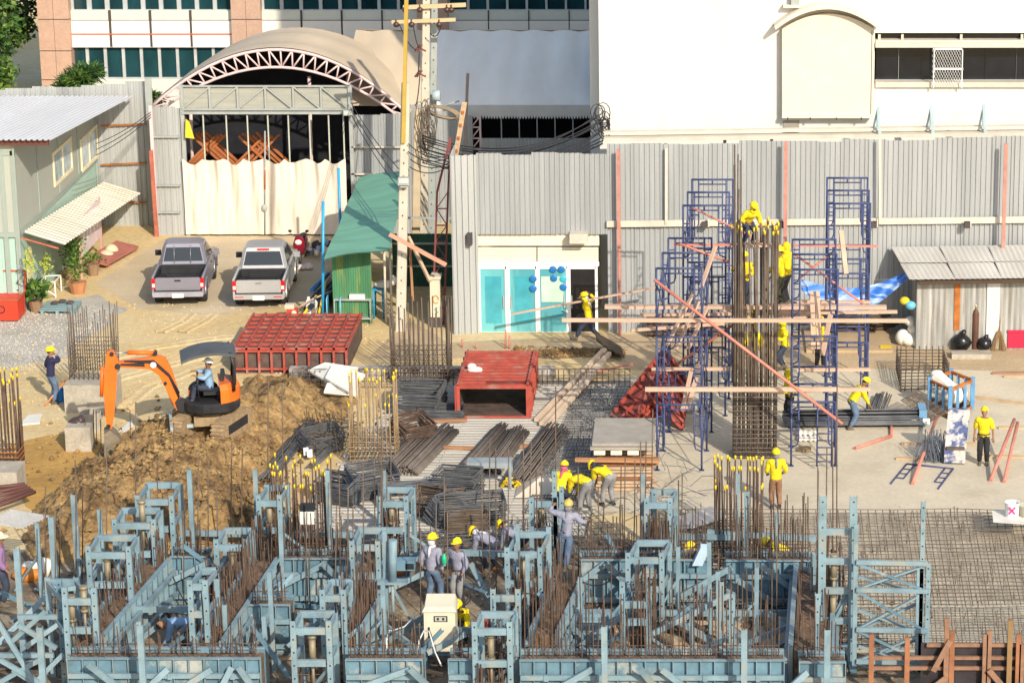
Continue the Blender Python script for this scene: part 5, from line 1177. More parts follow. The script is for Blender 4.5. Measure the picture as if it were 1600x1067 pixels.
c = G(842,768,.09); s = MB(); s.loft([[c+Vector((.62*x,.5*y,0)) for x, y in ((-1,-1),(1,-1),(1,1),(-1,1))],[c+Vector((.1*x+.12,.08*y,.42)) for x, y in ((-1,-1),(1,-1),(1,1),(-1,1))]]); one(s, 'sand_heap', mat('pale sack cloth', (.55,.49,.40), .9, var=.15), 'pale pyramid of sacking beside the yellow bar ends', 'sack')

# red formwork boxes
def ribbed_box(t, c, wx, dy, h, ribs_x, ribs_y, open_front=False, M=None):
    M = M or Matrix.Identity(3); B = lambda s, x0,x1,y0,y1,z0,z1: s.hexa([c+M@Vector(p) for p in ((x0,y0,z0),(x1,y0,z0),(x1,y1,z0),(x0,y1,z0),(x0,y0,z1),(x1,y0,z1),(x1,y1,z1),(x0,y1,z1))])
    s = MB(); e = .04
    for x0,x1,y0,y1,z0,z1 in ((-wx/2,wx/2,0,dy,0,e),(-wx/2,wx/2,0,dy,h-e,h),(-wx/2,-wx/2+e,0,dy,e,h-e),(wx/2-e,wx/2,0,dy,e,h-e)): B(s,x0,x1,y0,y1,z0,z1)
    if not open_front: B(s,-wx/2+e,wx/2-e,.05,.09,e,h-e)
    s.build('skin', [M_FORMD], t)
    for i in range(ribs_x):
        x = -wx/2+wx*i/(ribs_x-1); s = MB(); B(s, x-.035,x+.035,-.03,dy+.03,h,h+.11); s.build('top_rib', M_FORM, t)
        if not open_front: s = MB(); B(s, x-.035,x+.035,-.10,.0,-.02,h); s.build('front_rib', M_FORM, t)
    for j in range(ribs_y):
        y = dy*j/(ribs_y-1); s = MB(); B(s, -wx/2-.03,wx/2+.03,y-.03,y+.03,h+.001,h+.07); s.build('cross_rib', M_FORM, t)
    if not open_front:
        for k in range(2): s = MB(); z = .12+.75*h*k; B(s, -wx/2,wx/2,-.07,-.001,z,z+.06); s.build('front_rail', M_FORM, t)
    else:
        for j in range(7): s = MB(); y = dy*j/6; B(s, wx/2,wx/2+.10,y-.03,y+.03,0,h+.05); s.build('side_rib', M_FORM, t); s = MB(); B(s, -wx/2-.10,-wx/2,y-.03,y+.03,0,h+.05); s.build('side_rib', M_FORM, t)
        s = MB()
        for x0,x1,z0,z1 in ((-wx/2-.05,wx/2+.05,-.0,.06),(-wx/2-.05,wx/2+.05,h-.04,h+.05),(-wx/2-.05,-wx/2+.05,.06,h-.04),(wx/2-.05,wx/2+.05,.06,h-.04)): B(s,x0,x1,-.06,0,z0,z1)
        s.build('front_frame', M_FORM, t)
c = G(455,583); t = thing('red_formwork', c, 'wide red ribbed steel formwork lying behind the digger', 'formwork')
ribbed_box(t, c, 3.45, 4.0, .75, 10, 9)
c = G(771,652,.09); t = thing('red_formwork', c, 'open red formwork box with dark interior on the deck', 'formwork')
ribbed_box(t, c, 2.02, 3.6, .92, 2, 12, True)
s = MB(); c = G(742,578,1.05); s.ell(c, (.24,.2,.1)); s.ell(c+Vector((-.1,.1,.08)), (.14,.12,.1)); one(s, 'rag', mat('pinkish white rags', (.7,.6,.56)), 'crumpled white rag on top of the red box', 'rag')
t = thing('red_formwork', G(1015,668), 'tilted stack of red formwork panels propped behind the left scaffold', 'formwork')
Yq = G(1060,670).y
for quad, nr, nl in (([V(957,650,Yq+1.0),V(985,664,Yq+.3),V(1064,592,Yq+1.4),V(1038,549,Yq+1.9)],7,4),([V(1022,628,Yq+.5),V(1066,673,Yq-.1),V(1077,602,Yq+1.3),V(1041,550,Yq+1.6)],7,2)):
    p0, p1, p2, p3 = quad; nn = (p1-p0).cross(p3-p0).normalized()
    if nn.y > 0: nn = -nn
    for layer in range(nl):
        o = nn*(-.17*layer); f = lambda u_, v_: p0.lerp(p1,u_).lerp(p3.lerp(p2,u_),v_)+o
        s = MB(); s.hexa([f(0,0),f(1,0),f(1,1),f(0,1),f(0,0)+nn*.03,f(1,0)+nn*.03,f(1,1)+nn*.03,f(0,1)+nn*.03]); s.build('panel', mat('red stained plywood', (.21,.05,.035), .7, var=.3, scale=3), t)
        for i in range(nr): s = MB(); s.bar(f(0,i/(nr-1))+nn*.07, f(1,i/(nr-1))+nn*.07, .085, .12, nn); s.build('rib', M_FORM, t)
        for i in range(3): s = MB(); s.bar(f(i/2,0)+nn*.068, f(i/2,1)+nn*.068, .055, .09, nn); s.build('edge_rib', M_FORM, t)
# white panels on the mound edge
M_WPAN = mat('white composite panel', (.70,.68,.62), .5, var=.06)
for k, (q, lb) in enumerate(((((481,578,.45),(540,612,.35),(560,574,.62),(508,566,.7)),'white bent panel on top of the mound edge, upper left'),(((508,590,.55),(545,612,.4),(572,585,.6),(520,567,.78)),'white panel lying across the other mound panels'),(((506,612,.3),(560,617,.28),(562,597,.42),(511,598,.45)),'white panel lowest in front of the tan rebar column'))):
    p = [G(*a) for a in q]; s = MB(); s.hexa([a-Vector((0,0,.05)) for a in p]+p); one(s, 'composite_sheet', M_WPAN, lb, 'panel', 'white panels beside the mound')
for k, (pts, lb) in enumerate((([(30,663),(62,660),(66,646),(44,648)],'white board lying on the sand near the left edge'),([(163,694),(200,660),(206,655),(208,664)],'thin white offcut on the soil left of the digger track'))):
    p = [G(a,b,.05) for a,b in pts]; s = MB(); s.hexa([a-Vector((0,0,.04)) for a in p]+p); one(s, 'board', M_WPAN, lb, 'board')
# timber poles and boards on the deck
for k, (x0,y0,x1,y1) in enumerate(((838,656,946,544),(846,662,952,552),(852,668,944,566))):
    s = MB(); s.bar(G(x0,y0,.16), G(x1,y1,.35), .13, .11); one(s, 'timber_beam', mat('pale timber', (.58,.45,.33), .85, var=.12, scale=1.5), ['left of three timber beams leaning across the deck','middle of three timber beams leaning across the deck','right of three timber beams leaning across the deck'][k], 'timber', 'timber beams leaning across the deck')
s = MB(); p = [G(934,533,.62),G(975,557,.15),G(970,545,.15)+Vector((0,.3,0)),G(928,520,.62)+Vector((0,.2,0))]; s.hexa([a-Vector((0,0,.05)) for a in p]+p); one(s, 'dark_board', mat('dark plywood', (.06,.045,.03), .7), 'dark plywood ramp under the plank carrier', 'board')
s = MB(); s.bar(G(920,583,.3), G(992,568,.45), .05, .05); one(s, 'salmon_tube', M_PIPER, 'thin salmon tube above the deck corner', 'tube')
for k, (x0,y0,x1,y1) in enumerate(((790,545,790,515),(796,545,796,525),(722,543,722,530),(744,545,744,536))):
    s = MB(); c = G(x0,y0); s.tube(c, V(x1,y1,c.y), .03, 5); one(s, 'survey_peg', M_PIPER, ['tallest red peg before the glass doors','shorter red peg close to the tallest peg','red peg left of the glass doors','smallest red peg before the first glass door'][k], 'peg', 'red pegs in front of the shopfront')
for k, (x0,y0,x1,y1) in enumerate(((668,658,730,656),(640,697,745,700),(775,700,830,696),(600,760,720,752))):
    s = MB(); s.bar(G(x0,y0,.13), G(x1,y1,.13), .12, .08); one(s, 'timber_bearer', mat('reddish timber', (.34,.17,.09), .85, var=.2), ['reddish bearer right of the bent steel angle','reddish bearer crossing under the left bar bundles','short reddish bearer between middle and right bundles','reddish bearer nearest the stirrup stacks'][k], 'timber', 'reddish bearers on the deck')
# pallet pile: concrete topped panels and timbers
c = G(978,765); t = thing('panel_pile', c, 'pile of timbers topped by grey shuttering panels on the slab edge', 'pile')
s_ = S(c.y)
for k in range(9): s = MB(); z = .05+.10*k; s.bar(c+Vector((-.85+rnd.uniform(-.12,.12),.05*(k%2),z)), c+Vector((.75+rnd.uniform(-.1,.15),.05*(k%2),z)), .30, .07); s.build('timber', mat('red brown timber', (.28,.12,.06), .85, var=.3) if k in (7,8,3) else M_WOOD, t); s = MB(); s.bar(c+Vector((-.8,.7,z)), c+Vector((.75,.7,z)), .3, .07); s.build('timber', M_WOOD, t)
for k in range(3): s = MB(); s.bb(c.x-.85+.45*k, c.x-.55+.45*k, c.y+.0, c.y+1.4, .98, 1.10); s.build('channel', M_CREAM, t)
s = MB(); s.bb(c.x-.95, c.x+.75, c.y-.02, c.y+2.3, 1.12, 1.20); s.bb(c.x-.9, c.x+.78, c.y+.03, c.y+2.34, 1.22, 1.30); s.build('panel', mat('cement stained panel', (.33,.30,.26), .9, var=.15, fine=.15), t)
s = MB(); s.bar(c+Vector((-1.35,-.15,.90)), c+Vector((.9,-.2,.88)), .22, .06); s.build('long_plank', mat('orange plank', (.45,.22,.10), .85), t)

# ------------------------------------------------------------------ scaffolds
def frame_mb(m_, x, y, z, W_=1.22, H=1.83):
    T = .032
    for sx in (0, W_): m_.tube((x+sx,y,z),(x+sx,y,z+H), T, 6)
    m_.tube((x,y,z+H-.02),(x+W_,y,z+H-.02), T, 6); m_.tube((x+.2,y,z+H-.16),(x+W_-.2,y,z+H-.16), T*.7, 5)
    m_.tube((x+W_/2,y,z+H-.16),(x+W_/2,y,z+H), T*.7, 5)
    for sx, sg in ((0,1),(W_,-1)):
        m_.path([(x+sx+sg*.2,y,z+H-.02),(x+sx+sg*.2,y,z+.75),(x+sx+sg*.16,y,z+.62),(x+sx,y,z+.55)], T*.7, 5)
        for zz in (1.0,1.3,1.55): m_.tube((x+sx,y,z+zz),(x+sx+sg*.2,y,z+zz), T*.6, 4)
def scaffold(px0, base_py, ytop, n, sp, lifts, label, dx=0., W_=1.22):
    b = G(px0, base_py); H = V(px0, ytop, b.y).z/lifts; t = thing('scaffold_tower', b+Vector((W_/2, sp*(n-1)/2, 0)), label, 'scaffold')
    for k in range(n):
        y = b.y+sp*k
        for l in range(lifts): s = MB(); frame_mb(s, b.x+dx*k, y, H*l, W_, H-.005); s.build('frame', M_NAVY, t)
        if k < n-1:
            for l in range(lifts):
                for sx in (0, W_):
                    s = MB(); s.tube((b.x+sx+dx*k,y,H*l+.4),(b.x+sx+dx*(k+1),y+sp,H*l+1.5), .016, 4); s.tube((b.x+sx+dx*k,y,H*l+1.5),(b.x+sx+dx*(k+1),y+sp,H*l+.4), .016, 4); s.build('cross_brace', M_NAVY, t)
    for sx in (0, W_):
        for k in range(n): s = MB(); s.bb(b.x+sx-.07+dx*k, b.x+sx+.07+dx*k, b.y+sp*k-.07, b.y+sp*k+.07, 0.005, .02); s.build('base_plate', M_NAVY, t)
    return b, H
sL = scaffold(1027,735,418,3,1.75,3,'front left navy scaffold tower with three frame planes',dx=.14)
sLr = scaffold(1068,650,320,3,1.75,3,'rear left navy scaffold tower close to the hoarding',dx=.12)
sR = scaffold(1236,728,420,3,1.75,3,'front right navy scaffold tower beside the tall rebar column',dx=.05)
sRr = scaffold(1290,640,317,3,1.75,3,'rear right navy scaffold tower before the blue tarpaulin',dx=.06)
# planks and tubes laid on / tied to the towers
def tb(x0,y0,Y0,x1,y1,Y1,w_,h,m,label,nm='scaffold_plank',cat='plank',grp=None,tube=False):
    s = MB(); p, q = V(x0,y0,Y0), V(x1,y1,Y1)
    s.tube(p, q, w_, 6) if tube else s.bar(p, q, w_, h)
    return one(s, nm, m, label, cat, grp)
YL = sL[0].y
tb(878,500,YL-.1,1418,501,YL-.1,.09,.10,M_PLANK,'longest pinkish plank crossing in front of both scaffolds')
tb(945,479,YL+1.8,1385,480,YL+1.8,.22,.09,M_PLANK,'wide pinkish plank at platform height, upper of two')
tb(1000,492,YL+3.5,1402,487,YL+3.5,.12,.08,M_PLANK,'thinner cream plank just behind the upper platform plank')
tb(985,516,YL+1.6,1262,496,YL+1.6,.09,.08,M_PLANK,'cream plank sloping up from the left at platform height')
tb(1008,608,YL-.12,1312,608,YL-.12,.12,.11,M_PLANK,'pinkish plank at waist height through the left scaffold and column')
tb(1018,577,YL+1.7,1140,576,YL+1.7,.10,.09,M_PLANK,'short cream plank on the left scaffold above the red panels')
tb(1245,578,YL+1.7,1360,577,YL+1.7,.10,.09,M_PLANK,'short cream plank through the right scaffold, lower level')
tb(1245,471,YL+3.4,1360,472,YL+3.4,.10,.08,M_PLANK,'short cream plank through the right scaffold under the tarpaulin')
tb(1185,610,YL-.05,1360,608,YL-.05,.10,.10,M_PLANK,'pinkish plank end in front of the bending yellow worker')
tb(1050,382,YL+5,1372,385,YL+5,.06,.06,M_PIPER,'thin salmon tube running level between the rear scaffolds','salmon_tube','tube',None,False)
tb(1022,437,YL-.25,1316,662,YL-.9,.045,.05,M_PIPER,'long salmon brace slanting down in front of the rebar column','salmon_tube','tube',None,True)
tb(1062,381,YL+1.7,1140,410,YL+1.7,.035,.04,M_PIPER,'salmon brace in the upper left front scaffold','salmon_tube','tube',None,True)
tb(1082,325,YL+3.5,1202,383,YL+3.5,.03,.04,M_PIPER,'salmon brace in the top of the rear left scaffold','salmon_tube','tube',None,True)
tb(1059,568,YL+2.,1145,508,YL+2.,.035,.04,mat('dark salmon tube', (.32,.10,.07), .7),'dark salmon brace rising to the right inside the left scaffold','salmon_tube','tube',None,True)
tb(1240,396,YL+2.5,1352,477,YL+2.5,.035,.04,M_PIPER,'salmon brace slanting across the right scaffold','salmon_tube','tube',None,True)
tb(1248,436,YL+2.2,1296,398,YL+2.2,.03,.04,M_PIPER,'short salmon brace crossing the slanting one on the right scaffold','salmon_tube','tube',None,True)
for k, a in enumerate(((1085,455,1042,540),(1092,470,1055,547),(1105,480,1075,545),(1118,385,1095,450),(1080,580,1066,642),(1088,590,1074,640))):
    tb(a[0],a[1],YL+1.2,a[2],a[3],YL+.7,.11,.05,M_PLANK,['upper left board leaning in the left scaffold','board leaning just right of the upper left board','third leaning board by the rebar column','white board leaning high in the left scaffold','left of two short boards leaning low by the red panels','right of two short boards leaning low by the red panels'][k],'leaning_board','board','boards leaning in the left scaffold')
for k, a in enumerate(((1269,455,1271,545),(1277,455,1280,545),(1298,490,1285,555),(1314,360,1322,428))):
    tb(a[0],a[1],YL+1.6,a[2],a[3],YL+1.2,.13,.05,M_PLANK,['left of two upright boards in the right scaffold','right of two upright boards in the right scaffold','slanting board right of the two upright boards','short pink board high in the right scaffold'][k],'leaning_board','board','boards standing in the right scaffold')
s = MB(); a = sR[0]; 
for i in range(8): s.tube((a.x+.70,a.y-.35,.25+i*.2),(a.x+1.1,a.y-.35,.25+i*.2), .02, 5)
s.tube((a.x+.70,a.y-.35,.1),(a.x+.70,a.y-.35,1.85), .025, 5); s.tube((a.x+1.1,a.y-.35,.1),(a.x+1.1,a.y-.35,1.85), .025, 5); one(s, 'ladder', M_NAVY, 'short navy ladder inside the right scaffold foot', 'ladder')
# tarpaulin strip
tp = MB(); rows = []
for j in range(9):
    row = []
    for i in range(31):
        u, v_ = i/30, j/8; px = lerp(1252,1421,u); top = lerp(436,424,u)+22*math.sin(math.pi*min(1,u*1.02))*(.9); py = top+(34*math.sin(math.pi*(.12+.84*u))+5)*v_
        row.append(V(px, py, 86.6-.5*v_+.06*math.sin(i*.9+j)))
    rows.append(row)
tp.loft(rows, caps=False, closed=False, smooth=True)
def stripe(nm, a, b):
    m = mat(nm, a, .45); n = m.node_tree.nodes; l = m.node_tree.links; w_ = n.new('ShaderNodeTexNoise'); g_ = n.new('ShaderNodeNewGeometry'); mp = n.new('ShaderNodeMapping'); mp.inputs['Scale'].default_value = (.25,1,9); mp.inputs['Rotation'].default_value = (0,.18,0)
    l.new(g_.outputs['Position'], mp.inputs[0]); l.new(mp.outputs[0], w_.inputs['Vector']); w_.inputs['Scale'].default_value = .9
    r = n.new('ShaderNodeValToRGB'); r.color_ramp.elements[0].position = .5; r.color_ramp.elements[1].position = .6; r.color_ramp.elements[0].color = a+(1,); r.color_ramp.elements[1].color = b+(1,); l.new(w_.outputs['Fac'], r.inputs[0]); l.new(r.outputs[0], n['Principled BSDF'].inputs['Base Color']); return m
one(tp, 'blue_tarpaulin', stripe('blue striped tarpaulin', (.035,.16,.55), (.30,.42,.68)), 'blue and white striped tarpaulin strip sagging behind the right scaffold', 'tarpaulin')
# things along the hoarding and by the tin shed
s = MB(); c = G(1418,540)
for dx, dy, z, rx, rz_ in ((.1,0,.2,.34,.22),(.25,.15,.5,.26,.2),(-.15,.1,.25,.24,.26),(.1,.2,.75,.2,.16),(.35,-.1,.15,.26,.16)): s.ell(c+Vector((dx,dy,z)), (rx,.26,rz_), 10, 7)
one(s, 'white_sacks', mat('white sack', (.72,.69,.62), .9, var=.1, scale=6), 'heap of white sacks at the left corner of the tin shed', 'sacks')
for k, (px, py, sc) in enumerate(((1502,549,1.0),(1538,548,.75))):
    c = G(px,py); s = MB(); n0 = len(s.v); s.ell(c+Vector((0,.1,.27*sc)), (.32*sc,.28*sc,.28*sc), 14, 9); s.ell(c+Vector((.05,.1,.56*sc)), (.09*sc,.09*sc,.1*sc), 8, 5)
    s.v = [tuple(Vector(p)+Vector((1,1,1))*.05*noise.noise(Vector(p)*7)) for p in s.v]; one(s, 'bin_bag', mat('black plastic bag', (.012,.012,.014), .25, var=.3), ['larger black bin bag in front of the tin shed','smaller black bin bag right of the gas cylinder'][k], 'bin bag', 'black bin bags by the tin shed')
c = G(1523,545); s = MB(); s.loft([[c+Vector((r*math.cos(a), r*math.sin(a), z)) for a in [2*math.pi*j/14 for j in range(14)]] for r, z in ((.11,0),(.115,.02),(.115,1.15),(.09,1.26),(.04,1.32),(.04,1.36))], smooth=True); s.mi = 1; s.ell(c+Vector((0,0,1.4)), (.05,.05,.07)); one(s, 'gas_cylinder', [mat('rusty dark cylinder', (.10,.045,.03), .6, var=.3), mat('brass', (.5,.36,.12), .4, metal=.7)], 'tall rusty gas cylinder against the tin shed', 'gas cylinder')
c = G(1561,548); s = MB()
for i in range(40): a = rnd.uniform(-.28,.28); s.tube(c+Vector((a,rnd.uniform(-.08,.1),0)), c+Vector((a*.2,.08,.62)), .01, 4)
s.tube(c+Vector((0,.08,.55)), c+Vector((.05,.25,1.3)), .018, 5); one(s, 'broom', mat('straw broom', (.27,.17,.08), .9), 'straw broom standing against the shed door', 'broom')
c = G(1590,546); t = thing('ice_box', c, 'dark pink ice box by the tin shed wall', 'cooler box'); s = MB(); s.bb(c.x-.32,c.x+1.0,c.y,c.y+.6,.05,.55); s.build('body', mat('crimson plastic', (.45,.02,.06), .4), t); s = MB(); s.bb(c.x-.34,c.x+1.02,c.y-.02,c.y+.62,.56,.63); s.build('lid', MATS['crimson plastic'], t)
s = MB(); cc = c+Vector((.08,.3,.63)); s.loft([[cc+Vector((r*math.cos(a), r*math.sin(a), z)) for a in [2*math.pi*j/14 for j in range(14)]] for r, z in ((.13,0),(.14,.1),(.13,.12),(.14,.22),(.14,.30),(.06,.36),(.045,.42))], smooth=True); one(s, 'water_bottle', mat('blue water bottle', (.03,.14,.30), .12, spec=.7), 'big blue water bottle on the dark pink ice box', 'bottle')
c = G(1392,512); s = MB(); s.loft([[c+Vector((r*math.cos(a), r*math.sin(a), z)) for a in [2*math.pi*j/12 for j in range(12)]] for r, z in ((.14,0),(.15,.3),(.06,.36),(.05,.42))], smooth=True); one(s, 'water_bottle', mat('green water bottle', (.01,.10,.09), .15), 'dark green water bottle by the hoarding foot', 'bottle')
s = MB(); q = V(1421,472,85.6); s.ell(q+Vector((-.15,0,.04)), (.16,.14,.13)); s.mi = 1; s.ell(q+Vector((.03,-.1,-.08)), (.17,.15,.14)); one(s, 'hanging_helmets', [M_CAPY, mat('sky blue helmet', (.12,.42,.60), .3)], 'yellow and blue helmets hung on the left shed wall', 'helmets')
s = MB()
for k in range(4): a = G(1010,523-k*.3); s.bb(a.x, a.x+2.4, 87.3, 87.8, .1+.13*k, .2+.13*k)
one(s, 'crate_stack', mat('dark timber stack', (.10,.07,.05), .9, var=.4, scale=5), 'dark timbers stacked at the hoarding behind the left scaffold', 'timber stack')
s = MB(); a = G(1330,520)
for k in range(26): s.bar(a+Vector((rnd.uniform(-1.6,.8),rnd.uniform(-.4,.3),.08+.02*k)), a+Vector((rnd.uniform(.6,1.7),rnd.uniform(-.4,.3),.08+.02*k)), .1, .05)
one(s, 'scrap_stack', mat('dark timber stack', (.10,.07,.05)), 'dark scrap timber heap at the hoarding behind the right scaffold', 'timber stack')
s = MB(); s.bar(G(1352,600,.02),G(1352,540,.02), .02, .02) if False else s.bb(G(1260,552).x, G(1395,552).x, G(1260,552).y, G(1260,552).y+3, .008, .10); one(s, 'plywood_sheet', mat('tan plywood', (.44,.32,.19), .85, var=.1), 'flat tan plywood sheet behind the right scaffold', 'plywood')
s = MB(); c = G(1384,547); s.ell(c+Vector((0,0,.05)), (.12,.12,.08), 10, 6, top=1, bot=0); s.bb(c.x-.18,c.x+.18,c.y-.15,c.y+.15,.11,.125); one(s, 'hard_hat', M_CAPY, 'yellow hard hat lying on the tan plywood sheet', 'hard hat')
s = MB(); c = G(1517,558); s.loft([[c+Vector((x*.62,y*.25,z)) for x, y in ((-1,-1),(1,-1),(1,1),(-1,1))] for z in (0,.16)]); one(s, 'cement_block', M_CONC, 'grey concrete slab block in front of the bin bags', 'block')
# rebar cage frame, blue crate, smeared box, bundle of wires, scattered tubes
c = G(1445,612); t = thing('rebar_cage', c, 'dark square rebar cage lying left of the blue crate', 'rebar cage')
for k in range(7):
    s = MB(); z = .08+.10*k; w1, d1 = 1.45, 2.2
    q = [c+Vector(p)+Vector((rnd.uniform(-.03,.03),0,z)) for p in ((-w1/2,0,0),(w1/2,.1,0),(w1/2,d1,0),(-w1/2,d1,0))]
    for i in range(4): s.tube(q[i-1], q[i], .018, 5)
    s.build('ring', M_BAR, t)
for i, (x, y) in enumerate([(-.72,v*.28) for v in range(9)]+[(.72,.1+v*.27) for v in range(9)]+[(-.6+v*.2,2.2) for v in range(7)]+[(-.6+v*.2,.03) for v in range(7)]): s = MB(); s.tube(c+Vector((x,y,0)), c+Vector((x+rnd.uniform(-.03,.03),y,.82)), .016, 4); s.build('upright', M_BAR, t)
s = MB(); q = [G(1408,625,.45), G(1455,658,.1)]
for i in range(10): o = Vector((i*.05,i*.03,.02*i)); s.tube(q[0]+o, q[1]+o, .02, 4); 
for i in range(8): a = q[0].lerp(q[1], i/7); s.tube(a, a+Vector((.5,.3,.2)), .014, 4)
one(s, 'rebar_ladder', M_BAR, 'dark rebar ladder piece slipping off the square cage', 'rebar ladder')
cr = [G(*p) for p in ((1452,640),(1484,655),(1519,640),(1485,626))]; t = thing('blue_crate', sum(cr, Vector((0,0,0)))/4, 'blue posted crate with rusty rails holding a white sack', 'crate')
M_CRB = mat('sky blue steel', (.10,.27,.50), .6, var=.2, scale=4)
hh = V(1484,608,cr[1].y).z
for i in range(4):
    a, b = cr[i], cr[(i+1) % 4]
    s = MB(); s.bar(a, a+Vector((0,0,hh+.08)), .12, .12); s.build('post', M_CRB, t)
    for k in (1/3,2/3): s = MB(); p = a.lerp(b,k); s.bar(p+Vector((0,0,.1)), p+Vector((0,0,hh)), .08, .08); s.build('baluster', M_CRB, t)
    for z in (.08, hh-.02): s = MB(); s.bar(a+Vector((0,0,z)), b+Vector((0,0,z)), .07, .09); s.build('rail', M_RUST, t)
s = MB(); c = sum(cr, Vector((0,0,0)))/4; s.bar(c+Vector((-.45,.25,1.0)), c+Vector((.15,-.1,.55)), .4, .22); s.ell(c+Vector((.1,-.05,.5)), (.4,.35,.3)); s.ell(c+Vector((-.4,.25,1.02)), (.2,.2,.12)); one(s, 'white_sack', MATS['white sack'], 'white sack drooping inside the blue crate', 'sack')
s = MB()
for i in range(20): s.ell(c+Vector((rnd.uniform(-.5,.5),rnd.uniform(-.35,.35),rnd.uniform(.1,.3))), (.12,.12,.1), 7, 5)
one(s, 'scrap_heap', M_BAR, 'dark scrap in the bottom of the blue crate', 'scrap')
c = G(1492,726); t = thing('mortar_box', c, 'tall blue box smeared with white cement beside the standing worker', 'box'); M_SM = mat('cement smeared blue', (.06,.09,.22), .7, var=.3, scale=5, col2=(.50,.48,.46), mix=(.40,.5), fine=.2)
s = MB(); s.loft([[c+Vector((x,y,z)) for x, y in ((-.30,0),(.28,-.05),(.30,.35),(-.28,.4))] for z in (0.06,.42)]); s.build('lower_box', M_SM, t)
s = MB(); s.hexa([c+Vector(p) for p in ((-.28,.1,.45),(.30,.05,.45),(.34,.5,.5),(-.22,.55,.5),(-.18,.45,1.45),(.42,.4,1.45),(.44,.6,1.45),(-.16,.65,1.45))]); s.build('chute', M_SM, t)
s = MB(); s.bb(c.x-.24,c.x+.26,c.y+.0,c.y+.4,.425,.50); s.build('gap_slat', M_BAR, t)
for x in (-.2,.2): s = MB(); s.tube(c+Vector((x,.1,0)), c+Vector((x,.1,.1)), .03, 6); s.build('foot', M_BAR, t)
s = MB(); c = G(1463,722)
for i in range(120): x = rnd.gauss(0,.18); s.tube(c+Vector((x*1.5,rnd.uniform(-.15,.2),0)), c+Vector((x+rnd.uniform(-.2,.2),rnd.uniform(.0,.5),rnd.uniform(.5,.85))), .009, 4)
one(s, 'steel_strips', mat('blue grey wire', (.16,.19,.23), .5, metal=.3), 'upright sheaf of blue grey steel rods left of the smeared box', 'steel rods')
s = MB(); M_ = Matrix.Identity(3); a, b = G(1392,757), G(1466,765); u = (G(1417,726)-a); w_ = (b-a)
o = a; 
for k in (0,1): s.tube(o+w_*k, o+w_*k+u, .025, 5)
s.tube(o+u, o+u+w_, .03, 5)
for k, sg in ((0,1),(1,-1)):
    s.tube(o+w_*(k+sg*.17)+u*.3, o+w_*(k+sg*.17)+u, .02, 5)
    for v in (.3,.52,.75): s.tube(o+w_*k+u*v, o+w_*(k+sg*.17)+u*v, .018, 4)
s.v = [(x,y,z+.03) for x,y,z in s.v]; one(s, 'flat_scaffold_section', M_NAVY, 'single navy scaffold frame lying flat on the slab', 'scaffold frame')
for k, (x0,y0,x1,y1,z1,lb) in enumerate(((1426,755,1464,651,.5,'salmon tube lying over the flat scaffold frame'),(1336,700,1392,681,.05,'salmon tube lying on the slab left of the sheaf'),(1393,681,1392,660,.05,'short salmon tube end at the bar bundle'),(1548,750,1585,655,.9,'left of two leaning salmon tubes at the right edge'),(1569,752,1590,660,.9,'right of two leaning salmon tubes at the right edge'))):
    s = MB(); s.tube(G(x0,y0,.05), G(x1,y1,z1), .05, 7); one(s, 'salmon_tube', M_PIPER, lb, 'tube')
for k, (x0,y0,x1,y1,lb) in enumerate(((1408,693,1442,693,'short timber offcut left of the steel sheaf, upper'),(1400,716,1438,717,'short timber offcut left of the steel sheaf, lower'),(1510,693,1526,694,'timber offcut behind the standing yellow worker'),(1522,620,1610,632,'long timber beam from the blue crate to the right edge'),(1550,583,1610,582,'brown timber near the right edge, upper'),(1568,588,1610,588,'brown timber near the right edge, lower'),(1560,668,1610,668,'timber behind the leaning salmon tubes'),(1530,712,1606,714,'timber at the feet of the leaning tubes'))):
    s = MB(); s.bar(G(x0,y0,.04), G(x1,y1,.04), .11, .06); one(s, 'timber_offcut', mat('tan timber', (.46,.33,.2), .85, var=.2) if k != 4 else mat('brown timber', (.30,.16,.10), .85), lb, 'timber', 'timber offcuts on the slab')
s = MB()
for i in range(4): c = G(1250+i*8,690); s.ell(c+Vector((0,.1,.07)), (.1,.22,.07), 9, 6); c = G(1250+i*8,684); s.ell(c+Vector((0,.1,.13)), (.1,.22,.07), 9, 6)
one(s, 'paper_bundles', MATS['white sack'], 'row of white rolled bundles under the right scaffold', 'bundles')
s = MB(); a = G(1246,707); s.hexa([a+Vector(p) for p in ((0,0,.02),(.38,-.03,.02),(.4,.35,.02),(.05,.35,.02),(0,0,.09),(.38,-.03,.09),(.4,.35,.09),(.05,.35,.09))]); one(s, 'wood_board', mat('brown block', (.24,.17,.10), .9), 'small brown board at the foot of the right scaffold', 'board')
s = MB(); c = G(1072,643); s.ell(c+Vector((0,0,.14)), (.24,.18,.16)); s.ell(c+Vector((.36,.05,.15)), (.22,.2,.17)); one(s, 'grey_sacks', mat('grey cement sack', (.45,.43,.40), .9), 'grey cement sacks behind the left scaffold foot', 'sacks')
c = G(1577,802); s = MB(); s.hexa([G(1552,816,.5),G(1612,820,.5),G(1606,797,.5),G(1550,797,.5)]+[G(1552,816,.55),G(1612,820,.55),G(1606,797,.55),G(1550,797,.55)]); one(s, 'mortar_board', M_WPAN, 'cream board lying on the rebar mat at the right edge', 'board')
s = MB(); c = G(1581,806,.55); s.loft([[c+Vector((r*math.cos(a), r*math.sin(a), z)) for a in [2*math.pi*j/14 for j in range(14)]] for r, z in ((.17,0),(.19,.36),(.2,.38),(.17,.37),(.15,.05))]); s.mi = 1
for sg in (1,-1): s.bar(c+Vector((-.1,-.19,.12 if sg > 0 else .3)), c+Vector((.06,-.2,.3 if sg > 0 else .12)), .02, .04)
one(s, 'bucket', [mat('white bucket', (.78,.76,.74), .4), mat('pink paint mark', (.75,.05,.25), .6)], 'white bucket with a pink cross on the cream board', 'bucket')
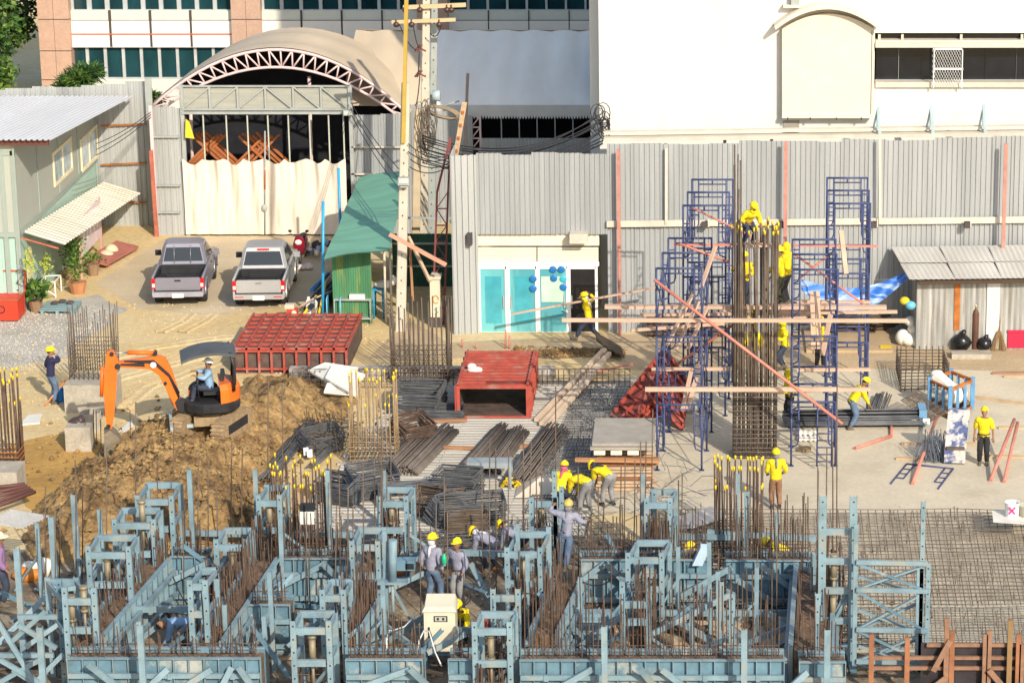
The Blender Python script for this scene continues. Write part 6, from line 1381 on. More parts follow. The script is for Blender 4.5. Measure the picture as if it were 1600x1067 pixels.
s = MB(); c = G(1604,806,.55); s.loft([[c+Vector((r*math.cos(a), r*math.sin(a), z)) for a in [2*math.pi*j/14 for j in range(14)]] for r, z in ((.17,0),(.24,.3),(.25,.31),(.22,.3),(.15,.04))]); one(s, 'tub', mat('grey tub', (.36,.35,.28), .7), 'grey tub right of the white bucket', 'tub')
# concrete blocks and bits near the digger bucket
for k, (x0,x1,y0,y1,lb) in enumerate(((103,143,662,706,'pale concrete block under the black bag by the digger bucket'),)):
    c = G((x0+x1)/2,y1); w2 = (x1-x0)/S(c.y)/2; s = MB(); s.bb(c.x-w2,c.x+w2,c.y,c.y+.5,0,V(0,y0+6,c.y).z); one(s, 'concrete_block', M_CONC, lb, 'block')
s = MB(); q = V(120,662,G(120,700).y+.2); s.ell(q, (.26,.2,.2)); s.ell(q+Vector((.1,0,.1)), (.14,.12,.14)); s.v = [tuple(Vector(p)+Vector((1,1,1))*.05*noise.noise(Vector(p)*7)) for p in s.v]; one(s, 'bin_bag', mat('brown black bag', (.06,.04,.04), .4), 'dark crumpled bag on the pale concrete block', 'bag')
c = G(143,672); s = MB(); s.loft([[c+Vector((r*math.cos(a), r*math.sin(a), z)) for a in [2*math.pi*j/16 for j in range(16)]] for r, z in ((.30,0),(.30,.55),(.27,.55),(.27,.1))]); one(s, 'concrete_pile', M_CONC, 'round concrete pile head behind the digger stick', 'pile head')
c = G(94,627); s = MB(); s.loft([[c+Vector((r*math.cos(a), r*math.sin(a), z)) for a in [2*math.pi*j/14 for j in range(14)]] for r, z in ((.14,0),(.165,.36),(.172,.38),(.15,.37),(.13,.04))]); one(s, 'bucket', mat('blue bucket', (.02,.17,.50), .4), 'blue bucket beside the man in navy', 'bucket')
s = MB(); s.tube(G(70,634,.03), V(104,592,G(100,625).y), .028, 6); one(s, 'orange_pole', mat('orange pole', (.62,.24,.08), .6), 'orange pole leaning from the sand to the rebar column', 'pole')
for k, (px, y0, y1) in enumerate(((134,655,702),(147,640,700),(151,640,690),(158,655,700),(204,640,690))):
    c = G(px,y1); s = MB(); s.tube(c, V(px-1,y0,c.y), .012, 4); one(s, 'thin_rod', M_BARR, 'thin rusty rod standing in the soil beside the digger bucket', 'rod', 'thin rods around the digger bucket')
s = MB()
for k in range(5):
    a = G(-30,800-k*9,.4); s.tube(a, G(55-k*4,768-k*3,.5), .05, 6)
one(s, 'steel_tubes', mat('dark red tube', (.12,.05,.04), .6), 'dark reddish tubes stacked at the left edge above the straw hat', 'tubes')
s = MB(); c = G(8,782); s.bb(c.x-1.5,c.x+.35,c.y,c.y+1,0,V(0,738,c.y).z); one(s, 'concrete_plinth', M_CONC, 'concrete plinth under the rusty column at the left edge', 'plinth')
# ------------------------------------------------------------------ blue beam formwork in the foreground
M_BLUE = mat('pale blue formwork paint', (.185,.275,.325), .5, var=.22, scale=2.2, fine=.08, col2=(.27,.30,.29), mix=(.53,.66), spec=.3)
M_BLUED = mat('blue panel skin', (.115,.21,.275), .45, var=.3, scale=1.6, fine=.08, col2=(.36,.38,.36), mix=(.56,.66))
M_HOLE = mat('bolt hole', (.015,.02,.025), .9)
M_FILL = mat('rough brown concrete', (.17,.11,.07), .95, var=.5, scale=6, bump=.05, bscale=14, fine=.3)
M_COUP = mat('tan steel coupler', (.26,.22,.15), .6, metal=.3, var=.25)
ZB = 1.2
def beam_x(x0, x1, ytop, label, bars=0, bh=(.6,1.2), gap=.5, braces=(), dx=None, ribs=None):
    Y = G(800, ytop, ZB).y; a = V(x0, ytop, Y).x; b = V(x1, ytop, Y).x
    t = thing('beam_formwork', ((a+b)/2, Y+gap/2, 0), label, 'beam formwork', 'blue beam formwork across the picture')
    for nm, y, f in (('front_panel', Y, -1), ('back_panel', Y+gap, 1)):
        s = MB(); s.mi = 1; s.bb(a, b, y-.004, y+.004, 0.03, ZB-.01); s.mi = 0
        yy = y+f*.05
        s.bb(a, b, min(y,y+f*.11), max(y,y+f*.11), ZB-.012, ZB+.006); s.bb(a, b, min(y,y+f*.11), max(y,y+f*.11), .02, .035)
        n = max(2, int((b-a)/.30))
        for i in range(n+1): x = lerp(a+.012, b-.012, i/n); s.bb(x-.008, x+.008, min(y+f*.004,y+f*.105), max(y+f*.004,y+f*.105), .036, ZB-.013)
        s.build(nm, [M_BLUE, M_BLUED], t)
    for z in (.82, .22):
        s = MB(); s.chan((a+.02,Y-.16,z),(b-.02,Y-.16,z), .11, .07); n = int((b-a)/1.1)
        for i in range(n): x = lerp(a, b, (i+.5)/max(1,n)); s.bb(x-.05,x+.05,Y-.19,Y-.105,z-.07,z+.07)
        s.build('waler', M_BLUE, t)
    s = MB(); s.bb(a+.02, b-.02, Y+.02, Y+gap-.02, .04, ZB-.09); s.build('fill', M_FILL, t)
    bars = int(bars*1.5)
    for i in range(min(bars,95)):
        x = lerp(a+.08, b-.08, (i+rnd.uniform(.2,.8))/bars); y = Y+rnd.choice((.1, gap-.1)); h = ZB+rnd.uniform(*bh)
        s = MB(); s.tube((x,y,ZB-.1),(x+rnd.gauss(0,.03),y+rnd.gauss(0,.02),h), .0135, 4); s.build('starter_bar', M_BARR, t)
    s = MB(); s.tube((a+.1,Y+.1,ZB+.12),(b-.1,Y+.1,ZB+.12), .012, 4); s.tube((a+.1,Y+gap-.1,ZB+.15),(b-.1,Y+gap-.1,ZB+.15), .012, 4)
    s.build('tie_bar', M_BARR, t) if bars else None
    bars_ = 0
    for (p0, q0, p1, q1) in braces:
        s = MB(); s.chan(V(p0,q0,Y-.26-.3*rnd.random()), V(p1,q1,Y-.26), .13, .07); s.build('brace', M_BLUE, t)
    return t
def beam_y(x0, y0, x1, y1, label, bars=0, bh=(.6,1.3), gap=.5):
    p, q = G(x0, y0, ZB), G(x1, y1, ZB); p.z = q.z = 0; d = (q-p).normalized(); nrm = Vector((d.y,-d.x,0))
    t = thing('beam_formwork', (p+q)/2, label, 'beam formwork', 'blue beam formwork running into the picture')
    for nm, off, f in (('right_panel', 0, 1), ('left_panel', -gap, -1)):
        s = MB(); o = nrm*off; up = Vector((0,0,1))
        s.mi = 1; s.bar(p+o+up*ZB/2, q+o+up*ZB/2, .008, ZB-.04); s.mi = 0
        s.bar(p+o+nrm*f*.05+up*ZB, q+o+nrm*f*.05+up*ZB, .11, .02); s.bar(p+o+nrm*f*.05+up*.03, q+o+nrm*f*.05+up*.03, .11, .02)
        n = max(2, int((q-p).length/.4))
        for i in range(n+1): c = p.lerp(q,i/n)+o+nrm*f*.055; s.bar(c+up*.045, c+up*(ZB-.012), .10, .014, d)
        for z in (.85,.3): s.bar(p+o+nrm*f*.16+up*z, q+o+nrm*f*.16+up*z, .08, .11)
        s.build(nm, [M_BLUE, M_BLUED], t)
    s = MB(); s.bar(p-nrm*gap/2+Vector((0,0,.57)), q-nrm*gap/2+Vector((0,0,.57)), gap-.04, 1.04); s.build('fill', M_FILL, t)
    bars = int(bars*1.5)
    for i in range(bars):
        c = p.lerp(q, (i+rnd.random())/bars)-nrm*rnd.choice((.1,gap-.1)); h = ZB+rnd.uniform(*bh)
        s = MB(); s.tube(c+Vector((0,0,ZB-.1)), Vector((c.x+rnd.gauss(0,.03), c.y, h)), .0135, 4); s.build('starter_bar', M_BARR, t)
    return t
beam_x(908,1110,873,'back row panel behind the crossing worker, left of the brown gap',26,(.5,1.3),braces=((1039,946,1144,886),(903,912,945,880),(946,880,985,918)))
beam_x(1134,1270,874,'back row panel right of the brown gap, shaded by the posts',24,(.7,1.6),braces=((1190,885,1268,942),(1150,905,1215,945)))
beam_x(436,548,871,'short back row panel between left post towers',16,(.4,1.0),braces=((412,930,505,882),(505,882,540,915)))
beam_x(266,325,868,'leftmost short back row panel before the clay mound',8,(.3,.8),braces=((205,940,330,876),))
beam_x(386,454,943,'short middle row panel left of the white rung post pair',8,(.3,.8),braces=((418,968,440,1000),))
beam_x(105,320,1026,'front row panel at lower left, west of the bent blue shirt worker',14,(.3,.9),braces=((137,1038,185,1075),(230,1075,262,1045),(285,1075,330,1046)))
beam_x(320,408,1026,'front row panel at lower left with beige stained plates',8,(.3,.9),braces=((345,1075,362,1042),(372,1042,395,1075)))
beam_x(540,661,1028,'front row panel left of the cream control cabinet',14,(.3,1.2),braces=((575,1070,642,1045),(640,1045,668,1072)))
beam_x(700,738,1028,'dark front row panel right of the cream control cabinet',3,(.3,.9))
beam_x(812,1226,1029,'longest front row panel at bottom centre',46,(.8,2.1),braces=((875,1074,926,1045),(1034,1046,1075,1078),(1000,1045,1020,1070)))
beam_x(1248,1322,1032,'front row panel at the foot of the right hand lattice',7,(.5,1.4),braces=((1236,1074,1262,1050),))
beam_y(152,998,262,871,'inward running panel beside the leftmost post tower',34,(.3,.9))
beam_y(342,1003,431,870,'inward running panel in the second bay from the left',40,(.4,1.3))
beam_y(556,988,592,930,'inward running panel beside the blue cylinder',24,(.4,1.4))
beam_y(868,985,905,905,'inward running panel under the climbing worker',24,(.3,1.2))
beam_y(1296,1010,1300,880,'inward running panel inside the tall right post tower',26,(.3,1.2),gap=.8)
# ---- post frames
def post(s, px, ytop, Y, ybot=None, w_=.125, d=.10, holes=True, z0=0.):
    a = V(px, ytop, Y); b = Vector((a.x, Y, z0)) if ybot is None else V(px, ybot, Y)
    b.z = max(0., b.z)
    s.chan(b, a, w_, d, .014)
    if holes:
        s.mi = 1; n = int((a.z-b.z)/.3)
        for i in range(n): s.box((a.x+rnd.uniform(-.004,.004), Y-.0085, a.z-.12-i*.3), (.035,.004,.035))
        s.mi = 0
def coupler(t, px, py, Y):
    s = MB(); c = V(px, py, Y); s.tube(c-Vector((0,0,.28)), c+Vector((0,0,.22)), .075, 10); s.tube(c+Vector((0,0,.22)), c+Vector((0,0,.30)), .095, 10); s.tube(c-Vector((0,0,.30)), c-Vector((0,0,.24)), .09, 10); s.tube(c-Vector((0,0,.9)), c-Vector((0,0,.3)), .035, 6); s.build('coupler', M_COUP, t)
FR = 'blue post frames over the beams'
def frame(xl, xr, ytop, ybase, rungs, label, back=None, coup=None, holes=True, w_=.12, yl=None):
    Y = YG(ybase); c = G((xl+xr)/2, ybase); t = thing('post_frame', c, label, 'post frame', FR)
    for px, yt in ((xl, yl or ytop), (xr, ytop)): s = MB(); post(s, px, yt, Y, holes=holes, w_=w_); s.build('post', [M_BLUE, M_HOLE], t)
    for y in rungs: s = MB(); p, q = V(xl+4, y, Y+.03), V(xr-4, y, Y+.03); s.chan(p, q, .15, .07); s.build('crossbar', M_BLUE, t)
    if back:                                         # second pair behind, joined by short arms
        bx, by, bY = back[0], back[1], Y+back[2]
        for px in (bx, bx-(xr-xl)*.97): s = MB(); post(s, px, by, bY, holes=False, w_=w_); s.build('post', [M_BLUE, M_HOLE], t)
        for y in rungs: s = MB(); p = V(xr, y, Y+.05); q = Vector((V(bx,by,bY).x, bY, p.z)); s.bar(p, q, .06, .12); s.build('arm', M_BLUE, t); s = MB(); p = V(xl, y, Y+.05); q = Vector((V(bx-(xr-xl)*.97,by,bY).x, bY, p.z)); s.bar(p, q, .06, .12); s.build('arm', M_BLUE, t)
        s = MB(); zz = V(xr, rungs[0], Y).z; p = V(bx, by, bY); q = V(bx-(xr-xl)*.97, by, bY); p.z = q.z = zz; s.chan(p, q, .15, .07); s.build('crossbar', M_BLUE, t)
    s = MB(); zt = V(xr, ytop, Y).z; p = V(xr, ytop, Y); sg = rnd.choice((-1,1)); s.bar(Vector((p.x+.02, Y+.09, zt*.52)), Vector((p.x+sg*rnd.uniform(.7,1.2), Y+rnd.uniform(.3,1.0), .08)), .10, .07); s.build('raker', M_BLUE, t)
    s = MB(); s.bar(Vector((V(xl,0,Y).x, Y+.10, .25)), Vector((p.x, Y+.10, zt*.45)), .05, .07); s.build('cross_tie', M_BLUED, t)
    for c_ in coup or (): coupler(t, *c_, Y+.25)
    return t
frame(137,200,853,1008,(868,914),'left post frame with tan couplers above the dark lying worker',back=(213,838,1.2),coup=((168,890),))
frame(100,146,918,1090,(940,985),'stout lower left post frame with paired side arms',back=(118,902,1.2),coup=((131,935),(112,950)))
frame(178,239,811,952,(822,866),'post frame before the clay mound, second from the left',back=(250,797,1.1),coup=((222,800),))
frame(214,267,774,905,(785,827),'high post frame in front of the clay mound',back=(281,757,1.3))
frame(296,320,906,1075,(917,960),'narrow post frame right of the bent blue shirt worker',back=(338,904,1.0))
frame(337,382,842,960,(856,901),'post frame with pump coupler in the second bay',back=(394,828,1.2),coup=((365,880),))
frame(403,436,773,898,(787,829),'high narrow post frame left of the rusty rebar column',back=(448,757,1.2),coup=((421,803),))
frame(457,513,970,1120,(986,1036),'nearest post frame at the bottom left of centre',back=(523,957,1.0),coup=((488,1012),))
frame(503,536,921,1070,(935,975),'post frame with white rungs behind the nearest one',back=(548,906,1.0),holes=True)
frame(549,590,845,978,(856,900),'post frame beside the pale blue cylinder',back=(600,830,1.2))
frame(592,634,775,900,(788,829),'high post frame above the stirrup stacks',back=(645,761,1.1),coup=((612,800),))
frame(741,796,971,1120,(987,1037),'nearest post frame at the bottom centre',back=(805,958,1.0),coup=((767,1010),))
frame(770,809,920,1060,(935,962),'post frame with white rungs right of the control cabinet',holes=True)
frame(792,844,855,985,(867,912),'post frame in front of the stooping grey workers',back=(857,823,1.4),coup=((817,888),))
frame(830,868,777,905,(788,830),'high post frame held by the climbing worker',coup=((846,802),))
frame(981,1034,863,985,(876,921),'post frame in the middle of the back row',back=(1046,849,1.2),coup=())
frame(972,1014,927,1075,(945,972),'post frame with a white rung beside the long front panel',yl=908)
frame(1010,1047,778,905,(790,829),'high post frame with rusty bars right of the wire tangle',back=(1056,765,1.0),coup=())
tr = frame(1286,1334,776,1040,(831,877,923,970),'tallest post frame with four rungs at the right',coup=((1303,885),(1302,945)),w_=.17)
GPn = 'single blue posts standing in the beams'
for k, (px, yt, yb_, lb) in enumerate(((25,857,1030,'single blue post at the left edge under the straw hat'),(79,808,935,'single blue post at left rising before the mound foot'),(114,773,900,'slim blue post just left of the high mound frame'),(295,734,890,'tall slim blue post in front of the mound centre'),(398,734,880,'tall slim blue post left of the rusty rebar column'),(511,735,880,'tall slim blue post right of the rusty rebar column'),(599,735,830,'short slim blue post in the high frame above the stirrups'),(61,980,1120,'single blue post at the bottom left corner'),(218,977,1130,'single blue post in front of the lower left panel'),(866,736,905,'dark sided blue post gripped by the climbing worker'),(877,760,905,'drilled blue post just right of the gripped post'),(944,979,1130,'single blue post in front of the longest front panel'),(1005,740,890,'slim blue post left of the high rusty frame'),(1022,765,890,'drilled slim post inside the high rusty frame'),(1153,740,900,'slim blue post among the rusty column bars'),(1167,768,935,'drilled blue post before the rusty column'),(1144,927,1090,'drilled blue post in the front right bay'),(1163,984,1130,'single blue post at the bottom right of centre'),(1278,927,1090,'drilled blue post at the lattice foot'),(1293,984,1130,'single blue post at the bottom before the lattice'),(1271,865,990,'blue post at the end of the back row'))):
    Y = YG(yb_); s = MB(); post(s, px, yt, Y, holes=k in (9,10,13,15,16,18), w_=.13 if yt > 760 else .11); one(s, 'single_post', [M_BLUE, M_HOLE], lb, 'post', GPn)
# long low rails and loose diagonal braces
GL = 'long blue rails and braces'
for k, (x0,y0,z0,x1,y1,z1,lb) in enumerate((
 (898,958,.35,1272,958,.35,'long blue rail lying along the foot of the back row'),
 (285,833,.6,402,835,.6,'thin blue rail behind the second bay'),(452,836,.5,592,836,.5,'blue rail in front of the rusty column'),
 (1010,838,.7,1160,840,.7,'blue rail over the helmet under the mat, left half'),(1105,832,.8,1275,842,.7,'blue rail over the helmet under the mat, right half'),
 (205,952,.9,300,952,.9,'blue rail over the bent blue shirt worker'),(700,863,.9,800,866,.9,'blue rail before the stooping workers'),
 (640,985,.5,740,985,.5,'blue rail behind the control cabinet'))):
    s = MB(); s.chan(G(x0,y0,z0), G(x1,y1,z1), .14, .08); one(s, 'blue_rail', M_BLUE, lb, 'rail', GL)
for k, (x0,y0,z0,x1,y1,z1,lb) in enumerate((
 (-10,1012,.5,92,912,1.5,'long blue brace rising from the lower left corner'),
 (600,925,.4,720,868,1.1,'long blue brace behind the two grey workers'),(735,880,1.0,772,950,.2,'blue brace slanting beside the stooping workers'),
 (580,962,.9,650,1015,.6,'blue brace left of the control cabinet'),(668,1020,.9,728,990,1.2,'drilled blue brace in front of the control cabinet'),
 (1050,965,.6,1125,1010,.1,'blue brace in the sandy bay, left'),(1200,958,.7,1290,1020,.1,'blue brace in the sandy bay, right'),(1130,1020,.2,1268,965,.9,'blue brace crossing the sandy bay'),
 (1000,1000,.3,1140,930,1.1,'blue brace rising to the drilled post'),(560,935,.2,600,905,.9,'short blue brace under the blue cylinder'),(1010,860,.5,1090,895,.3,'slim blue brace by the helmet under the mat'))):
    s = MB(); s.chan(G(x0,y0,z0), G(x1,y1,z1), .12, .07); one(s, 'blue_brace', M_BLUE, lb, 'brace', GL)
for k, (x0,y0,z0,x1,y1,z1,lb) in enumerate((
 (395,1010,.2,445,955,1.0,'short blue brace in front of the middle row panel'),(470,905,.3,520,880,1.1,'drilled brace leaning on the short back row panel'),
 (450,1010,.3,500,965,.9,'blue brace between the nearest left frame and the middle row'),(600,1005,.2,668,960,1.0,'blue brace rising to the cabinet from the left'),
 (745,1005,.2,800,960,.9,'blue brace right of the red pump'),(830,1000,.2,900,950,1.0,'blue brace before the stacked blue blocks'),
 (905,1010,.3,975,960,1.1,'blue brace over the stacked blue blocks'),(270,1005,.2,330,950,1.1,'blue brace right of the bent blue shirt worker'),
 (205,1010,.1,262,965,.8,'blue brace left of the bent blue shirt worker'),(700,905,.2,760,930,.9,'blue brace between facing and stooping workers'),
 (640,870,.4,735,872,.5,'level blue brace behind the facing grey worker'),(1180,905,.3,1262,890,1.2,'slim blue brace behind the shaded back row panel'))):
    s = MB(); s.chan(G(x0,y0,z0), G(x1,y1,z1), .12, .07); one(s, 'blue_brace', M_BLUE, lb, 'brace', GL)
# lower left lattice bracing
t = thing('brace_lattice', G(50,1060), 'crossed blue lattice bracing in the bottom left corner', 'lattice'); Y = YG(1085)
for x0,y0,x1,y1 in ((-20,1023,84,1023),(28,963,90,963),(-10,960,60,1075),(20,1000,70,955),(0,1065,62,1030),(0,1030,62,1066),(28,975,88,1012),(40,1010,90,975),(60,1060,100,1020),(95,920,118,918),(20,1045,90,1090)):
    s = MB(); s.bar(V(x0,y0,Y+.3*rnd.random()), V(x1,y1,Y+.3*rnd.random()), .10, .08, (0,-1,0)); s.build('member', M_BLUE, t)
s = MB(); post(s, 91, 905, Y+.4); s.build('post', [M_BLUED, M_HOLE], t)
# right hand lattice tower
Y = YG(1050); t = thing('braced_lattice', G(1392,1050), 'tall blue lattice panel with crossed braces at the right', 'lattice')
for px, yt, yb_ in ((1443,785,990),(1438,888,1090),(1451,880,1090),(1338,820,1090)): s = MB(); post(s, px, yt, Y+.02, w_=.15 if px == 1438 else .10, holes=px in (1443,1451)); s.build('post', [M_BLUE, M_HOLE], t)
lv = [879,922,984,1034,1082]
for y in lv: s = MB(); s.chan(V(1338,y-.5,Y-.06), V(1450,y+2,Y-.06), .10, .07); s.build('rail', M_BLUE, t)
for a, b in zip(lv, lv[1:]):
    s = MB(); s.bar(V(1341,a+2,Y-.02), V(1440,b-2,Y-.02), .05, .05); s.build('brace', M_BLUED, t)
    s = MB(); s.bar(V(1341,b-3,Y+.06), V(1440,a+6,Y+.06), .09, .04); s.build('brace', M_BLUE, t)
    s = MB(); s.bar(V(1341,(a+b)/2,Y+.4), V(1440,b+4,Y+.4), .08, .05); s.build('brace', M_BLUE, t)
    s = MB(); s.bar(V(1345,b-1,Y+.5), V(1436,(a+b)/2-12,Y+.5), .08, .05); s.build('brace', M_BLUE, t)
# crowd of slim posts and braces between the beams
r2 = random.Random(31); n_ = 0
while n_ < 26:
    px, py = r2.uniform(50,1290), r2.uniform(915,1075)
    if 625 < px < 760 and py < 1060 or 240 < px < 330 and py > 990: continue
    c = G(px,py); n_ += 1; s = MB(); h = r2.uniform(1.5,2.5); s.chan(c, c+Vector((r2.gauss(0,.03),0,h)), .10, .07, .012); s.bar(c+Vector((-.03,.03,h*.55)), c+Vector((r2.choice((-1,1))*r2.uniform(.5,.9),r2.uniform(-.2,.5),.06)), .06, .05)
    one(s, 'slim_prop', M_BLUE, 'slim pale blue prop with a side strut, lost among the crowded beams', 'prop', 'slim blue props crowded among the beams')
n_ = 0
while n_ < 22:
    px, py = r2.uniform(60,1270), r2.uniform(905,1060)
    if 630 < px < 745 and py < 1050: continue
    n_ += 1; a = G(px,py,r2.uniform(.1,.5)); b = a+Vector((r2.choice((-1,1))*r2.uniform(.6,1.5), r2.uniform(-.6,.9), r2.uniform(.5,1.2))); s = MB(); s.chan(a, b, .09, .06)
    one(s, 'slim_strut', M_BLUED, 'thin darker blue strut slanting between the crowded beams', 'strut', 'thin blue struts crowded among the beams')
# thin standing rods
ROD = [(118,718,955),(128,760,905),(168,700,960),(212,628,880),(271,660,850),(309,708,930),(325,716,900),(361,690,880),(378,700,900),(418,592,860),(441,600,840),(524,790,1000),(531,740,965),(542,760,990),(567,720,980),(585,715,905),(595,690,905),(612,690,850),(700,800,1000),(766,690,985),(775,700,970),(794,700,930),(818,680,880),(828,690,880),(869,604,860),(975,715,905),(990,720,860),(1000,690,890),(1009,690,890),(1019,640,870),(1276,730,1010),(1292,700,940),(1300,690,935),(1307,600,930),(70,760,900),(92,790,915),(247,720,900),(340,760,930),(478,800,960),(553,790,960),(655,760,860),(845,690,880),(935,760,900),(1062,800,930),(1090,800,930),(1240,790,940),(1262,800,950)]
for i in range(34):
    x = rnd.uniform(60,1320); yb_ = rnd.uniform(880,1010); ROD.append((x, yb_-rnd.uniform(90,190), yb_))
for k, (x, y0, y1) in enumerate(ROD):
    c = G(x, y1); s = MB(); p = V(x+rnd.uniform(-2,2), y0, c.y); s.path([c, c.lerp(p,.5)+Vector((rnd.uniform(-.02,.02),0,0)), p], .016, 5)
    one(s, 'standing_rod', M_BAR if k % 4 else M_BARR, 'thin %s steel rod standing upright among the blue formwork' % ('dark' if k % 4 else 'rusty brown'), 'rod', '%s thin rods among the blue formwork' % ('dark' if k % 4 else 'rusty'))
# bundles of rusty starter bars inside the frames
def starter(px, ytop, ybase, n, w_, label, m=M_BARR):
    c = G(px, ybase); h = V(px, ytop, c.y).z; t = thing('starter_bars', c, label, 'starter bars', 'starter bar clusters in the frames')
    for i in range(n):
        x, y = rnd.uniform(-w_,w_), rnd.uniform(-.3,.3); s = MB(); s.tube(c+Vector((x,y,0)), c+Vector((x+rnd.gauss(0,.04),y,h*rnd.uniform(.8,1.0))), .0155, 4); s.build('bar', m, t)
    for k in range(4): z = h*(k+.5)/5; s = MB(); q = [c+Vector((sx*w_*1.05,sy*.33,z)) for sx, sy in ((-1,-1),(1,-1),(1,1),(-1,1))]; [s.tube(q[i-1],q[i],.01,4) for i in range(4)]; s.build('tie', m, t)
for px, yt, yb_, n, w_, lb in ((168,905,1000,20,.42,'rusty bars inside the left post frame'),(120,960,1060,16,.3,'rusty bars inside the stout lower left frame'),(225,860,940,18,.35,'rusty bars under the frame before the mound'),(252,830,930,14,.2,'rusty bars rising left of the leftmost back panel'),(355,870,970,26,.4,'rusty bars in the second bay frame'),(420,800,900,20,.25,'rusty bars left of the capped rusty column'),(568,900,1000,26,.3,'dense brown bars beside the pale blue cylinder'),(612,790,890,18,.2,'brown bars in the high frame above the stirrups'),(488,1020,1100,12,.3,'rusty bars in the nearest left frame'),(768,1030,1120,14,.3,'rusty bars in the nearest centre frame'),(780,960,1060,12,.3,'brown bars right of the control cabinet'),(820,890,985,20,.3,'brown bars in the frame before the stooping workers'),(848,800,900,10,.25,'brown bars in the frame held by the climber'),(1005,880,1000,20,.28,'thick brown bars in the middle back frame'),(1000,950,1060,14,.2,'brown bars left of the sandy bay'),(1030,800,910,26,.22,'thick rusty bars in the high right of centre frame'),(1305,850,1010,16,.28,'brown bars inside the tallest right frame'),(330,950,1020,18,.3,'rusty bars at the narrow frame by the bent worker')):
    starter(px, yt, yb_, n, w_, lb)
# control cabinet, blue cylinder, stacked blue blocks
c = G(689,1052); hB = V(689,1018,c.y).z; c2 = Vector((c.x,c.y,0)); t = thing('control_cabinet', c2, 'cream metal control cabinet with a small window and handle', 'cabinet'); sc = S(c.y,1); wd = 49/sc
hT = V(689,955,c.y).z; M_CC = mat('cream powder coat', (.62,.58,.45), .45, var=.05)
s = MB(); s.bb(c.x-wd/2,c.x+wd/2,c.y,c.y+.55,hB,hT); s.build('body', M_CC, t)
s = MB(); s.hexa([(c.x-wd/2-.03,c.y-.05,hT+.002),(c.x+wd/2+.03,c.y-.05,hT+.002),(c.x+wd/2+.03,c.y+.6,hT+.002),(c.x-wd/2-.03,c.y+.6,hT+.002),(c.x-wd/2+.03,c.y-.02,hT+.12),(c.x+wd/2-.03,c.y-.02,hT+.12),(c.x+wd/2-.03,c.y+.5,hT+.24),(c.x-wd/2+.03,c.y+.5,hT+.24)]); s.build('roof', M_CC, t)
s = MB(); s.bb(c.x-wd/2+.05,c.x+wd/2-.05,c.y-.012,c.y-.001,hB+.05,hT-.04); dr = s.build('door', M_CC, t)
s = MB(); s.bb(c.x-.13,c.x+.18,c.y-.018,c.y-.0125,hT-.24,hT-.10); s.mi = 1; s.bb(c.x-.10,c.x+.15,c.y-.022,c.y-.0185,hT-.22,hT-.12); s.mi = 0
for i in range(2): s.bb(c.x-.06+.12*i,c.x-.01+.12*i,c.y-.025,c.y-.0225,hT-.2,hT-.14)
s.build('window', [M_HOLE, mat('grey meter', (.40,.40,.36), .4)], dr)
s = MB(); s.bb(c.x-wd/2+.09,c.x-wd/2+.13,c.y-.03,c.y-.0125,hB+.35,hB+.6); s.bar((c.x-wd/2+.11,c.y-.035,hB+.58),(c.x-wd/2+.16,c.y-.035,hB+.40), .03, .02); s.build('handle', M_HOLE, dr)
s = MB()
for sx in (-1,1): s.bb(c.x+sx*wd/2-(.06 if sx > 0 else 0), c.x+sx*wd/2+(0 if sx > 0 else .06), c.y+.02, c.y+.5, 0, hB)
s.bb(c.x-wd/2+.07,c.x+wd/2-.07,c.y+.02,c.y+.08,hB-.1,hB-.02); s.build('stand', M_BLUED, t)
s = MB(); q = V(613,907,YG(985)); p = V(614,843,YG(985)); s.tube(q, p, .10, 14); s.mi = 0; s.bb(q.x-.35,q.x+.35,q.y-.15,q.y+.15,q.z-.05,q.z); s.tube((q.x+.0,q.y,0),(q.x,q.y,q.z-.05), .04, 6); one(s, 'blue_cylinder', M_BLUE, 'pale blue steel cylinder standing on a small bracket', 'cylinder')
s = MB(); s.mi = 1; q = V(640,884,YG(960)); s.bb(q.x-.35,q.x+.12,q.y,q.y+.3,q.z-.12,q.z+.12); s.mi = 2; s.bb(q.x-.1,q.x+.10,q.y-.01,q.y-.001,q.z-.08,q.z+.06); one(s, 'steel_box', [M_BLUE, M_BLUED, M_HOLE], 'dark ended blue box section behind the blue cylinder', 'box section')
GBk = 'stacked blue hollow blocks'
for j in range(4):
    for i in range(7):
        c = G(882+i*11,1024,0)+Vector((0,.3,.03+.22*j)); s = MB(); s.bb(c.x-.08,c.x+.08,c.y,c.y+.35,c.z,c.z+.2); s.mi = 1; s.bb(c.x-.05,c.x+.05,c.y-.004,c.y+.004,c.z+.05,c.z+.14)
        one(s, 'hollow_block', [M_BLUE, M_BLUED], 'small blue hollow block in the stack behind the front panel', 'block', GBk)
sheet_poly([(1040,1040),(1275,1040),(1262,962),(1060,962)], .010, 'bay_sand', mat('bay sand', (.52,.40,.27), .95, var=.15, scale=1.4, fine=.12), .1)
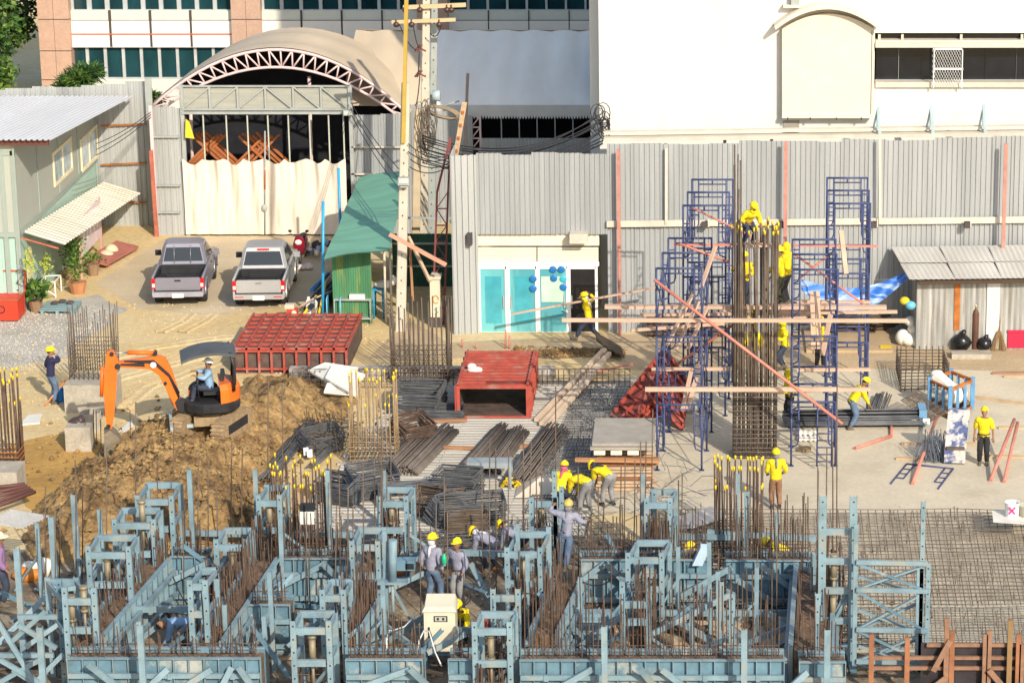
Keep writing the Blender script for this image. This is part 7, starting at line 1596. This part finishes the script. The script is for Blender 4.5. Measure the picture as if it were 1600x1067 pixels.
# blue clamps, hoses, cables
for k, (pts, lb) in enumerate((([(640,1067,.4),(655,1000,1.4),(670,985,1.3),(690,1040,.8)],'white cable hanging in front of the cabinet panel'),([(600,1060,.3),(604,1000,1.5),(612,985,1.2),(650,960,1.0)],'pale cable looping left of the cabinet'))):
    s = MB(); P = [G(a,b,z) for a,b,z in pts]; s.path([P[0],P[0].lerp(P[1],.5)+Vector((.05,0,.1)),P[1],P[1].lerp(P[2],.5)+Vector((0,0,.12)),P[2],P[2].lerp(P[3],.5)-Vector((0,0,.1)),P[3]], .018, 6); one(s, 'cable', mat('white cable', (.7,.7,.68), .5), lb, 'cable')
for k, (x0,y0,z0,x1,y1,z1) in enumerate(((700,960,.5,772,880,1.3),(700,955,.6,745,905,1.2),(868,905,1.3,812,920,1.1),(905,905,1.2,972,890,1.6),(270,900,1.,305,945,.5),(1000,790,1.2,1045,830,.6),(345,990,.9,420,1000,.7),(175,880,1.2,205,970,.4))):
    s = MB(); a, b = G(x0,y0,z0), G(x1,y1,z1); s.path([a.lerp(b,i/10)-Vector((0,0,.5*(i/10)*(1-i/10)*4*.5)) for i in range(11)], .018, 5); one(s, 'hose', M_CABLE, 'black hose drooping between the blue post frames', 'hose', 'black hoses between the frames')
for k, (px, py, col, lb) in enumerate(((1098,852,'b','pale blue lamp box on the rail beside the buried helmet'),)):
    s = MB(); q = V(1096,866,YG(950)); s.hexa([q+Vector(p) for p in ((-.22,-.1,-.25),(.02,-.1,-.25),(.02,.05,-.2),(-.22,.05,-.2),(-.02,-.1,.2),(.22,-.1,.2),(.22,.05,.25),(-.02,.05,.25))]); one(s, 'lamp_box', mat('pale blue box', (.42,.55,.66), .4), lb, 'box')
s = MB(); q = V(481,806,YG(905)); s.box(q, (.34,.25,.34)); s.mi = 1; s.box(q+Vector((0,0,.23)), (.36,.26,.14)); one(s, 'white_box', [M_WPAN, M_HOLE], 'white box with dark lid hung on the rusty capped column', 'box')
# loose clutter on the pit floor
CL = [M_BLUE, M_BLUED, M_WOOD, M_RUST, M_BAR, M_CONC]
GCl = 'offcuts scattered on the pit floor'
nm = {0:('blue_offcut','blue steel offcut lying on the pit floor'),1:('blue_offcut','blue steel offcut lying on the pit floor'),2:('timber_offcut','pale timber offcut lying on the pit floor'),3:('rusty_offcut','rusty steel offcut lying on the pit floor'),4:('dark_offcut','dark steel offcut lying on the pit floor'),5:('concrete_lump','broken concrete lump lying on the pit floor')}
for k in range(95):
    px, py = rnd.uniform(-10,1330), rnd.uniform(878,1075); c = G(px,py,.06); i = rnd.choice((0,0,1,2,2,3,4,4,5)); s = MB(); a = rnd.uniform(0,math.pi); L = rnd.uniform(.4,1.5)
    if i == 5: s.ell(c, (.14,.12,.1), 7, 5)
    else: d = Vector((math.cos(a),math.sin(a),rnd.uniform(-.02,.12)))*L/2; s.bar(c-d+Vector((0,0,.05)), c+d+Vector((0,0,.05)), rnd.uniform(.05,.16), rnd.uniform(.03,.08))
    one(s, nm[i][0], CL[i], nm[i][1], 'offcut', GCl+': '+nm[i][0].replace('_',' '))
for k, (px, py, m, lb, n) in enumerate(((55,905,'orange sheet','orange and white plastic sacks behind the left edge worker',3),(700,985,'yellow plastic','x',0))):
    if n:
        c = G(px,py); s = MB(); s.ell(c+Vector((-.15,0,.16)), (.42,.3,.18)); s.mi = 1; s.ell(c+Vector((.22,.1,.28)), (.2,.2,.24)); s.ell(c+Vector((-.1,.1,.3)), (.24,.18,.14)); s.v = [tuple(Vector(p)+.09*noise.noise_vector(Vector(p)*5)) for p in s.v]; one(s, 'plastic_sacks', [mat('orange sack', (.58,.20,.03), .6), MATS['white sack']], lb, 'sacks')
s = MB(); c = G(720,1000,.5); s.box(c+Vector((.62,0,.25)), (.26,.2,.22)); s.tube(c+Vector((.55,0,.3)), c+Vector((.55,0,.5)), .06, 10); one(s, 'red_pump', mat('bright red paint', (.6,.04,.02)), 'small red pump behind the centre post frame', 'pump')
s = MB()
for i in range(9): a = G(-25+i*5,814-i*2.2,1.6); s.bar(a, a+Vector((1.0,-.15,-.12)), .05, .03)
one(s, 'metal_strips', mat('pale zinc strips', (.58,.57,.55)), 'pale metal strips above the straw hat at the left edge', 'metal strips')
# red brown timber formwork at the lower right
t = thing('timber_formwork', G(1480,1065), 'red brown timber formwork with dark panel in the bottom right corner', 'formwork')
M_RBT = mat('red brown timber', (.28,.12,.06)); M_OTB = mat('orange timber', (.25,.14,.09), .85, var=.25, scale=4)
Y = YG(1080); a, b = V(1440,1005,Y), V(1650,1005,Y)
s = MB(); s.bb(a.x, b.x, Y+.1, Y+.14, 0, V(1500,1007,Y).z); s.build('panel', mat('black formply', (.035,.03,.035), .4, var=.4), t)
for y in (1007,1027,1043,1070): s = MB(); p, q = V(1360 if y in (1027,1043) else 1448,y,Y+.03), V(1650,y,Y+.03); s.bar(p, q, .10, .11, (0,-1,0)) if False else s.bar(p, q, .07, .08); s.build('waler', M_OTB, t)
for x, yt, m in ((1362,990,0),(1418,995,0),(1480,965,1),(1488,985,0),(1540,990,1),(1546,984,1),(1579,968,2),(1592,990,0),(1597,1005,1)):
    s = MB(); p = V(x,yt,Y-.08); s.bar((p.x,p.y,0), p, .11, .09, (0,-1,0)); s.build('stud', (M_RBT, M_OTB, mat('old brown timber', (.24,.15,.07), .9))[m], t)
for x0,y0,x1,y1 in ((1458,1048,1485,1000),(1456,1075,1478,1058),(1545,1046,1570,1075)): s = MB(); s.bar(V(x0,y0,Y-.2), V(x1,y1,Y-.16), .12, .05, (0,-1,0)); s.build('brace', M_OTB, t)
# ------------------------------------------------------------------ people
SK = [mat('tanned skin', (.26,.135,.075), .6, var=.08), mat('lighter skin', (.34,.19,.11), .6, var=.06)]
M_YSH = mat('bright yellow shirt', (.74,.58,.012), .85, var=.14, scale=5, bump=.035, bscale=9, fine=.06); M_GSH = mat('lilac grey shirt', (.27,.275,.36), .85, var=.16, scale=5, bump=.035, bscale=9, fine=.08)
M_JEAN = mat('blue jeans', (.10,.15,.24), .9, var=.3, scale=6, bump=.03, bscale=9); M_JEAND = mat('dark jeans', (.035,.045,.075), .9, var=.3, scale=6); M_BLKT = mat('black trousers', (.02,.02,.022), .9, var=.3)
M_GREYT = mat('grey trousers', (.24,.24,.25), .9, var=.15, scale=6); M_BRT = mat('brown trousers', (.24,.13,.075), .9, var=.12, scale=6); M_NAVYSH = mat('navy shirt', (.022,.022,.07), .85, var=.2)
M_LBLUE = mat('light blue shirt', (.22,.36,.55), .85, var=.12, scale=5); M_PURP = mat('purple shirt', (.24,.14,.27), .85, var=.1); M_CAMO = mat('dark camouflage', (.03,.035,.02), .9, var=.7, scale=14)
M_HATY = mat('yellow hard hat', (.80,.60,.01), .3, var=.03); M_HATW = mat('white hard hat', (.75,.75,.76), .35, var=.03); M_STRAW = mat('cream straw hat', (.66,.58,.42), .8, var=.08); M_HATD = mat('worn tan hard hat', (.50,.36,.10), .5, var=.2)
M_BOOT = mat('black rubber boot', (.02,.02,.022), .5, var=.2); M_SHOE = mat('dusty shoe', (.12,.095,.07), .8); M_GLOVE = mat('dark glove', (.04,.038,.035), .9); M_HAIR = mat('black hair', (.01,.009,.008), .6); M_SCG = mat('grey scarf', (.20,.20,.22), .9, var=.2); M_SCN = mat('navy scarf', (.03,.035,.07), .9); M_SCW = mat('pale scarf', (.55,.55,.58), .9, var=.15); M_SCP = mat('pink scarf', (.55,.10,.18), .9, var=.3)
M_EYE = mat('eye', (.015,.012,.01), .3); M_LIP = mat('lips', (.20,.07,.055), .6); M_BELT = mat('tool belt', (.09,.055,.03), .8)
def addsk(s, verts, edges, rad, root=0, sub=1):
    me = bpy.data.meshes.new('tmp'); bm = bmesh.new(); L = bm.verts.layers.skin.verify(); vs = [bm.verts.new(v) for v in verts]
    for e in edges: bm.edges.new((vs[e[0]], vs[e[1]]))
    for i, v in enumerate(vs): r = rad[i]; v[L].radius = r if isinstance(r, tuple) else (r, r); v[L].use_root = (i == root)
    bm.to_mesh(me); bm.free(); o = bpy.data.objects.new('tmp', me); COL.objects.link(o)
    o.modifiers.new('s', 'SKIN').use_smooth_shade = True; ss = o.modifiers.new('u', 'SUBSURF'); ss.levels = sub
    dg = bpy.context.evaluated_depsgraph_get(); e = o.evaluated_get(dg); m2 = e.to_mesh(); k = len(s.v)
    s.v += [tuple(v.co) for v in m2.vertices]
    for p in m2.polygons: s.face([k+i for i in p.vertices], True)
    e.to_mesh_clear(); bpy.data.objects.remove(o); bpy.data.meshes.remove(me)
def ik(a, b, l1, l2, pole):
    a = Vector(a); b = Vector(b); d = b-a; L = min(d.length, (l1+l2)*.995); d.normalize(); b = a+d*L
    x = (l1*l1-l2*l2+L*L)/(2*L); h = math.sqrt(max(0, l1*l1-x*x)); p = Vector(pole); p = (p-d*p.dot(d)); p = p.normalized() if p.length > 1e-5 else d.orthogonal()
    return a+d*x+p*h, b
def person(base, face, label, shirt=M_YSH, trous=M_JEAN, hat=M_HATY, skin=0, scarf=None, hood=False, boots=M_SHOE, glove=None, group=None,
           pel=(0,0,.86), lean=4, roll=0, twist=0, lh=None, rh=None, lf=(-.10,0,.07), rf=(.10,0,.07), hp=0, hy=0, kp=(0,1,0), kpr=None, ep=None, bend=0, straw=False, sc=1., belt=False, legs=True, sleeve=1.):
    """local frame: x to the person's right, y forward, z up; base = point on what carries the feet"""
    t = thing('person', (0,0,0), label, 'person', group)
    pel = Vector(pel); ln, rl = R(lean), R(roll); up = Vector((math.sin(rl), math.sin(ln)*math.cos(rl), math.cos(ln)*math.cos(rl)))
    l2 = R(lean+bend); up2 = Vector((math.sin(rl), math.sin(l2)*math.cos(rl), math.cos(l2)*math.cos(rl)))
    tw = R(twist); side = Vector((math.cos(tw), math.sin(tw), 0)); side = (side-up2*side.dot(up2)).normalized(); fwd = up2.cross(side)*-1
    fwd = side.cross(up2)*-1 if (side.cross(up2)*-1).dot(Vector((0,1,0))) > (side.cross(up2)).dot(Vector((0,1,0))) else side.cross(up2)
    waist = pel+up*.13; chest = waist+up.lerp(up2,.5).normalized()*.17; shl = chest+up2*.17; nk = shl+up2*.07
    hu = (up2+Vector((0,0,.5))).normalized(); hr = Matrix.Rotation(R(hp), 3, side); hu = hr@hu; hc = nk+hu*.13
    hps = Vector((1,0,0)); hL, hR = pel-hps*.085-up*.02, pel+hps*.085-up*.02
    sL, sR_ = shl-side*.165-up2*.02, shl+side*.165-up2*.02
    lh = Vector(lh) if lh else sL+Vector((-.07,.06,-.52)); rh = Vector(rh) if rh else sR_+Vector((.07,.06,-.52))
    ep = ep or (0,-1,-.3); eL, wL = ik(sL, lh, .27, .25, Vector(ep)-side*.5); eR, wR = ik(sR_, rh, .27, .25, Vector(ep)+side*.5)
    kL, aL = ik(hL, lf, .41, .40, kp); kR, aR = ik(hR, rf, .41, .40, kpr or kp)
    fdL = (wL-eL).normalized(); fdR = (wR-eR).normalized()
    pL, pR = wL+fdL*.05, wR+fdR*.05
    # body: one continuous skin
    s = MB(); vs = [pel, waist, chest, shl, nk, sL, eL, wL, pL, sR_, eR, wR, pR, hL, kL, aL, hR, kR, aR]
    ed = [(0,1),(1,2),(2,3),(3,4),(3,5),(5,6),(6,7),(7,8),(3,9),(9,10),(10,11),(11,12),(0,13),(13,14),(14,15),(0,16),(16,17),(17,18)]
    rd = [(.12,.09),(.11,.085),(.125,.09),(.09,.075),.045,.055,.040,.028,(.035,.02),.055,.040,.028,(.035,.02),.075,.052,.038,.075,.052,.038]
    addsk(s, vs, ed, rd, 0, 1)
    # head with face
    hf = Matrix.Rotation(R(hy), 3, hu)@(fwd-hu*fwd.dot(hu)).normalized(); hs = hf.cross(hu); HM = Matrix((hs, hf, hu)).transposed()
    H = lambda x,y,z: hc+HM@Vector((x,y,z))
    s.ell(hc, (.078,.097,.116), 14, 10, HM); s.ell(H(0,.03,-.055), (.055,.06,.06), 10, 6, HM)
    s.path([nk-up2*.03, nk+hu*.02, hc-hu*.06], .047, 8)
    s.loft([[H(x*k,.082+y,z) for x in (-1,1)]+[H(0,.082+y+.004,z-.004)] for k, y, z in ((.006,0,.01),(.012,.018,-.025),(.015,.008,-.035))], smooth=True)
    for sg in (-1,1): s.ell(H(sg*.078,-.005,-.005), (.012,.022,.03), 6, 5, HM)
    s.mi = 1
    for sg in (-1,1): s.ell(H(sg*.03,.083,.008), (.012,.008,.006), 6, 4, HM)
    s.mi = 2; s.ell(H(0,.082,-.062), (.022,.010,.007), 6, 4, HM)
    s.mi = 3 if glove else 0
    for wr, d, el, sg in ((wL,fdL,eL,-1),(wR,fdR,eR,1)):       # palm with five fingers
        a = d.cross(Vector((0,0,1))); a = a.normalized() if a.length > .1 else Vector((1,0,0)); n_ = a.cross(d).normalized()
        s.ell(wr+d*.055, (.040,.048,.020), 8, 6, Matrix((a, d, n_)).transposed())
        for i in range(4):
            q = wr+d*.085+a*((i-1.5)*.019); L = (.062,.072,.068,.05)[i]; s.path([q, q+d*L*.5-n_*.006, q+d*L*.8-n_*.025, q+d*L*.85-n_*.045], [.010,.0095,.009,.007], 5)
        q = wr+d*.03+a*(-sg*.035); s.path([q, q+d*.03-a*(sg*.022)-n_*.01, q+d*.055-a*(sg*.018)-n_*.025], [.012,.011,.008], 5)
    s.mi = 0
    s.build('body', [SK[skin], M_EYE, M_LIP, glove or SK[skin]], t)
    # shirt
    s = MB(); wl = lambda e, w_: e.lerp(w_, .88*sleeve) if sleeve >= .9 else e.lerp(w_, .15)
    vs = [pel-up*.05, waist, chest, shl, shl+up2*.035, sL, eL, wl(eL,wL), sR_, eR, wl(eR,wR)]
    addsk(s, vs, [(0,1),(1,2),(2,3),(3,4),(3,5),(5,6),(6,7),(3,8),(8,9),(9,10)], [(.175,.135),(.168,.13),(.182,.135),(.135,.11),.068,.094,.073,.053,.094,.073,.053], 1, 1)
    n0 = len(s.v); s.v = [tuple(Vector(p)+.022*noise.noise_vector(Vector(p)*9+Vector((len(label),0,0)))) for p in s.v]
    s.build('shirt', shirt, t)
    if legs:
        s = MB(); vs = [pel+up*.07, pel-up*.01, hL, kL, kL.lerp(aL,.93), hR, kR, kR.lerp(aR,.93)]
        addsk(s, vs, [(0,1),(1,2),(2,3),(3,4),(1,5),(5,6),(6,7)], [(.155,.125),(.16,.13),.112,.088,.072,.112,.088,.072], 1, 1)
        s.v = [tuple(Vector(p)+.016*noise.noise_vector(Vector(p)*10)) for p in s.v]; s.build('trousers', trous, t)
        for a, k in ((aL,kL),(aR,kR)):
            s = MB(); sh = (a-k).normalized(); f = Vector((0,1,0)) if abs(sh.y) < .75 else Vector((0,.35,-.94)); f = (f-sh*f.dot(sh)*.6).normalized()
            s.path([a-sh*(.22 if boots is M_BOOT else .06), a, a+sh*.025+f*.02], [.056,.05,.048], 8); s.path([a+sh*.03-f*.06, a+sh*.035+f*.05, a+sh*.045+f*.15, a+sh*.045+f*.19], [.045,.05,.045,.025], 8); s.build('boot', boots, t)
    # headgear
    if hood: s = MB(); s.ell(H(0,-.008,.005), (.095,.112,.132), 14, 9, HM); s.ell(nk+up2*.0, (.10,.09,.08), 10, 6); s.mi = 1; s.ell(H(0,.085,-.005), (.055,.03,.06), 8, 6, HM); s.build('hood', [shirt, SK[skin]], t)
    else: s = MB(); s.ell(H(0,-.018,.025), (.080,.090,.098), 12, 8, HM); s.build('hair', M_HAIR, t)
    if scarf:
        s = MB(); s.ell(H(0,-.03,-.04), (.088,.088,.105), 12, 8, HM); s.ell(nk-up2*.01, (.085,.08,.06), 10, 6)
        s.path([nk-fwd*.08, nk-fwd*.12-up2*.12, nk-fwd*.135-up2*.26], [.035,.04,.02], 6); s.build('scarf', scarf, t)
    if hat:
        s = MB()
        if straw: s.ell(H(0,-.01,.06), (.10,.115,.11), 14, 7, HM, 1., 0.); s.ell(H(0,-.01,.062), (.22,.23,.02), 18, 4, HM)
        else:
            s.ell(H(0,-.008,.045), (.112,.135,.118), 16, 8, HM, 1., 0.); s.ell(H(0,-.005,.05), (.122,.148,.014), 16, 4, HM); s.ell(H(0,.10,.045), (.085,.085,.011), 12, 4, HM)
            s.path([H(0,-.13,.075), H(0,-.09,.14), H(0,0,.168), H(0,.09,.14), H(0,.12,.08)], .014, 6)
        s.build('hat' if straw else 'hard_hat', hat, t)
    if belt: s = MB(); q = pel+up*.05; s.path([q+Vector((.155*math.cos(a), .13*math.sin(a), 0)) for a in [2*math.pi*j/16 for j in range(16)]], .022, 5, closed=True); s.box(q+Vector((.15,.05,-.1)), (.07,.14,.16)); s.build('tool_belt', M_BELT, t)
    t.location = Vector(base); t.rotation_euler = (0,0,face); t.scale = (sc,sc,sc); return t
GY = 'workers in yellow shirts'; GG = 'workers in lilac grey shirts'
W_ = math.pi
def at(px, py, z=0.): return G(px, py, z)
person(at(82,630), R(-62), 'man in navy shirt and jeans with hand at his face by the blue bucket', M_NAVYSH, M_JEAN, skin=1, lh=(-.24,.10,.90), rh=(.06,.15,1.46), ep=(0,-.4,-1), hp=4, sc=1.03)
# digger operator, seated in the cab
e = ex.location; c_, s__ = math.cos(EXR), math.sin(EXR); loc = Vector((e.x+.02*c_, e.y+.02*s__, e.z+1.20-.86+.10))
person(loc, EXR-math.pi/2, 'digger operator in light blue shirt and white hard hat on the seat', M_LBLUE, M_JEAND, M_HATW, skin=0, pel=(0,0,.86), lean=2, lf=(-.14,.50,.50), rf=(.16,.52,.50), kp=(0,1,1), lh=(-.27,.36,1.26), rh=(.27,.36,1.26), hy=-35, hp=8)
t_ = 0
person(at(921,533), R(78), 'worker in yellow striding left with a long plank on his shoulder', M_YSH, M_JEAND, group=GY, scarf=M_SCW, pel=(0,0,.80), lean=12, lf=(-.08,.42,.10), rf=(.10,-.36,.10), lh=(-.18,.22,1.45), rh=(.22,.05,1.52), hp=-4)
s = MB(); Yc = at(921,533).y-.1; s.bar(V(798,491,Yc), V(1025,449,Yc), .10, .05); one(s, 'carried_plank', M_PLANK, 'long plank carried on the shoulder of the striding worker', 'plank')
# upper scaffold people; platforms are the planks at tie height
def hang(px, pyfoot, Y): return V(px, pyfoot, Y)
Yc1 = rc1[1].y
person(hang(1168,381,Yc1+.1), R(205), 'hooded worker in yellow perched on top of the tall rebar column', M_YSH, M_JEAND, group=GY, hood=True, pel=(0,-.05,.62), lean=38, bend=15, lf=(-.16,0,.07), rf=(.16,.05,.07), lh=(-.2,.42,.62), rh=(.22,.40,.70), hp=18)
person(hang(1164,482,YL+3.9), R(160), 'worker in yellow shirt seen through the column bars at platform height', M_YSH, M_JEAND, group=GY, lean=6, lh=(-.25,.35,1.1), rh=(.2,.40,1.2), hp=5)
person(hang(1221,476,YL+2.6), R(95), 'worker in yellow with camouflage trousers right of the column at platform height', M_YSH, M_CAMO, group=GY, lean=10, lh=(-.1,.30,.85), rh=(.2,.38,.80), hp=15, glove=M_GLOVE)
person(hang(1230,478,YL+3.5), R(70), 'taller hooded worker in yellow behind the camouflage trousers man', M_YSH, M_BLKT, None, group=GY, hood=True, lean=4, lh=(-.1,.36,1.0), rh=(.25,.3,1.1), sc=1.12)
person(at(1226,580), R(110), 'worker in yellow climbing beside the column below the platform', M_YSH, M_JEAND, group=GY, hood=True, pel=(0,0,.84), lean=6, lf=(-.12,.1,.22), rf=(.12,-.05,.07), lh=(-.2,.36,1.15), rh=(.25,.33,1.1))
person(at(1178,587), R(180), 'worker in yellow with grey scarf standing behind the column bars', M_YSH, M_GREYT, group=GY, scarf=M_SCG, lean=5, lh=(-.2,.33,1.0), rh=(.2,.33,1.0))
person(at(1281,575), R(185), 'worker in yellow behind the upright boards of the right scaffold', M_YSH, M_BLKT, group=GY, lean=3)
person(at(1235,662), R(100), 'worker in yellow standing on the slab behind the right scaffold foot', M_YSH, M_BLKT, None, group=GY, hood=True, lean=8, lh=(-.2,.35,1.0), rh=(.22,.3,.95), belt=True)
person(at(1333,669), R(-72), 'worker in yellow and blue jeans stooping over the long steel bars', M_YSH, M_JEAN, group=GY, pel=(0,-.06,.82), lean=34, bend=10, lf=(-.16,.14,.07), rf=(.14,-.16,.07), lh=(-.16,.50,.72), rh=(.16,.46,.66), hp=-2)
person(at(1536,726), R(172), 'worker in yellow and black trousers standing beside the smeared blue box', M_YSH, M_BLKT, group=GY, skin=0, lean=3, hp=14, hy=-15, lh=(-.26,.05,.82), rh=(.26,.04,.82), belt=True, sleeve=.3)
person(at(1212,795), R(6), 'worker in yellow and brown trousers with grey scarf seen from behind', M_YSH, M_BRT, group=GY, scarf=M_SCG, boots=M_BOOT, lean=5, lh=(-.2,.26,.92), rh=(.24,.22,.95), hp=14)
person(at(950,790), R(38), 'worker in yellow with navy scarf bending down, rightmost of the crouching trio', M_YSH, M_GREYT, group=GY, scarf=M_SCN, boots=M_BOOT, pel=(.0,-.12,.84), lean=62, bend=25, roll=-10, lf=(-.14,.05,.07), rf=(.14,-.04,.07), lh=(-.12,.52,.45), rh=(.18,.46,.42), hp=-5)
person(at(914,800), R(48), 'worker in yellow and grey trousers bending double in the middle of the trio', M_YSH, M_GREYT, group=GY, pel=(.0,-.14,.84), lean=72, bend=28, roll=-6, lf=(-.16,.05,.07), rf=(.16,-.04,.07), lh=(-.12,.52,.4), rh=(.16,.46,.38), hp=0)
person(at(876,800), R(-20), 'worker in yellow with pink scarf behind the gripped blue post', M_YSH, M_JEAND, group=GY, scarf=M_SCP, pel=(0,-.05,.62), lean=30, bend=12, lf=(-.14,.1,.07), rf=(.14,0,.07), lh=(-.1,.46,.6), rh=(.2,.42,.62), hp=18)
person(V(884,893,YG(930)), R(-12), 'climbing worker in lilac grey shirt gripping the blue post', M_GSH, M_JEAN, M_HATD, group=GG, scarf=M_SCG, pel=(.02,0,.92), lean=4, roll=5, lf=(-.16,.12,.10), rf=(.0,-.04,.06), lh=(-.34,.25,1.48), rh=(.46,.20,1.20), hp=8, sc=1.06)
person(at(676,945,.0), R(-28), 'worker in lilac grey shirt seen from behind by the control cabinet', M_GSH, M_JEAN, group=GG, scarf=M_SCW, glove=M_GLOVE, lean=5, lf=(-.12,-.02,.07), rf=(.14,.16,.07), lh=(-.26,.02,.84), rh=(.26,.05,.83), hy=-12, sc=1.07)
person(at(718,945,.0), R(150), 'worker in lilac grey shirt facing us with a green bottle in hand', M_GSH, M_GREYT, group=GG, skin=0, lean=6, hp=6, hy=-8, lh=(-.22,.18,.86), rh=(.30,.32,1.06), belt=True, glove=M_GLOVE, sc=1.02)
s = MB(); q = V(694,873,YG(945)-.35); s.loft([[q+Vector((r*math.cos(a), r*math.sin(a), z)) for a in [2*math.pi*j/10 for j in range(10)]] for r, z in ((.05,-.12),(.06,-.1),(.06,.05),(.03,.1),(.03,.13))], smooth=True); one(s, 'green_bottle', mat('bright green plastic', (.02,.45,.20), .4), 'bright green bottle held by the facing grey worker', 'bottle')
person(at(768,892), R(55), 'stooping worker in grey shirt right of the facing one, leaning left', M_GSH, M_JEAND, group=GG, scarf=M_SCW, pel=(0,-.1,.74), lean=66, bend=20, lf=(-.15,.05,.07), rf=(.15,-.05,.07), lh=(-.12,.5,.35), rh=(.18,.45,.35), hp=0)
person(at(812,885), R(60), 'stooping worker in grey shirt half hidden by the blue post frame', M_GSH, M_JEAND, group=GG, pel=(0,-.1,.74), lean=60, bend=18, lf=(-.15,.05,.07), rf=(.15,-.05,.07), lh=(-.12,.5,.4), rh=(.18,.45,.4), hp=0)
person(at(1228,905), R(100), 'worker in yellow bending behind the thin bars of the back row', M_YSH, M_JEAND, group=GY, pel=(0,-.1,.66), lean=52, bend=20, lf=(-.15,.05,.07), rf=(.15,-.05,.07), lh=(-.12,.5,.4), rh=(.18,.45,.4), hp=0)
person(at(1100,905), R(120), 'crouching worker whose yellow hard hat shows above the pale box', M_YSH, M_JEAND, group=GY, pel=(0,-.1,.45), lean=40, bend=20, lf=(-.15,.1,.07), rf=(.15,.0,.07), lh=(-.12,.5,.4), rh=(.18,.45,.4), hp=15)
person(at(4,945), R(-78), 'worker in purple shirt and cream straw hat at the left edge', M_PURP, M_JEAND, M_STRAW, straw=True, lean=3, lh=(-.22,.12,.86), rh=(.24,.15,.86), sc=1.1)
person(at(284,1018), R(100), 'worker in blue patterned shirt bent over inside the beam formwork', M_LBLUE, M_GREYT, None, scarf=None, pel=(0,-.22,.72), lean=78, bend=30, lf=(-.15,.0,.07), rf=(.15,-.1,.07), lh=(-.16,.42,.25), rh=(.16,.36,.2), hp=0)
person(at(150,935), R(-75), 'worker in dark top and white hat bending behind the left post frames', M_NAVYSH, M_BLKT, M_HATW, pel=(0,-.1,.72), lean=70, bend=20, lf=(-.15,.05,.07), rf=(.15,-.05,.07), lh=(-.12,.5,.45), rh=(.18,.45,.45), hp=-10)
person(at(722,1002), R(170), 'crouching worker in yellow beside the control cabinet', M_YSH, M_JEAND, group=GY, pel=(0,-.1,.50), lean=36, bend=16, lf=(-.15,.12,.07), rf=(.15,.0,.07), lh=(-.14,.45,.45), rh=(.18,.42,.42), hp=20)

for px, py, Yp, x0, x1, lb in ((1164,482,YL+3.9,1128,1212,'platform plank under the worker seen through the column bars'),(1221,476,YL+2.6,1195,1300,'platform plank under the man in camouflage trousers'),(1230,478,YL+3.5,1200,1305,'platform plank under the taller hooded worker'),(1168,381,Yc1+.1,1140,1206,'short plank tied across the column top under the perched worker')):
    s = MB(); p, q = V(x0,py,Yp), V(x1,py,Yp); z = V(px,py,Yp).z-.035; p.z = q.z = z; s.bar(p, q, .34, .05); one(s, 'platform_plank', M_PLANK, lb, 'plank')
